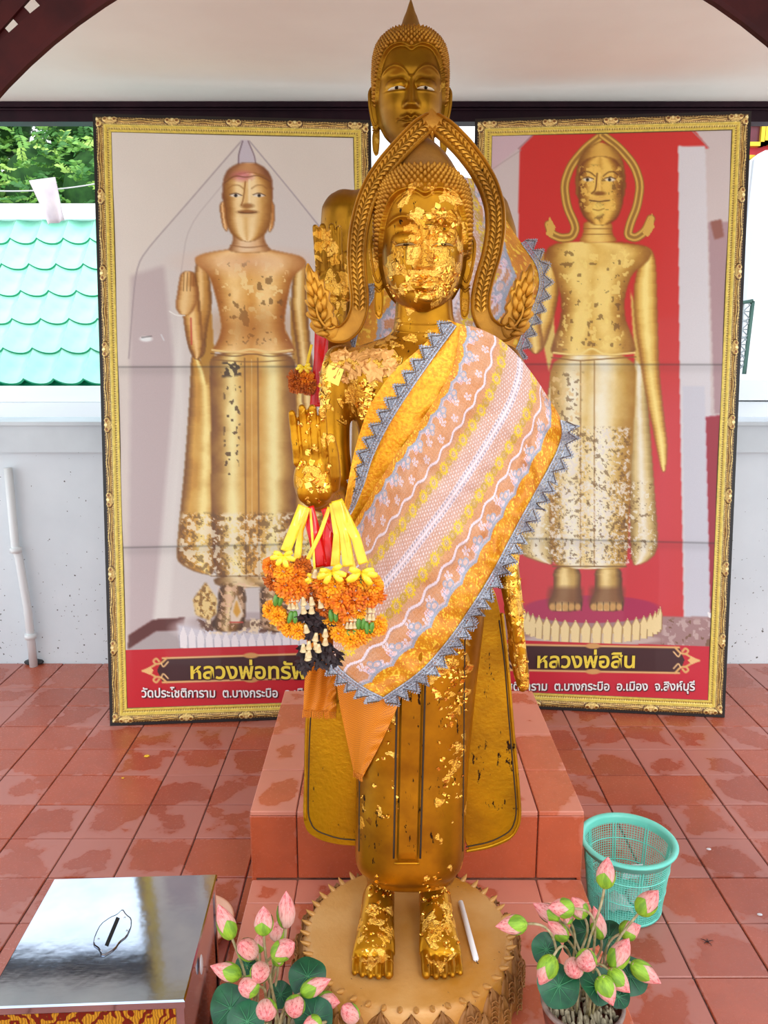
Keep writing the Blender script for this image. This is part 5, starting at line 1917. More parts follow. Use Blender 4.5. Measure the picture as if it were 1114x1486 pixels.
# ------------------------------------------------------------------ lotus base
LC = Vector((.054, 1.620, 0))
LR = .236
base_o = obj('lotus_base', MB().lathe([(.0, .157 - .157 + .157), (.228, .157), (.239, .17), (.233, .20), (.239, .24), (.233, .270), (.226, .281), (.216, .2845), (.12, .2865), (0, .2868)], (LC.x, LC.y, 0), 72), M_base_top, statue)
def petal_mesh(w, h0, h1, nm):
    """bent carved petal (x = arc, -y = outwards) with a midrib and ridged border"""
    nu, nv = 13, 14
    arr = np.zeros((nu, nv, 3))
    for i in range(nu):
        u = i / (nu - 1) * 2 - 1
        for j in range(nv):
            v = j / (nv - 1)
            wd = w * (1 - max(0, (v - .35) / .65) ** 2.2 * .97)
            bul = .010 + .015 * math.sin(math.pi * min(1, v * .95 + .05)) * (1 - u * u * .75)
            rid = .0030 * math.cos(abs(u) * 15) + .0035 * math.exp(-(u / .12) ** 2)
            arr[i, j] = (u * wd, -(bul + rid), h0 + (h1 - h0) * v - .006 * u * u * v)
    q = MB()
    q.grid(arr)
    for k in range(5):
        vz = h0 + (h1 - h0) * (.14 + k * .15)
        for sg in (-1, 1):
            q.tube([(sg * .001, -.030, vz - .004), (sg * w * .22, -.0275, vz + .004), (sg * w * .42, -.024, vz + .002), (sg * w * .40, -.024, vz - .006)], .0020, 5, cap=False)
    me = q.mesh(nm)
    me.materials.append(M_base_clay)
    me.polygons.foreach_set('use_smooth', [True] * len(me.polygons))
    return me
NP = 24
wp = math.pi * LR / NP
pm1 = petal_mesh(wp * 1.04, .200, .281, 'petal')
pm2 = petal_mesh(wp * 1.06, .159, .245, 'petal')
for k in range(NP):
    for pm, off, rr in ((pm1, 0, LR - .012), (pm2, .5, LR - .004)):
        a = 2 * math.pi * (k + off) / NP
        inst(pm, 'petal', base_o, (LC.x + rr * math.sin(a), LC.y - rr * math.cos(a), 0), (0, 0, a))
q = MB()
q.tube([(0, .010, -.004), (0, 0, .001), (0, -.006, .004), (0, -.012, .0075), (0, -.0155, .011)], [.005, .0062, .0050, .0028, .0006], 7)
me_t = q.mesh('rim_tooth')
me_t.materials.append(M_base_top)
me_t.polygons.foreach_set('use_smooth', [True] * len(me_t.polygons))
for k in range(44):
    a = 2 * math.pi * (k + .3) / 44
    inst(me_t, 'rim_tooth', base_o, (LC.x + (LR - .010) * math.sin(a), LC.y - (LR - .010) * math.cos(a), .2805), (0, 0, a))

# ------------------------------------------------------------------ loose gold leaf on the figure
rng = random.Random(77)
def flakes(regions, bvh, mat, root, nm='gold_leaf_flakes', seed=1):
    q = MB()
    rg = random.Random(seed)
    for (cx_, cy_, rx, ry, n, s0_, s1_) in regions:
        for _ in range(n):
            a = rg.uniform(0, 2 * math.pi)
            r_ = math.sqrt(rg.random())
            px, py = cx_ + rx * r_ * math.cos(a), cy_ + ry * r_ * math.sin(a)
            h, nr = hit(px, py, bvh)
            if h is None:
                continue
            if nr.y > 0:
                nr = -nr
            if abs(nr.y) < .12:
                continue
            nr = (nr + Vector((rg.uniform(-.25, .25), 0, rg.uniform(-.25, .25)))).normalized()
            s_ = rg.uniform(s0_, s1_)
            u = nr.orthogonal().normalized()
            w_ = nr.cross(u)
            ph = rg.uniform(0, 6.28)
            u, w_ = u * math.cos(ph) + w_ * math.sin(ph), w_ * math.cos(ph) - u * math.sin(ph)
            vs_ = []
            for i in range(4):
                for j in range(3):
                    vs_.append(h + u * ((i / 3 - .5) * s_ * rg.uniform(.8, 1.2)) + w_ * ((j / 2 - .5) * s_ * .8 * rg.uniform(.7, 1.25)) + nr * (rg.uniform(.0006, .0020) + (.0035 if rg.random() < .10 else 0)))
            q.add(vs_, [(i * 3 + j, (i + 1) * 3 + j, (i + 1) * 3 + j + 1, i * 3 + j + 1) for i in range(3) for j in range(2)])
    if q.n:
        return obj(nm, q, mat, root, kind='stuff', smooth=False)
bv_head = bvh_of([headA])
flakes([(635, 330, 34, 32, 16, .007, .013), (650, 385, 20, 50, 18, .006, .012), (615, 415, 34, 20, 20, .005, .009), (575, 405, 20, 34, 8, .006, .012), (652, 420, 18, 30, 8, .005, .010)], bv_head, M_leaf_flake, statue, seed=3)
M_leaf_pink = simple('matt_gold_leaf_sheet', (226, 168, 96), .45, metal=.45, c2=(206, 146, 74), scale=40)
flakes([(500, 530, 22, 22, 22, .012, .022), (548, 530, 30, 22, 30, .014, .026)], BV, M_leaf_pink, statue, nm='gold_leaf_sheets', seed=5)
flakes([(530, 580, 12, 28, 26, .008, .015), (470, 560, 8, 45, 22, .008, .015), (457, 690, 26, 38, 18, .006, .012), (450, 620, 26, 28, 10, .004, .008),
        (745, 840, 14, 70, 22, .006, .014), (756, 940, 10, 60, 22, .005, .012), (655, 1010, 22, 50, 36, .005, .011), (655, 1100, 20, 70, 26, .004, .010), (640, 970, 45, 45, 26, .006, .016), (560, 1120, 40, 80, 18, .005, .010),
        (540, 1350, 28, 36, 34, .003, .009), (640, 1345, 32, 38, 36, .003, .009), (553, 1290, 18, 22, 20, .004, .010), (632, 1290, 22, 26, 26, .004, .009)], BV, M_leaf_flake, statue, nm='gold_leaf_flakes', seed=6)
# one fresh square of leaf on the shoulder
sq = [on_body([p], .004)[0] for p in ((477, 529), (499, 536), (491, 560), (471, 551))]
obj('gold_leaf_square', MB().prism(sq, (0, .0008, 0)), simple('bright_yellow_leaf', (214, 206, 92), .3, metal=.6), statue, smooth=False, label='square pale yellow sheet of gold leaf')

# candle left on the base
c0, c1 = PZ(668, 1309, .2935), PZ(691, 1394, .2925)
mb = MB()
ax = (c1 - c0).normalized()
mb.tube([c0, c0 + ax * .001, c1 - ax * .004, c1], [.0045, .0062, .0062, .003], 14)
cand = obj('candle', mb, simple('white_wax', (236, 234, 236), .35), None)
tag(cand, 'white candle lying on the ochre lotus base beside the feet', 'candle')
obj('wick', MB().tube([c1, c1 + ax * .006, c1 + ax * .010 + Vector((.002, 0, .001))], .001, 5), M_groove, cand)
# ------------------------------------------------------------------ rear statue on the upper step
RY_ = 2.40
RX = P(597, 400, RY_).x
rear = thing('golden_statue', (RX, RY_, .357), 'taller golden standing Buddha statue with pointed flame finial, behind the foremost one', 'statue', 'gilded standing statues')
mb = MB()
rows = [(1040, 490, 705, RY_, .12), (1000, 500, 700, RY_, .125), (800, 505, 696, RY_, .125), (640, 510, 690, RY_, .12), (520, 512, 688, RY_, .115), (430, 512, 692, RY_, .12), (360, 500, 702, RY_, .125), (320, 490, 714, RY_, .12), (295, 492, 712, RY_, .10), (278, 515, 690, RY_, .085), (266, 545, 652, RY_, .07), (256, 560, 636, RY_, .066)]
mb.loft([prow(*r) for r in rows], 40)
mb.loft([prow(*r) for r in [(262, 562, 634, RY_, .064), (230, 565, 631, RY_, .06), (190, 566, 630, RY_, .06)]], 28)
ptube(mb, [(502, 306, RY_, 36), (497, 340, RY_, 33), (496, 420, RY_, 28), (500, 510, RY_ - .02, 27), (500, 545, RY_ - .08, 25), (492, 520, 2.24, 22), (484, 478, 2.14, 20), (482, 458, 2.12, 20)], 20)
ptube(mb, [(702, 306, RY_, 36), (716, 340, RY_, 33), (730, 430, RY_, 30), (730, 540, RY_, 26), (724, 640, RY_ - .02, 22), (722, 720, RY_ - .03, 16), (724, 800, RY_ - .03, 12), (726, 850, RY_ - .03, 8)], 20)
# feet and lower legs
for x in (560, 640):
    q_ = P(x, 1060, RY_)
    mb.tube([(q_.x, RY_, .40), (q_.x, RY_, .62)], [.05, .055], 20)
    mb.ell((q_.x, RY_ - .06, .40), (.055, .15, .04), 20, 10)
rb = remeshed(mb, .0085, 6, 'body')
mb = MB()
HY = 2.12
hand_px(mb, [(457, 325, 462, 388, 4.9), (468, 323, 471, 386, 5.2), (481, 323, 482, 386, 5.2), (492, 326, 492, 388, 4.9)], (484, 420, 24, 38), [(506, 432, 2.115, 6.5), (508, 410, 2.10, 6.5), (505, 385, 2.09, 6), (502, 368, 2.095, 5)], HY)
ptube(mb, [(483, 470, HY + .01, 19), (484, 440, HY + .005, 20)], 18)
rh = remeshed(mb, .0027, 3, 'h')
rb.add(np.concatenate(rh.v), rh.f)
rear_body = obj('body', rb, M_gold_rear, rear)
leaf_attr(rear_body, lambda x, y, co: np.maximum(blob(x, y, 474, 350, 26, 34, .55), np.maximum(blob(x, y, 482, 420, 14, 34, .9), blob(x, y, 500, 410, 12, 40, .7))) * (co[:, 1] < 2.2))
base_r = obj('lotus_pedestal', MB().lathe([(0, .357), (.27, .357), (.285, .365), (.275, .375), (.26, .385), (.0, .387)], (P(600, 1060, RY_).x, RY_ - .03, 0), 48), M_base_top, rear)
RC = P(595, 139, RY_ - .01)
RS = 47 / FPX * ((RC - cam.location).dot(Vector((0, CP_, -SP))))
headB = build_head(rear, RC, RS, M_gold_rear, M_gold_carved, True, hair_top=1.86)
leaf_attr(headB, lambda x, y, co: np.zeros(len(x)))
k_ = RS / 47
q = MB()
z0 = P(595, 58, RC.y).z
prof = []
for (yy_, r_) in ((62, 24), (55, 21.5), (45, 17), (35, 12.8), (26, 10), (18, 6.6), (10, 4.2), (4, 2.4), (-1, .5)):
    prof.append((r_ * k_, P(595, yy_, RC.y).z - z0))
q.lathe(prof, (RC.x, RC.y, z0), 32)
obj('flame_finial', q, gold_mat('bronze_gold_finial', (156, 112, 36), (128, 86, 24), .5, .45, dark=.74, leafy=False), rear)
# ------------------------------------------------------------------ draped sashes
def lace_canvas(nu, nv, L_, Wd, seed, band_l=.09, band_r=.12):
    """weave colours in cloth coordinates: x along the sash (m-ish px), y across 0..1"""
    cv = Canvas(0, L_, 0, Wd, nu, nv, (214, 160, 112))
    X, Y = cv.X, cv.Y
    W_ = Wd
    rg = np.random.RandomState(seed)
    n1 = vnoise(nv, nu, 16, seed, 3)
    cv.a = np.array((200, 122, 56.))[None, None] * (1 - n1[..., None] * .9) + np.array((212, 160, 128.))[None, None] * (n1[..., None] * .9)
    mesh_ = ((np.sin(X * 2.4) * np.sin(Y * 2.4)) > .15)
    cv.put(mesh_.astype(float), (232, 210, 206), .28)
    lil, gry, yel, ora = (232, 218, 228), (160, 168, 186), (214, 178, 30), (226, 140, 10)
    v = Y / W_
    # centre dotted net
    m = np.clip((v - .34) / .03, 0, 1) * np.clip((.66 - v) / .03, 0, 1)
    cv.put(m, (206, 172, 170), .62)
    dots = ((X % 5.2) < 2) & (((Y + (np.floor(X / 5.2) % 2) * 2.6) % 5.2) < 2.2)
    cv.put(m * dots, (244, 238, 242), .75)
    # eyelet line down the middle
    for off in (-4.6, 4.6):
        cv.put(np.exp(-((Y - W_ * .5 - off) / 2.4) ** 2), (232, 224, 236), .9)
        e = ((X % 6) < 2.6) & (np.abs(Y - W_ * .5 - off) < 1.4)
        cv.put(e.astype(float), (128, 116, 132), .75)
    cv.put(np.exp(-((Y - W_ * .5) / 1.6) ** 2), (236, 230, 244), .9)
    # yellow flower chains
    for vc, dark in ((.335, 1.0), (.655, .98)):
        yc = W_ * vc
        cv.put(np.exp(-((Y - yc) / 9) ** 2), (206, 170, 110), .45)
        k = 0
        x = 5.0
        while x < L_:
            big = 8.6 if k % 2 == 0 else 6.4
            d = np.hypot(X - x, Y - yc)
            an = np.arctan2(Y - yc, X - x)
            ring = (np.abs(d - big * (.78 + .16 * np.cos(an * 10))) < big * .22)
            cv.put(ring.astype(float), (230, 196, 20) if k % 2 == 0 else (192, 156, 40), .95)
            cv.put((d < big * .42).astype(float), (222, 196, 190), .8)
            cv.put((np.abs(d - big * .25) < .9).astype(float), (190, 150, 70), .8)
            x += 15.5
            k += 1
    # white wavy cords outside the chains
    for vc, ph in ((.255, 0), (.735, 2)):
        yc = W_ * vc + 2.6 * np.sin(X / 6.5 + ph)
        cv.put((np.abs(Y - yc) < 1.8).astype(float), (228, 214, 224), .95)
        cv.put((np.abs(Y - yc - 3.0) < .8).astype(float), (170, 140, 130), .6)
    # small sprigs in the side fields
    for vc in (.17, .81):
        x = 8.0
        k = 0
        while x < L_:
            yc = W_ * (vc + .028 * (1 if k % 2 else -1))
            for dx, dy in ((0, 0), (5, 1), (2, 5), (-4, 3), (-2, -4), (4, -4)):
                d = np.hypot(X - x - dx, Y - yc - dy)
                cv.put((d < 2.2).astype(float), lil, .9)
                cv.put((d < .8).astype(float), (176, 130, 140), .8)
            x += 24
            k += 1
    # scalloped borders with outlined bows; orange satin beyond them
    for side in (0, 1):
        d0 = Y if side == 0 else (W_ - Y)
        bd = (band_l if side == 0 else band_r) * W_
        sc_ = bd + 5.0 * np.abs(np.sin(X / 42 * math.pi)) ** .7
        sat = vnoise(nv, nu, 9, seed + 5 + side, 3)[..., None]
        mm = (d0 < sc_).astype(float)
        col = np.array((198, 108, 8.)) * (1 - sat) + np.array((240, 172, 20.)) * sat
        gl = (vnoise(nv, nu, 2.0, seed + 9, 1) > .72)[..., None]
        col = np.where(gl, np.array((250, 206, 60.)), col)
        cv.a = cv.a * (1 - mm[..., None]) + col * mm[..., None]
        cv.put((np.abs(d0 - sc_) < 2.0).astype(float), gry, .95)
        cv.put((np.abs(d0 - sc_ - 3.6) < 1.3).astype(float), (206, 196, 214), .8)
        x = 21.0
        while x < L_:
            for (ox, oy, rx_, ry_) in ((-6, 15, 6.5, 4.6), (6, 12, 6.5, 4.6), (0, 21, 4, 3.5)):
                e = np.sqrt(((X - x - ox) / rx_) ** 2 + ((d0 - bd - oy + 2) / ry_) ** 2)
                cv.put((e < .8).astype(float), (230, 206, 212), .6)
                cv.put((np.abs(e - .95) < .24).astype(float), gry, .95)
            for tt in range(9):
                e = np.hypot(X - x - 13 + (tt % 3) * 3.4, d0 - bd - 10 - (tt // 3) * 3.4)
                cv.put((e < 1.3).astype(float), (236, 200, 216), .9)
            x += 42.0
    cv.a *= .93
    return cv

def polyl(pts, n):
    """n points evenly spaced on a smoothed polyline"""
    p = chaikin(pts, False, 3)
    p = np.array(p)
    d = np.r_[0, np.cumsum(np.hypot(*(p[1:] - p[:-1]).T))]
    t = np.linspace(0, d[-1], n)
    return np.stack([np.interp(t, d, p[:, 0]), np.interp(t, d, p[:, 1])], -1), d[-1]

def drape(A, B, bvh, nu, nv, lift, dflt, wr_amp=.004, wr_f=5.0, T=None, E=None, skew=.35, floor_y=None):
    """cloth between edge A (v=0) and edge B (v=1) lying on whatever the body offers underneath"""
    pa, la = polyl(A, nu)
    pb, lb = polyl(B, nu)
    px = np.zeros((nu, nv, 2))
    v = np.linspace(0, 1, nv)[None, :, None]
    px[:] = pa[:, None] * (1 - v) + pb[:, None] * v
    if T is not None:       # bulge of the head end so it follows its own outline
        pt, _ = polyl(T, nv)
        dt = pt - px[0]
        u = np.linspace(0, 1, nu)[:, None, None]
        px += dt[None] * (1 - u) ** 2.5
    if E is not None:
        pe, _ = polyl(E, nv)
        de = pe - px[-1]
        u = np.linspace(0, 1, nu)[:, None, None]
        px += de[None] * u ** 2.5
    # depth on a coarse grid, filled and relaxed
    cu, cvn = 46, 26
    iu = np.linspace(0, nu - 1, cu).astype(int)
    iv = np.linspace(0, nv - 1, cvn).astype(int)
    D = np.full((cu, cvn), np.nan)
    for a, i in enumerate(iu):
        for b, j in enumerate(iv):
            h, _ = hit(px[i, j, 0], px[i, j, 1], bvh)
            if h is not None and h.y < dflt + .12:
                D[a, b] = h.y
    known = ~np.isnan(D)
    S = np.where(known, D, dflt)
    hard = S.copy()
    for _ in range(160):
        p = np.pad(S, 1, mode='edge')
        S2 = (p[:-2, 1:-1] + p[2:, 1:-1] + p[1:-1, :-2] + p[1:-1, 2:]) / 4
        S = np.where(known, np.minimum(hard, S * .3 + S2 * .7), S2)
    for _ in range(3):
        p = np.pad(S, 1, mode='edge')
        S = (p[:-2, 1:-1] + p[2:, 1:-1] + p[1:-1, :-2] + p[1:-1, 2:] + 2 * S) / 6
    S = np.where(known, np.minimum(S, hard), S)
    # bilinear back to the fine grid
    fu, fv = np.arange(nu) / (nu - 1) * (cu - 1), np.arange(nv) / (nv - 1) * (cvn - 1)
    u0, v0 = np.minimum(fu.astype(int), cu - 2), np.minimum(fv.astype(int), cvn - 2)
    tu, tv = (fu - u0)[:, None], (fv - v0)[None]
    Df = (S[u0][:, v0] * (1 - tu) * (1 - tv) + S[u0 + 1][:, v0] * tu * (1 - tv) + S[u0][:, v0 + 1] * (1 - tu) * tv + S[u0 + 1][:, v0 + 1] * tu * tv)
    U = np.linspace(0, 1, nu)[:, None]
    V = np.linspace(0, 1, nv)[None]
    n_ = vnoise(nu, nv, 40, 8, 2) - .5
    wr = wr_amp * (np.sin((V * wr_f + U * skew * 4 + n_ * .8) * 2 * math.pi) * .5 + .5) * (.4 + .6 * V)
    wr = wr + wr_amp * .8 * np.sin((U * 7 + V * 2 + n_) * 2 * math.pi) * (V > .7) * (V - .7) / .3
    Df = Df - lift - wr
    out = np.zeros((nu, nv, 3))
    dz = -(px[..., 1] - CY) / FPX
    t = Df / (CP_ + dz * SP)
    out[..., 0] = (px[..., 0] - CX) / FPX * t
    out[..., 1] = Df
    out[..., 2] = CAMH + (-SP + dz * CP_) * t
    return out, px

M_lace = printed('lace_over_satin', .5, metal=.0, bmp=.5, scale=420, grain=.16)
M_satin = simple('orange_gold_satin', (226, 140, 12), .38, metal=.35, c2=(244, 176, 30), scale=160, bmp=.35, ns=2)
M_weave, nt_, bs_ = newmat('saffron_basket_weave')
co_ = objco(nt_)
wv = nt_.nodes.new('ShaderNodeTexChecker')
wv.inputs['Scale'].default_value = 420
L(nt_, co_, wv.inputs[0])
L(nt_, mixc(nt_, wv.outputs['Fac'], lin((186, 98, 4)), lin((222, 134, 8))), bs_.inputs['Base Color'])
bs_.inputs['Roughness'].default_value = .55
bump(nt_, bs_, wv.outputs['Fac'], .5, .002)
M_silver = simple('silver_lace_thread', (188, 192, 202), .42, metal=.3, c2=(120, 126, 140), scale=300, ns=2)

M_brownthread = simple('antique_gold_thread', (96, 66, 26), .5, metal=.4)
def lace_trim(root, edge3, out3, nm, period, width, mat, seed=1):
    """knotted lace edging: crossing threads and pointed teeth outside the cloth edge.
    edge3: (n,3) points of the cloth edge, out3: (n,3) unit outward vectors in the cloth plane"""
    d = np.r_[0, np.cumsum(np.linalg.norm(edge3[1:] - edge3[:-1], axis=1))]
    tot = d[-1]
    def at(s, w, lift=0.0):
        s = min(max(s, 0), tot)
        e = np.array([np.interp(s, d, edge3[:, i]) for i in range(3)])
        o = np.array([np.interp(s, d, out3[:, i]) for i in range(3)])
        return Vector(e + o * w + np.array((0, -.003 - lift, 0)))
    q = MB()
    n = max(1, int(round(tot / period)))
    per = tot / n
    rg = random.Random(seed)
    th = .0013
    W1 = width
    for k in range(n):
        s0_ = k * per
        j = rg.uniform(-.04, .04) * per
        tip = (s0_ + per * .5 + j, W1)
        # nested pointed tooth outlines
        for f_, t_ in ((1.0, .0015), (.78, .0010), (.55, .0010)):
            pts = [at(s0_ + per * (.5 - .5 * f_), W1 * .30), at(tip[0] - per * .16 * f_, W1 * (.30 + .42 * f_)), at(tip[0], W1 * (.30 + .70 * f_), .001), at(tip[0] + per * .16 * f_, W1 * (.30 + .42 * f_)), at(s0_ + per * (.5 + .5 * f_), W1 * .30)]
            q.tube(pts, t_, 4, cap=False)
        # zigzag ground and picots
        m = 3
        for i in range(m):
            a0, a1 = s0_ + per * i / m, s0_ + per * (i + 1) / m
            q.tube([at(a0, .0), at((a0 + a1) / 2, W1 * .34, .001), at(a1, .0)], th, 4, cap=False)
            q.tube([at(a0, W1 * .34), at((a0 + a1) / 2, .0, .0015), at(a1, W1 * .34)], th, 4, cap=False)
        for i in range(5):
            f_ = (i + .5) / 5
            for sg in (-1, 1):
                b = at(tip[0] + sg * per * .44 * (1 - f_), W1 * (.32 + .62 * f_))
                c = at(tip[0] + sg * per * (.44 * (1 - f_) + .12), W1 * (.36 + .62 * f_), .001)
                q.tube([b, c], .0013, 4, cap=False)
                q.tube([b, at(tip[0], W1 * (.36 + .3 * f_))], th, 4, cap=False)
    for w_, t_ in ((0.0, .0020), (W1 * .34, .0015), (W1 * .17, .0012)):
        q.tube([at(s_, w_, .001) for s_ in np.linspace(0, tot, max(12, n * 4))], t_, 5, cap=False)
    tr = obj(nm, q, mat, root, kind='stuff')
    q = MB()
    zz_ = []
    for k in range(n):
        zz_ += [at(k * per, W1 * .30, .003), at(k * per + per * .5, W1 * .80, .003)]
    zz_.append(at(tot, W1 * .30, .003))
    q.tube(zz_, .0011, 4, cap=False)
    obj('zigzag_thread', q, M_brownthread, tr)
    return tr

def edge_out(out, i_edge, i_in):
    e, inn = out[:, i_edge], out[:, i_in]
    t = np.gradient(e, axis=0)
    t /= np.linalg.norm(t, axis=1, keepdims=True) + 1e-9
    o = e - inn
    o -= (o * t).sum(1, keepdims=True) * t
    o[:, 1] *= .3
    o /= np.linalg.norm(o, axis=1, keepdims=True) + 1e-9
    for _ in range(12):
        o[1:-1] = (o[:-2] + o[1:-1] + o[2:]) / 3
    return e, o

def add_sheet(root, out, nm, mat, cols=None, th=.0016, smooth=True):
    mb = MB()
    mb.grid(out)
    return obj(nm, mb, mat, root, cols=cols)

# ---- rear statue's sash
BVR = bvh_of([rear_body])
sashR = thing('lace_sash', (RX, 2.2, 1.5), 'lace and orange satin sash over the shoulder of the taller rear statue', 'sash')
A = [(648, 252), (600, 330), (560, 400), (520, 470), (505, 560)]
B = [(700, 262), (740, 330), (790, 400), (760, 480), (700, 620)]
outR, _ = drape(A, B, BVR, 150, 110, .012, 2.36, .006, 4)
cvR = lace_canvas(150, 110, 300, 150, 21, .10, .17)
add_sheet(sashR, outR, 'lace_cloth', M_lace, nlin(cvR.a.transpose(1, 0, 2)).reshape(-1, 3))
e_, o_ = edge_out(outR, -1, -6)
lace_trim(sashR, e_[40:], o_[40:], 'silver_lace', .034, .040, M_silver, 3)
e_, o_ = edge_out(outR, 0, 5)
lace_trim(sashR, e_, o_, 'silver_lace', .034, .034, M_silver, 4)
e2 = [(735, 340), (772, 375), (792, 402), (770, 440), (735, 470), (705, 500)]

# ---- main statue's sash
sash = thing('lace_sash', (.1, 1.55, 1.1), 'floral lace sash with orange satin and silver lace edging on the foremost statue', 'sash')
A = [(668, 472), (660, 530), (632, 580), (600, 626), (571, 664), (542, 711), (520, 748), (506, 772), (502, 792)]
B = [(812, 604), (817, 628), (808, 656), (790, 690), (762, 740), (738, 785), (715, 830), (684, 880), (650, 930), (610, 975), (556, 1012)]
TT = [(668, 472), (690, 474), (724, 490), (752, 516), (778, 550), (800, 584), (812, 604)]
EE = [(502, 792), (494, 830), (486, 890), (482, 950), (490, 968), (510, 985), (532, 1000), (556, 1012)]
NU, NV = 520, 230
outS, pxS = drape(A, B, BV, NU, NV, .010, 1.66, .010, 3.6, T=TT, E=EE)
cvS = lace_canvas(NU, NV, 560, 232, 33, .04, .125)
add_sheet(sash, outS, 'lace_cloth', M_lace, nlin(cvS.a.transpose(1, 0, 2)).reshape(-1, 3))
e_, o_ = edge_out(outS, -1, -8)
lace_trim(sash, e_[6:], o_[6:], 'silver_lace', .0265, .036, M_silver, 7)
# end edge
j0_ = int(NV * .64)
eE, inE = outS[-1, j0_:], outS[-9, j0_:]
oE = eE - inE
oE[:, 1] *= .3
oE /= np.linalg.norm(oE, axis=1, keepdims=True)
lace_trim(sash, eE, oE, 'silver_lace', .026, .034, M_silver, 8)
# orange satin under-layer along the upper edge, with its own lace
A2 = [(650, 464), (612, 503), (568, 540), (536, 587), (523, 624), (513, 658), (505, 699), (499, 735), (497, 770)]
A3 = [(673, 472), (666, 530), (638, 582), (606, 628), (577, 666), (548, 713), (526, 750), (512, 775), (505, 796)]
outO, _ = drape(A2, A3, BV, 160, 24, .0035, 1.60, .0025, 2)
add_sheet(sash, outO, 'satin_band', M_satin)
BVS = None
# silver lace lying along the middle of that band
pl_, _ = polyl([(661, 473), (632, 512), (600, 558), (576, 594), (557, 626), (538, 666), (529, 699), (514, 736), (504, 752)], 120)
mid2 = []
BVO = bvh_of([o__ for o__ in sash.children if o__.name.startswith('satin')] + [body_o])
for x_, y_ in pl_:
    h, _n = hit(x_, y_, BVO)
    mid2.append(h if h is not None else P(x_, y_, 1.6))
mid2 = np.array([tuple(v_) for v_ in mid2]) + np.array((0, -.002, 0))
for _ in range(8):
    mid2[1:-1] = (mid2[:-2] + mid2[1:-1] + mid2[2:]) / 3
t = np.gradient(mid2, axis=0)
t /= np.linalg.norm(t, axis=1, keepdims=True)
o = np.cross(t, np.array((0, -1.0, 0)))
o *= -np.sign(o[60, 0]) if o[60, 0] > 0 else 1
o[:, 1] += .10
o /= np.linalg.norm(o, axis=1, keepdims=True)
lace_trim(sash, mid2, o, 'silver_lace', .0285, .034, M_silver, 9)

# ---- saffron tails hanging below the sash
outT, _ = drape([(484, 950), (490, 1010), (500, 1060), (513, 1120)], [(592, 985), (575, 1030), (552, 1080), (526, 1128)], BV, 90, 40, .006, 1.60, .003, 3)
tail = add_sheet(sash, outT, 'saffron_tail', M_weave)
outT2, _ = drape([(446, 900), (444, 960), (441, 1000), (440, 1032)], [(486, 905), (487, 960), (488, 1010), (488, 1034)], BV, 70, 36, .010, 1.60, .010, 2.5)
tail2 = add_sheet(sash, outT2, 'saffron_tail', M_weave)
q = MB()
rg = random.Random(9)
for k in range(80):
    b = Vector(outT2[-1][int(k / 80 * 35)])
    q.tube([b + Vector((0, -.001, .004)), b + Vector((rg.uniform(-.002, .002), -.002, -.010 - rg.random() * .006))], .0008, 4, cap=False)
for k in range(30):
    b = Vector(outT[-1][int(k / 30 * 39)])
    q.tube([b + Vector((0, -.001, .004)), b + Vector((rg.uniform(-.002, .002), -.002, -.006 - rg.random() * .005))], .0008, 4, cap=False)
obj('fringe', q, M_weave, sash, kind='stuff')
# ================================================================== GARLANDS
M_mari = simple('marigold_orange_petal', (240, 142, 6), .65, c2=(206, 88, 2), scale=90)
M_mari_y = simple('marigold_yellow_petal', (248, 176, 10), .65, c2=(222, 124, 6), scale=90)
M_mari_d = simple('wilted_orange_petal', (206, 104, 12), .7, c2=(150, 66, 10), scale=90)
M_rib_y = simple('yellow_satin_ribbon', (250, 222, 60), .22, c2=(232, 172, 12), scale=20, trans=.0)
M_rib_r = simple('red_satin_ribbon', (214, 10, 8), .25, c2=(176, 4, 4), scale=20)
M_jas = simple('dried_cream_bud', (224, 206, 160), .6, c2=(190, 160, 110), scale=120)
M_bead = simple('green_leaf_bead', (120, 170, 70), .4, c2=(66, 120, 40), scale=140, stretch=(1, 1, .15))
M_dried = simple('dark_dried_petal', (44, 22, 24), .7, c2=(24, 12, 14), scale=60)
rngg = random.Random(404)

def marigold_mesh(nm, mat, R=.021, seed=1):
    rg = random.Random(seed)
    q = MB()
    for ring, (r0, r1, z0_, z1_, n) in enumerate(((.25, 1.0, .0, .02, 15), (.22, .95, .10, .28, 14), (.18, .78, .20, .52, 12), (.12, .55, .30, .72, 10), (.04, .30, .35, .85, 7))):
        for k in range(n):
            a = 2 * math.pi * (k + .5 * (ring % 2) + rg.uniform(-.25, .25)) / n
            w_ = math.pi * r1 / n * 1.25
            rr = r1 * rg.uniform(.86, 1.08)
            zz_ = z1_ + rg.uniform(-.08, .08)
            vs_ = []
            for (r_, z_, hw) in ((r0, z0_, .25), ((r0 + rr) / 2, (z0_ + zz_) / 2 + .10, .95), (rr, zz_, 1.0)):
                for sg in (-1, 0, 1):
                    aa = a + sg * w_ * hw / max(r_, .2) * .5
                    wob = (.06 if sg == 0 else -.03) + rg.uniform(-.05, .05)
                    vs_.append((R * r_ * math.cos(aa) * (1.04 if sg else 1), R * r_ * math.sin(aa) * (1.04 if sg else 1), R * (z_ + wob)))
            q.add(vs_, [(i * 3 + j, i * 3 + j + 1, i * 3 + j + 4, i * 3 + j + 3) for i in range(2) for j in range(2)])
    me = q.mesh(nm)
    me.materials.append(mat)
    return me
MG = [marigold_mesh('marigold', M_mari, .021, 1), marigold_mesh('marigold', M_mari_y, .020, 2), marigold_mesh('marigold', M_mari, .019, 3)]
MGD = marigold_mesh('marigold', M_mari_d, .021, 4)
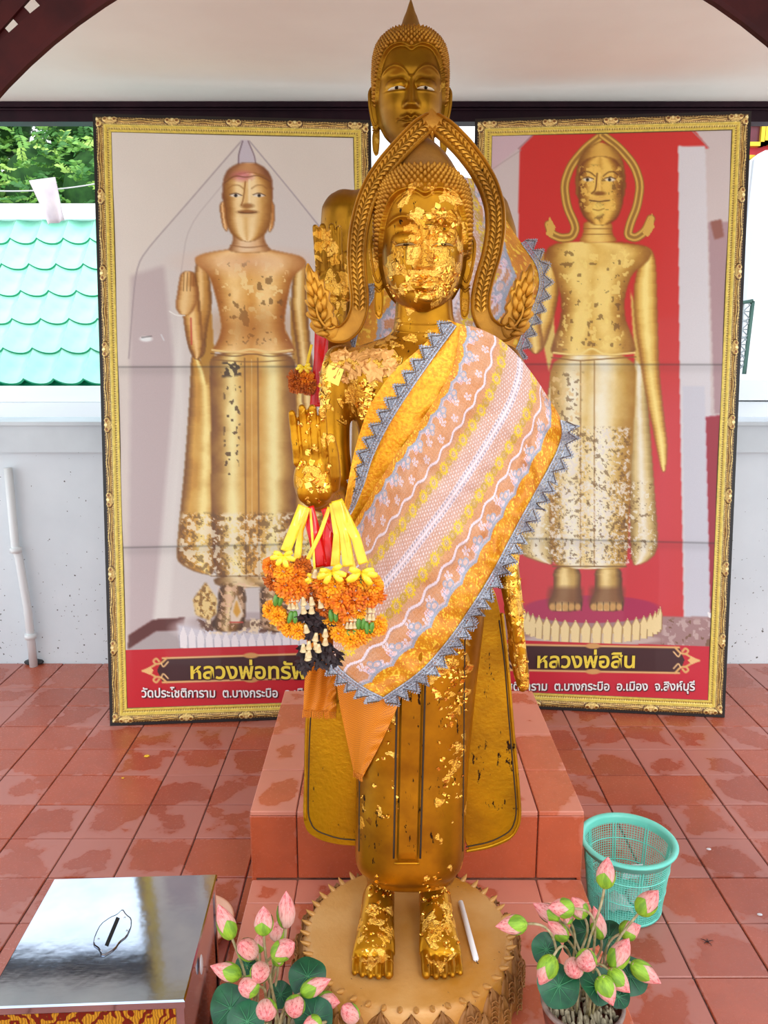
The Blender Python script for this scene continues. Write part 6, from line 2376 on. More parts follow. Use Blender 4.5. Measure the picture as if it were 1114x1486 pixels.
def bead_mesh():
    q = MB()
    q.lathe([(.0, .011), (.0030, .010), (.0044, .005), (.0046, -.002), (.0036, -.009), (.0012, -.012), (0, -.0122)], n=10)
    me = q.mesh('leaf_bead')
    me.materials.append(M_bead)
    me.polygons.foreach_set('use_smooth', [True] * len(me.polygons))
    return me
def jasmine_mesh():
    q = MB()
    q.lathe([(.0, .006), (.0022, .0055), (.0028, .002), (.0040, -.003), (.0052, -.0055), (.0040, -.0065), (.0, -.006)], n=10)
    me = q.mesh('flower_bud')
    me.materials.append(M_jas)
    me.polygons.foreach_set('use_smooth', [True] * len(me.polygons))
    return me
ME_BEAD, ME_JAS = bead_mesh(), jasmine_mesh()

def ribbon(root, path, w, mat, nm='ribbon', Y0=1.38):
    """path: (px, py, dY, twist) strip of given width (px)"""
    pts = [P(p[0], p[1], Y0 + (p[2] if len(p) > 2 else 0)) for p in path]
    tw = [p[3] if len(p) > 3 else 0 for p in path]
    n = 22
    q = MB()
    arr = np.zeros((n, 4, 3))
    for i in range(n):
        t = i / (n - 1) * (len(pts) - 1)
        k = min(int(t), len(pts) - 2)
        f_ = t - k
        f_ = f_ * f_ * (3 - 2 * f_) * .5 + f_ * .5
        p = pts[k].lerp(pts[k + 1], f_)
        a = tw[k] * (1 - f_) + tw[k + 1] * f_
        d = (pts[k + 1] - pts[k]).normalized()
        sd = d.cross(Vector((0, -1, 0)))
        sd = sd.normalized() if sd.length > 1e-4 else Vector((1, 0, 0))
        u = sd * math.cos(a) + Vector((0, -1, 0)) * math.sin(a)
        ww = w / FPX * (pts[0] - cam.location).length
        for j in range(4):
            arr[i, j] = p + u * ((j / 3 - .5) * ww) + Vector((0, -.001 * math.sin(j * 1.6 + i * .5), 0))
    q.grid(arr)
    o = obj(nm, q, mat, root)
    md = o.modifiers.new('s', 'SOLIDIFY')
    md.thickness = .0005
    return o

def bow(root, x, y, Y0, s, mat, seed=1):
    rg = random.Random(seed)
    q = MB()
    c = P(x, y, Y0)
    k = s / FPX * (c - cam.location).length
    for (a, ln) in ((198, .9), (342, .9), (160, .7), (22, .75), (232, .8), (305, .85)):
        a = RAD(a + rg.uniform(-18, 18))
        d = Vector((math.cos(a), -.35, math.sin(a))).normalized()
        sd = Vector((-d.z, 0, d.x))
        n = 8
        arr = np.zeros((n, 3, 3))
        for i in range(n):
            t = i / (n - 1)
            lift = math.sin(t * math.pi) * .30
            p = c + d * (k * ln * t) + Vector((0, -1, .2)) * (k * lift * .6)
            for j in range(3):
                arr[i, j] = p + sd * ((j - 1) * k * .14 * (.35 + math.sin(t * 2.6)))
        q.grid(arr)
    o = obj('bow', q, mat, root)
    md = o.modifiers.new('s', 'SOLIDIFY')
    md.thickness = .0006
    return o

def place(me, nm, root, x, y, Y, sc=1.0, face=True, axis=None, roll=None):
    rx = RAD(90) + rngg.uniform(-.5, .5) if face else rngg.uniform(-.25, .25)
    return inst(me, nm, root, P(x, y, Y), (rx, rngg.uniform(-.35, .35), rngg.uniform(0, 6.28) if not face else rngg.uniform(-.5, .5)), sc)

GY = 1.375
def garland(lab, flowers, tassels, group='marigold garlands on the raised hands'):
    x0 = sum(f[0] for f in flowers) / len(flowers)
    y0 = sum(f[1] for f in flowers) / len(flowers)
    root = thing('flower_garland', P(x0, y0, GY), lab, 'garland', group)
    for i, (x, y, dy, s, k) in enumerate(flowers):
        place(MG[k] if k < 3 else MGD, 'marigold', root, x, y, GY + dy, s)
    for (x, y, kinds) in tassels:
        for kd in kinds:
            if kd == 'j':
                for dx in (-5, 0, 5):
                    inst(ME_JAS, 'flower_bud', root, P(x + dx, y, GY - .012 - (.004 if dx == 0 else 0)), (rngg.uniform(-.2, .2), rngg.uniform(-.2, .2), 0), .95)
                y += 11
            elif kd == 'J':
                inst(ME_JAS, 'flower_bud', root, P(x, y, GY - .014), (rngg.uniform(-.2, .2), rngg.uniform(-.2, .2), 0), 1.25)
                y += 12
            elif kd == 'b':
                for dx in (-4, 3):
                    inst(ME_BEAD, 'leaf_bead', root, P(x + dx, y + 5, GY - .012), (rngg.uniform(-.2, .2), rngg.uniform(-.3, .3), 0), 1.0)
                y += 18
            elif kd == 'm':
                place(MG[1], 'marigold', root, x, y, GY - .004, .85)
                y += 18
    return root

gl = garland('orange marigold garland with yellow ribbon hanging left of the raised palm',
    [(395, 822, 0, .9, 0), (412, 830, -.008, 1, 1), (430, 834, 0, 1, 0), (397, 842, .004, .9, 3), (415, 850, -.010, 1.05, 0), (434, 852, -.004, 1.0, 0), (424, 862, -.006, .9, 0), (438, 822, .008, .9, 3), (394, 885, 0, .9, 1), (402, 894, -.006, .9, 1), (420, 910, 0, .9, 1), (432, 915, -.004, .85, 1), (412, 902, .006, .8, 0)],
    [(425, 868, 'jjb'), (404, 866, 'b')])
ribbon(gl, [(440, 734, .02), (428, 765, 0, .1), (414, 800, -.005, 0)], 15, M_rib_y)
ribbon(gl, [(444, 736, .02), (436, 770, .004, .8), (431, 812, .0, .3)], 11, M_rib_y)
bow(gl, 411, 806, GY - .014, 22, M_rib_y, 3)
gr = garland('full orange and yellow marigold garland with two yellow bows below the palm',
    [(468, 845, -.002, 1, 0), (486, 850, -.010, 1.1, 1), (506, 846, -.008, 1, 0), (524, 842, -.006, 1, 1), (541, 850, 0, 1, 1), (476, 866, -.006, .95, 0), (496, 872, -.014, 1.1, 0), (515, 868, -.014, 1.1, 0), (534, 868, -.006, 1, 0), (547, 862, .004, .9, 0), (470, 884, 0, .8, 3), (504, 888, -.008, .95, 0), (522, 884, -.006, 1.0, 1), (480, 900, .004, .8, 1), (492, 918, -.004, .85, 1), (508, 928, -.010, .95, 1), (522, 922, -.006, .9, 1), (534, 912, 0, .9, 1), (548, 908, .002, .9, 1), (498, 906, .006, .85, 0)],
    [(509, 896, 'jjb'), (536, 884, 'jjb'), (484, 888, 'b'), (524, 900, 'b'), (528, 836, 'b'), (483, 836, 'b')])
for pa_, w_ in (([(488, 726, .03), (500, 770, .005, .2), (505, 822, -.006, 0)], 16), ([(490, 726, .03), (516, 780, .0, .3), (527, 818, -.008, 0)], 14), ([(484, 730, .03), (490, 775, .004, .4), (486, 822, -.004, .1)], 13), ([(494, 728, .03), (503, 780, .002, .9), (512, 826, 0, .4)], 10), ([(478, 736, .03), (464, 775, .002, .3), (446, 812, 0, .0)], 6)):
    ribbon(gr, pa_, w_, M_rib_y)
bow(gr, 481, 829, GY - .022, 26, M_rib_y, 5)
bow(gr, 524, 830, GY - .020, 28, M_rib_y, 6)
gd = garland('dried dark garland with cream buds and red ribbon hanging between the marigold garlands',
    [(452, 862, .006, .75, 3), (462, 872, .008, .8, 3)],
    [(440, 872, 'JJ'), (452, 872, 'JJ'), (465, 876, 'J'), (444, 912, 'J'), (458, 924, 'JJ'), (472, 918, 'JJ'), (440, 940, 'J'), (448, 936, 'JJ'), (462, 940, 'J'), (457, 832, 'J'), (446, 952, 'J')])
q = MB()
for (x, y, n, sp_) in ((450, 892, 46, 16), (462, 900, 40, 14), (474, 940, 34, 14), (448, 945, 46, 16), (460, 955, 40, 14), (484, 952, 24, 10), (440, 965, 22, 8), (455, 915, 30, 12)):
    for k in range(n):
        c = P(x + rngg.uniform(-sp_, sp_) * .7, y + rngg.uniform(-8, 8), GY + rngg.uniform(-.008, .014))
        d = Vector((rngg.uniform(-1, 1), rngg.uniform(-.8, .2), rngg.uniform(-1.2, .3))).normalized()
        sd = d.cross(Vector((rngg.uniform(-.4, .4), -1, 0))).normalized()
        L0 = rngg.uniform(.012, .022)
        q.add([c - sd * .002, c + sd * .002, c + d * L0 * .6 + sd * .0035, c + d * L0, c + d * L0 * .6 - sd * .0035], [(0, 1, 2, 3, 4)])
obj('dried_petals', q, M_dried, gd, kind='stuff', smooth=False)
ribbon(gd, [(446, 736, .035), (456, 775, .014, .2), (466, 822, .010, .1)], 19, M_rib_r)
ribbon(gd, [(478, 738, .035), (474, 780, .012, -.2), (478, 822, .012, 0)], 17, M_rib_r)
ribbon(gd, [(470, 738, .035), (482, 770, .016, -.3), (490, 806, .014, 0)], 10, M_rib_r)
ribbon(gd, [(450, 738, .03), (454, 790, .004, .4), (457, 836, 0, 0)], 3.5, M_rib_y)
bow(gd, 456, 838, GY - .004, 18, M_rib_y, 9)

# small garland on the rear statue's hand
GY2 = 2.07
root = thing('flower_garland', P(438, 552, GY2), 'small wilted marigold garland on a long red ribbon behind the raised palm', 'garland', 'marigold garlands on the raised hands')
for (x, y, s) in ((430, 548, 1.1), (444, 550, 1.15), (437, 560, 1.1), (449, 562, 1.0), (428, 560, .9)):
    inst(MGD if x != 444 else MG[0], 'marigold', root, P(x, y, GY2), (RAD(90) + rngg.uniform(-.5, .5), rngg.uniform(-.4, .4), 0), s)
GYs = GY
ribbon(root, [(468, 470, .035), (465, 520, .02, .2), (459, 590, -.01, .0)], 19, M_rib_r, Y0=GY2)
ribbon(root, [(462, 470, .035), (460, 530, .02, .5), (464, 585, -.01, .8)], 10, M_rib_r, Y0=GY2)
ribbon(root, [(452, 500, .03), (443, 540, 0, .4)], 4, M_rib_y, Y0=GY2)
bow(root, 441, 532, GY2 - .01, 14, M_rib_y, 11)
# yellow ribbon scrap on the shoulder
# ================================================================== LOTUS ARRANGEMENTS
def bud_material():
    m, nt, bs = newmat('painted_lotus_petal')
    tc = nt.nodes.new('ShaderNodeTexCoord')
    sp = nt.nodes.new('ShaderNodeSeparateXYZ')
    L(nt, tc.outputs['Generated'], sp.inputs[0])
    g = ramp(nt, sp.outputs[2], .30, .95)
    mp = nt.nodes.new('ShaderNodeMapping')
    mp.inputs['Scale'].default_value = (1, 1, .05)
    L(nt, tc.outputs['Object'], mp.inputs[0])
    st_ = noi(nt, mp.outputs[0], 17, 3, .7)
    base = mixc(nt, g, lin((198, 150, 134)), lin((222, 92, 100)))
    col = mixc(nt, ramp(nt, st_, .46, .60), mixc(nt, .35, base, lin((236, 206, 196))), base)
    col = mixc(nt, ramp(nt, st_, .62, .68), col, lin((146, 84, 84)))
    L(nt, col, bs.inputs['Base Color'])
    bs.inputs['Roughness'].default_value = .7
    bump(nt, bs, st_, .5, .002)
    return m
M_bud = bud_material()
M_sepal = simple('lime_green_sepal', (150, 190, 48), .6, c2=(104, 144, 34), scale=9, stretch=(1, 1, .15), bmp=.1)
M_stem = simple('pale_painted_stem', (178, 164, 128), .6, c2=(128, 112, 66), scale=60)
M_lleaf = simple('dark_lotus_leaf', (22, 92, 56), .5, c2=(14, 66, 44), scale=40, bmp=.3)
M_lvein = simple('leaf_vein', (58, 128, 84), .5)
M_pot = simple('red_brown_glazed_pot', (122, 62, 50), .35, c2=(96, 48, 40), scale=70, bmp=.15)
M_potrim = simple('grey_pot_rim', (150, 130, 120), .5, c2=(110, 90, 84), scale=40)
M_stone = simple('pale_filler_chips', (176, 164, 136), .8, c2=(132, 120, 96), scale=60)

def bud_mesh():
    """bud along +z, length 1, half width .31"""
    q = MB()
    nz_, na = 22, 24
    arr = np.zeros((na, nz_, 3))
    zs = np.linspace(0, 1, nz_)
    prof = np.interp(zs, [0, .06, .2, .4, .6, .8, .93, 1], [.02, .16, .27, .31, .265, .155, .055, .0])
    for i in range(na):
        a = 2 * math.pi * i / na
        for j in range(nz_):
            r_ = prof[j] * (1 + .035 * math.cos(3 * a + zs[j] * 3.0))
            arr[i, j] = (r_ * math.cos(a), r_ * math.sin(a), zs[j])
    q.grid(arr, closed_u=True)
    me = q.mesh('lotus_bud')
    me.materials.append(M_bud)
    me.polygons.foreach_set('use_smooth', [True] * len(me.polygons))
    # outer petals and sepals as curved shells
    def shell(w, h, off, mat, nm):
        nu, nv = 9, 10
        ar = np.zeros((nu, nv, 3))
        for i in range(nu):
            u = i / (nu - 1) * 2 - 1
            for j in range(nv):
                v = j / (nv - 1)
                half = w * math.sin(math.pi * (.12 + .88 * (1 - v)) ** .8 * .5) ** .7 * (1 - v ** 3) ** .5
                a = u * half
                z = v * h
                r_ = np.interp(z, zs, prof) * 1.02 + off * (1 - .4 * v)
                ar[i, j] = (r_ * math.sin(a), -r_ * math.cos(a), z)
        s_ = MB()
        s_.grid(ar)
        m_ = s_.mesh(nm)
        m_.materials.append(mat)
        m_.polygons.foreach_set('use_smooth', [True] * len(m_.polygons))
        return m_
    return me, shell(1.25, .62, .016, M_sepal, 'sepal'), shell(1.1, .90, .009, M_bud, 'petal')
ME_BUD, ME_SEP, ME_PET = bud_mesh()

def leaf_disc(root, c, nrm, R, seed):
    rg = random.Random(seed)
    nrm = Vector(nrm).normalized()
    u = nrm.orthogonal().normalized()
    w_ = nrm.cross(u)
    nr, na = 6, 30
    vs_ = [c]
    for j in range(1, nr + 1):
        for i in range(na):
            a = 2 * math.pi * i / na
            t = j / nr
            r_ = R * t * (1 + .03 * math.sin(5 * a + seed))
            h = R * (.20 * t * t * math.sin(2 * a + seed) + .10 * t * math.cos(3 * a + seed * 2) + .16 * t * t)
            vs_.append(c + u * r_ * math.cos(a) + w_ * r_ * math.sin(a) + nrm * h)
    f = [(0, 1 + i, 1 + (i + 1) % na) for i in range(na)]
    for j in range(nr - 1):
        for i in range(na):
            i2 = (i + 1) % na
            f.append((1 + j * na + i, 1 + (j + 1) * na + i, 1 + (j + 1) * na + i2, 1 + j * na + i2))
    q = MB().add(vs_, f)
    o = obj('leaf', q, M_lleaf, root)
    q = MB()
    for k in range(0, na, 3):
        q.tube([vs_[0] - nrm * -.0008] + [vs_[1 + j * na + k] + nrm * .0008 for j in range(nr - 1)], [.0010, .0009, .0008, .0006, .0005, .0003], 4, cap=False)
    obj('vein', q, M_lvein, o, kind='stuff')

def arrangement(lab, cpot, Rp, hp, z0, conv, buds, leaves, seed):
    root = thing('lotus_arrangement', (cpot[0], cpot[1], z0), lab, 'flower pot', 'potted artificial lotus buds')
    q = MB()
    q.lathe([(0, z0), (Rp * .62, z0), (Rp * .66, z0 + .006), (Rp * .86, z0 + hp * .4), (Rp * .98, z0 + hp * .8), (Rp, z0 + hp), (Rp * 1.04, z0 + hp + .004), (Rp * 1.03, z0 + hp + .008), (Rp * .95, z0 + hp + .006), (Rp * .92, z0 + hp - .02), (0, z0 + hp - .02)], (cpot[0], cpot[1], 0), 40)
    pot = obj('pot', q, M_pot, root, angle=50)
    q = MB()
    q.lathe([(Rp * 1.045, 0), (Rp * 1.05, .004), (Rp * 1.03, .0085), (Rp * .96, .0085), (Rp * .95, .004)], (cpot[0], cpot[1], z0 + hp), 40)
    obj('pot_rim', q, M_potrim, pot)
    rg = random.Random(seed)
    q = MB()
    for k in range(150):
        a, r_ = rg.uniform(0, 6.28), Rp * .88 * math.sqrt(rg.random())
        p = Vector((cpot[0] + r_ * math.cos(a), cpot[1] + r_ * math.sin(a), z0 + hp - .010 + rg.uniform(0, .008)))
        M = Matrix.Rotation(rg.uniform(0, 3), 3, 'X') @ Matrix.Rotation(rg.uniform(0, 3), 3, 'Z')
        q.ell(p, (rg.uniform(.004, .007), rg.uniform(.003, .005), rg.uniform(.008, .016)), 5, 4, M)
    obj('filler_chips', q, M_stone, root, kind='stuff', smooth=False)
    top = z0 + hp
    for i, (bx, by, tx, ty, wpx, Yb, Yt) in enumerate(buds):
        bx, by, tx, ty, wpx = *conv(bx, by), *conv(tx, ty), wpx * conv.k
        b, t = P(bx, by, Yb), P(tx, ty, Yt)
        dist = (b - cam.location).dot(Vector((0, CP_, -SP)))
        wid = wpx / FPX * dist
        ax = (t - b)
        ln = ax.length
        rotq = ax.to_track_quat('Z', 'Y')
        roll = Matrix.Rotation(rg.uniform(0, 6.28), 3, 'Z')
        eul = (rotq.to_matrix() @ roll).to_euler()
        sc_ = (wid / .62, wid / .62, ln)
        bo = inst(ME_BUD, 'lotus_bud', root, b, eul, sc_)
        for k, aa in enumerate((0, 2.1, 4.2)):
            if k == 2 and rg.random() < .5:
                s_ = bpy.data.objects.new('petal', ME_PET)
            else:
                s_ = bpy.data.objects.new('sepal', ME_SEP)
            C.objects.link(s_)
            s_.parent = bo
            s_.rotation_euler = (0, 0, aa + rg.uniform(-.2, .2))
        # stem
        a0 = rg.uniform(0, 6.28)
        foot_ = Vector((cpot[0] + Rp * .35 * math.cos(a0) + (b.x - cpot[0]) * .15, cpot[1] + Rp * .35 * math.sin(a0), top - .012))
        axn = ax.normalized()
        c1 = foot_ + Vector((0, 0, max(.04, (b.z - top) * .55))) + (b - foot_) * .15
        c2 = b - axn * max(.02, (b - foot_).length * .28)
        pts = []
        for s in np.linspace(0, 1, 14):
            s = float(s)
            pts.append(foot_ * (1 - s) ** 3 + c1 * 3 * s * (1 - s) ** 2 + c2 * 3 * s * s * (1 - s) + b * s ** 3)
        pts.append(b + axn * .003)
        obj('stem', MB().tube(pts, .0026, 7), M_stem, root)
    for i, (x, y, R_, Y_, nrm) in enumerate(leaves):
        x, y = conv(x, y)
        c = P(x, y, Y_)
        leaf_disc(root, c, nrm, R_, seed + i)
        foot_ = Vector((cpot[0] + (c.x - cpot[0]) * .3, cpot[1] + (c.y - cpot[1]) * .3, top - .012))
        mid_ = (foot_ + c) / 2 + Vector((0, 0, .01))
        obj('stem', MB().tube([foot_, mid_, c], .0022, 6), M_stem, root)
    return root
def cl_(x, y):
    return 280 + x / 4.424, 1150 + y / 4.424
cl_.k = 1 / 4.424
def cr_(x, y):
    return 690 + x / 3.979, 1230 + y / 3.979
cr_.k = 1 / 3.979
pL = P(388, 1502, 1.335)
arrangement('pot of pink lotus buds on tall stems beside the steel box', (pL.x, 1.335), .078, .10, .157, cl_,
    [(595, 868, 598, 630, 118, 1.36, 1.35), (455, 912, 452, 728, 122, 1.33, 1.33), (252, 940, 160, 715, 118, 1.33, 1.33), (382, 1040, 305, 960, 128, 1.33, 1.29), (522, 1045, 652, 965, 128, 1.31, 1.28), (312, 1180, 108, 1112, 112, 1.31, 1.31),
     (432, 1130, 425, 1195, 124, 1.31, 1.26), (405, 1245, 290, 1250, 128, 1.29, 1.26), (472, 1370, 470, 1440, 132, 1.28, 1.235), (655, 1350, 650, 1410, 130, 1.29, 1.245), (692, 1290, 886, 1196, 108, 1.30, 1.29), (800, 1330, 945, 1350, 112, 1.32, 1.30),
     (1040, 1450, 960, 1370, 112, 1.30, 1.27), (535, 950, 545, 820, 100, 1.39, 1.39), (428, 1025, 420, 900, 74, 1.38, 1.38), (545, 1110, 548, 1000, 84, 1.37, 1.37), (820, 1480, 700, 1500, 110, 1.26, 1.24)],
    [(240, 1385, .040, 1.30, (-.2, -.75, .7)), (735, 1180, .036, 1.36, (.1, -.9, .5)), (345, 1110, .022, 1.38, (0, -.9, .4)), (770, 1450, .036, 1.28, (.2, -.6, .8)), (350, 1470, .034, 1.25, (-.1, -.6, .8)), (560, 1300, .024, 1.36, (0, -.7, .7))], 31)
pR = P(851, 1451, 1.42)
arrangement('pot of drooping pink lotus buds in front of the green basket', (.399, 1.42), .080, .118, .157, cr_,
    [(742, 234, 765, 52, 108, 1.42, 1.42), (940, 380, 1055, 245, 118, 1.43, 1.42), (300, 440, 112, 455, 108, 1.40, 1.40), (480, 418, 330, 320, 98, 1.46, 1.46), (568, 352, 415, 345, 108, 1.40, 1.39), (625, 400, 555, 285, 104, 1.44, 1.44),
     (525, 528, 415, 425, 92, 1.44, 1.43), (725, 530, 680, 335, 92, 1.45, 1.46), (830, 500, 955, 450, 108, 1.46, 1.46), (785, 695, 886, 522, 116, 1.39, 1.38), (452, 622, 360, 802, 116, 1.38, 1.36), (570, 670, 562, 735, 112, 1.38, 1.335),
     (640, 625, 636, 690, 116, 1.37, 1.32), (765, 705, 892, 840, 112, 1.37, 1.35), (718, 738, 795, 916, 116, 1.35, 1.33), (892, 665, 1072, 786, 106, 1.39, 1.37), (545, 430, 520, 390, 60, 1.45, 1.45)],
    [(480, 800, .040, 1.355, (-.2, -.6, .8)), (410, 590, .030, 1.42, (-.3, -.5, .8)), (640, 480, .032, 1.47, (0, -.8, .6)), (770, 520, .032, 1.48, (.2, -.8, .6)), (700, 800, .034, 1.35, (.1, -.5, .9)), (890, 740, .036, 1.40, (.3, -.7, .7)), (820, 860, .022, 1.37, (.2, -.6, .8)), (560, 570, .02, 1.47, (0, -.8, .6))], 61)

# ================================================================== GREEN BASKET
BC = Vector((.687, 2.08, 0))
BH, BR0, BR1 = .207, .100, .122
basket = thing('plastic_basket', (BC.x, BC.y, 0), 'turquoise round plastic waste basket with mesh sides beside the plinth', 'basket')
M_turq = simple('turquoise_plastic', (128, 226, 208), .35, c2=(112, 216, 198), scale=10)
def br(z):
    return BR0 + (BR1 - BR0) * (z / BH)
q = MB()
n = 96
for k in range(n):
    a = 2 * math.pi * k / n
    wide = (k % 12 == 0) or (k % 12 == 1)
    r_ = .0026 if wide else .0010
    q.tube([(BC.x + br(z) * math.cos(a), BC.y + br(z) * math.sin(a), z) for z in (.006, .07, .14, BH - .004)], r_, 4, cap=False)
for i in range(27):
    z = .010 + i * (BH - .02) / 26
    wide = i in (0, 9, 18, 26)
    q.tube([(BC.x + br(z) * math.cos(a), BC.y + br(z) * math.sin(a), z) for a in np.linspace(0, 2 * math.pi, 61)[:-1]], .0026 if wide else .0009, 4, closed=True)
obj('mesh_wall', q, M_turq, basket, kind='stuff')
q = MB()
q.lathe([(0, .004), (BR0 + .002, .004), (BR0 + .002, .012), (BR0 - .002, .012), (0, .007)], (BC.x, BC.y, 0), 48)
obj('base', q, M_turq, basket)
q = MB()
q.lathe([(BR1 - .003, BH - .022), (BR1 + .002, BH - .022), (BR1 + .003, BH - .008), (BR1 + .013, BH - .004), (BR1 + .014, BH), (BR1 + .010, BH + .004), (BR1 - .001, BH + .003), (BR1 - .004, BH - .004), (BR1 - .003, BH - .022)], (BC.x, BC.y, 0), 64)
obj('rim', q, M_turq, basket)
def crumple(c, R, seed, lab, mat):
    rg = random.Random(seed)
    q = MB()
    n_ = 9
    arr = np.zeros((n_, n_, 3))
    for i in range(n_):
        for j in range(n_):
            u, v = i / (n_ - 1) * 2 - 1, j / (n_ - 1) * 2 - 1
            arr[i, j] = (c[0] + u * R, c[1] + v * R * .8, c[2] + rg.uniform(0, .018) + .03 * (1 - u * u) * (1 - v * v))
    q.grid(arr)
    o = obj('plastic_bag', q, mat, None)
    md = o.modifiers.new('s', 'SOLIDIFY')
    md.thickness = .0012
    tag(o, lab, 'bag', 'rubbish in the basket')
M_bag = simple('milky_plastic', (214, 222, 220), .3, trans=.25)
crumple((BC.x - .035, BC.y - .02, .012), .045, 1, 'crumpled milky plastic bag on the left inside the green basket', M_bag)
crumple((BC.x + .045, BC.y + .0, .014), .036, 2, 'crumpled milky plastic bag on the right inside the green basket', M_bag)
q = MB()
cc_ = P(905, 1236, BC.y + .02)
q.obox((BC.x + .0, BC.y + .03, .085), (.055, .02, -.01), (.004, -.012, .05), (.003, .004, .001))
q_o = obj('paper_cup_piece', q, simple('white_paper', (232, 236, 236), .6), None, smooth=False)
q_o.location = (0, 0, -.024)
tag(q_o, 'flat white scrap of paper tipped up in the green basket', 'paper', 'rubbish in the basket')

# ================================================================== STEEL DONATION BOX
ZL = .395
bBR, bTR, bTL = PZ(268, 1452, ZL), PZ(315, 1268, ZL), PZ(78, 1275, ZL)
bBL = bBR + bTL - bTR
M_steel, nt_, bs_ = newmat('brushed_stainless_steel')
co_ = objco(nt_, (1, 1, 1))
f1 = noi(nt_, co_, 6, 4)
f2 = noi(nt_, objco(nt_, (1, 30, 1)), 40, 3)
L(nt_, mixc(nt_, ramp(nt_, f1, .4, .7), lin((196, 204, 216)), lin((172, 182, 198))), bs_.inputs['Base Color'])
bs_.inputs['Metallic'].default_value = 1
L(nt_, mth(nt_, 'ADD', .03, mth(nt_, 'MULTIPLY', f1, .07)), bs_.inputs['Roughness'])
bump(nt_, bs_, mth(nt_, 'ADD', f1, mth(nt_, 'MULTIPLY', f2, .02)), .05, .01)
box = thing('donation_box', ((bBR + bTL) / 2).to_tuple()[:2] + (0,), 'stainless steel donation box with a slot in its lid and gold patterned front', 'box')
def hexa(b4, z0_, z1_):
    v = [(p.x, p.y, z0_) for p in b4] + [(p.x, p.y, z1_) for p in b4]
    return v, [(3, 2, 1, 0), (4, 5, 6, 7), (0, 1, 5, 4), (1, 2, 6, 5), (2, 3, 7, 6), (3, 0, 4, 7)]
cen = (bBR + bTR + bTL + bBL) / 4
quad = [bBL, bBR, bTR, bTL]
inq = [cen + (p - cen) * .965 for p in quad]
q = MB()
q.add(*hexa(inq, .0, ZL - .004))
obj('box_body', q, M_steel, box, smooth=False)
q = MB()
lo1 = [cen + (p - cen) * 1.0 for p in quad]
v = [(p.x, p.y, ZL - .016) for p in lo1] + [(p.x, p.y, ZL - .003) for p in lo1] + [((cen + (p - cen) * .985).x, (cen + (p - cen) * .985).y, ZL) for p in quad]
q.add(v, [(3, 2, 1, 0), (0, 1, 5, 4), (1, 2, 6, 5), (2, 3, 7, 6), (3, 0, 4, 7), (4, 5, 9, 8), (5, 6, 10, 9), (6, 7, 11, 10), (7, 4, 8, 11), (8, 9, 10, 11)])
obj('lid', q, M_steel, box, smooth=False)
# slot plate
def onlid(x, y, dz=0):
    p = PZ(x, y, ZL)
    return Vector((p.x, p.y, ZL + dz))
plate = chaikin([(178, 1320), (183, 1328), (191, 1334), (190, 1346), (184, 1360), (173, 1368), (167, 1378), (148, 1390), (144, 1378), (135, 1372), (138, 1358), (146, 1342), (160, 1332), (170, 1328)], True, 1)
q = MB()
pp = [onlid(x, y) for x, y in plate]
q.prism([p + Vector((0, 0, .0015)) for p in pp][::-1], (0, 0, -.0015), .05, .0008)
sl = obj('slot_plate', q, M_steel, box, smooth=False)
q = MB()
q.add([onlid(*p, .0028) for p in ((152, 1373), (157, 1375), (174, 1334), (169, 1332))], [(0, 1, 2, 3)])
obj('slot', q, simple('slot_black', (8, 8, 10), .8), sl, smooth=False)
q = MB()
q.tube([onlid(x, y, .0018) for x, y in plate], .0006, 4, closed=True)
obj('plate_edge', q, simple('dark_plate_edge', (60, 62, 70), .4, metal=.5), sl)
for (x, y) in ((181, 1333), (184, 1352), (143, 1364), (147, 1381)):
    obj('screw', MB().ell(onlid(x, y, .0025), (.0022, .0022, .0012), 10, 6), M_steel, sl)
# patterned front sheet
def front_material():
    m, nt, bs = newmat('gold_swirl_print')
    co = objco(nt)
    wv_ = nt.nodes.new('ShaderNodeTexWave')
    wv_.inputs['Scale'].default_value = 9
    wv_.inputs['Distortion'].default_value = 14
    wv_.inputs['Detail'].default_value = 2
    wv_.inputs['Detail Scale'].default_value = 3
    L(nt, co, wv_.inputs['Vector'])
    fine = nt.nodes.new('ShaderNodeTexWave')
    fine.inputs['Scale'].default_value = 60
    fine.inputs['Distortion'].default_value = 6
    L(nt, co, fine.inputs['Vector'])
    c1 = mixc(nt, ramp(nt, wv_.outputs['Fac'], .35, .45), lin((120, 24, 16)), lin((206, 152, 40)))
    c2 = mixc(nt, mth(nt, 'MULTIPLY', ramp(nt, fine.outputs['Fac'], .5, .6), .5), c1, lin((90, 50, 16)))
    L(nt, c2, bs.inputs['Base Color'])
    bs.inputs['Roughness'].default_value = .3
    bs.inputs['Metallic'].default_value = .4
    return m
M_front = front_material()
fdir = (inq[1] - inq[0]).normalized()
nf = Vector((fdir.y, -fdir.x, 0))
a_, b_ = inq[0] + fdir * .012, inq[1] - fdir * .012
q = MB().obox((a_.x, a_.y, .02), b_ - a_, nf * .003, (0, 0, ZL - .04))
obj('patterned_panel', q, M_front, box, smooth=False)
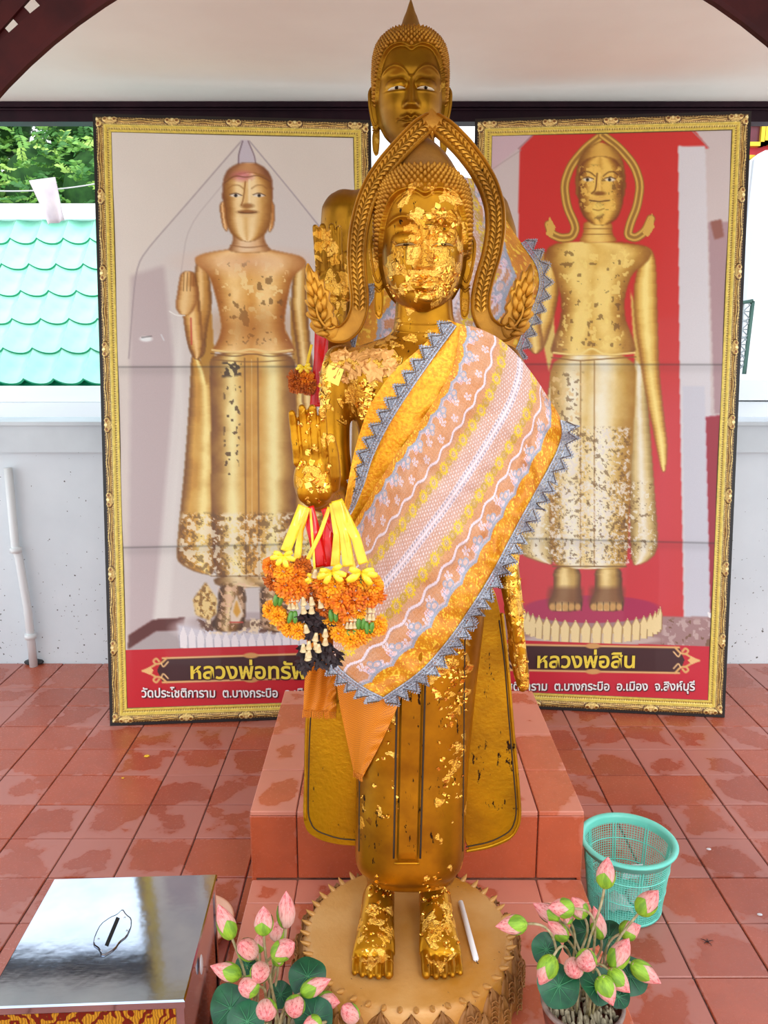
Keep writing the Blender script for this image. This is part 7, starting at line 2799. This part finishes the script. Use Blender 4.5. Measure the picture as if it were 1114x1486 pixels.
# hasp on the right side
sd_ = (inq[2] - inq[1]).normalized()
ns = Vector((sd_.y, -sd_.x, 0))
q = MB()
hc = inq[1] + sd_ * .16
M_h = Matrix((sd_, ns, Vector((0, 0, 1)))).transposed()
q.ell((hc.x + ns.x * .004, hc.y + ns.y * .004, .33), (.012, .003, .022), 16, 8, M_h)
obj('hasp', q, simple('pale_enamel_plate', (220, 214, 220), .3), box)
q = MB()
for k in (0, 1):
    c4_ = inq[1 + k]
    q.obox((c4_.x, c4_.y, .01), (sd_ if k == 0 else -sd_) * .014, ns * .0025, (0, 0, ZL - .03))
    if k == 0:
        obj('corner_strip', q, M_steel, box, smooth=False)
        q = MB()
obj('corner_strip', q, M_steel, box, smooth=False)
for k, p in enumerate(inq):
    c_ = cen + (p - cen) * .9
    obj('foot', MB().box(c_.x - .01, c_.x + .01, c_.y - .01, c_.y + .01, 0, .012), M_groove, box, smooth=False)

# shallow basin half hidden behind the box
bs0 = Vector((-.522, 1.972, 0))
q = MB()
q.lathe([(0, .003), (.088, .003), (.100, .010), (.108, .030), (.113, .034), (.110, .037), (.104, .034), (.094, .014), (.084, .008), (0, .008)], (bs0.x, bs0.y, 0), 48)
tag(obj('round_tray', q, simple('peach_plastic', (222, 168, 138), .45)), 'round peach plastic tray on the floor behind the steel box', 'tray')

# small litter on the tiles
M_yp = simple('yellow_petal', (236, 190, 40), .6)
for (x, y, lab) in ((213, 1097, 'tiny fallen yellow flower on the tiles left of the plinth'), (176, 1129, 'tiny pale yellow petal on the floor joint at left')):
    c = PZ(x, y, .003)
    q = MB()
    for k in range(5 if x == 213 else 1):
        a = k * 1.26
        q.ell((c.x + .006 * math.cos(a), c.y + .006 * math.sin(a), .003), (.006, .004, .0018), 8, 5)
    tag(obj('fallen_petal', q, M_yp), lab, 'petal', 'fallen petals on the floor')
for (x, y, lab) in ((1102, 1327, 'small white speck of wax on the tiles at the right edge'), (1028, 1232, 'tiny white speck of wax on the tiles above the basket level')):
    c = PZ(x, y, .001)
    tag(obj('wax_drop', MB().ell(c, (.008, .006, .0016), 10, 5), cand.data.materials[0]), lab, 'wax', 'wax specks on the floor')
c = PZ(1026, 1367, .002)
q = MB()
for a, l in ((.3, .02), (1.2, .014), (2.4, .018), (3.6, .012), (5.2, .015)):
    q.tube([(c.x, c.y, .003), (c.x + l * math.cos(a) * .6, c.y + l * math.sin(a) * .6, .004), (c.x + l * math.cos(a), c.y + l * math.sin(a), .0015)], [.0014, .001, .0004], 5)
tag(obj('dry_twig', q, M_dried), 'small dark dry twig on the tiles right of the potted buds', 'twig')
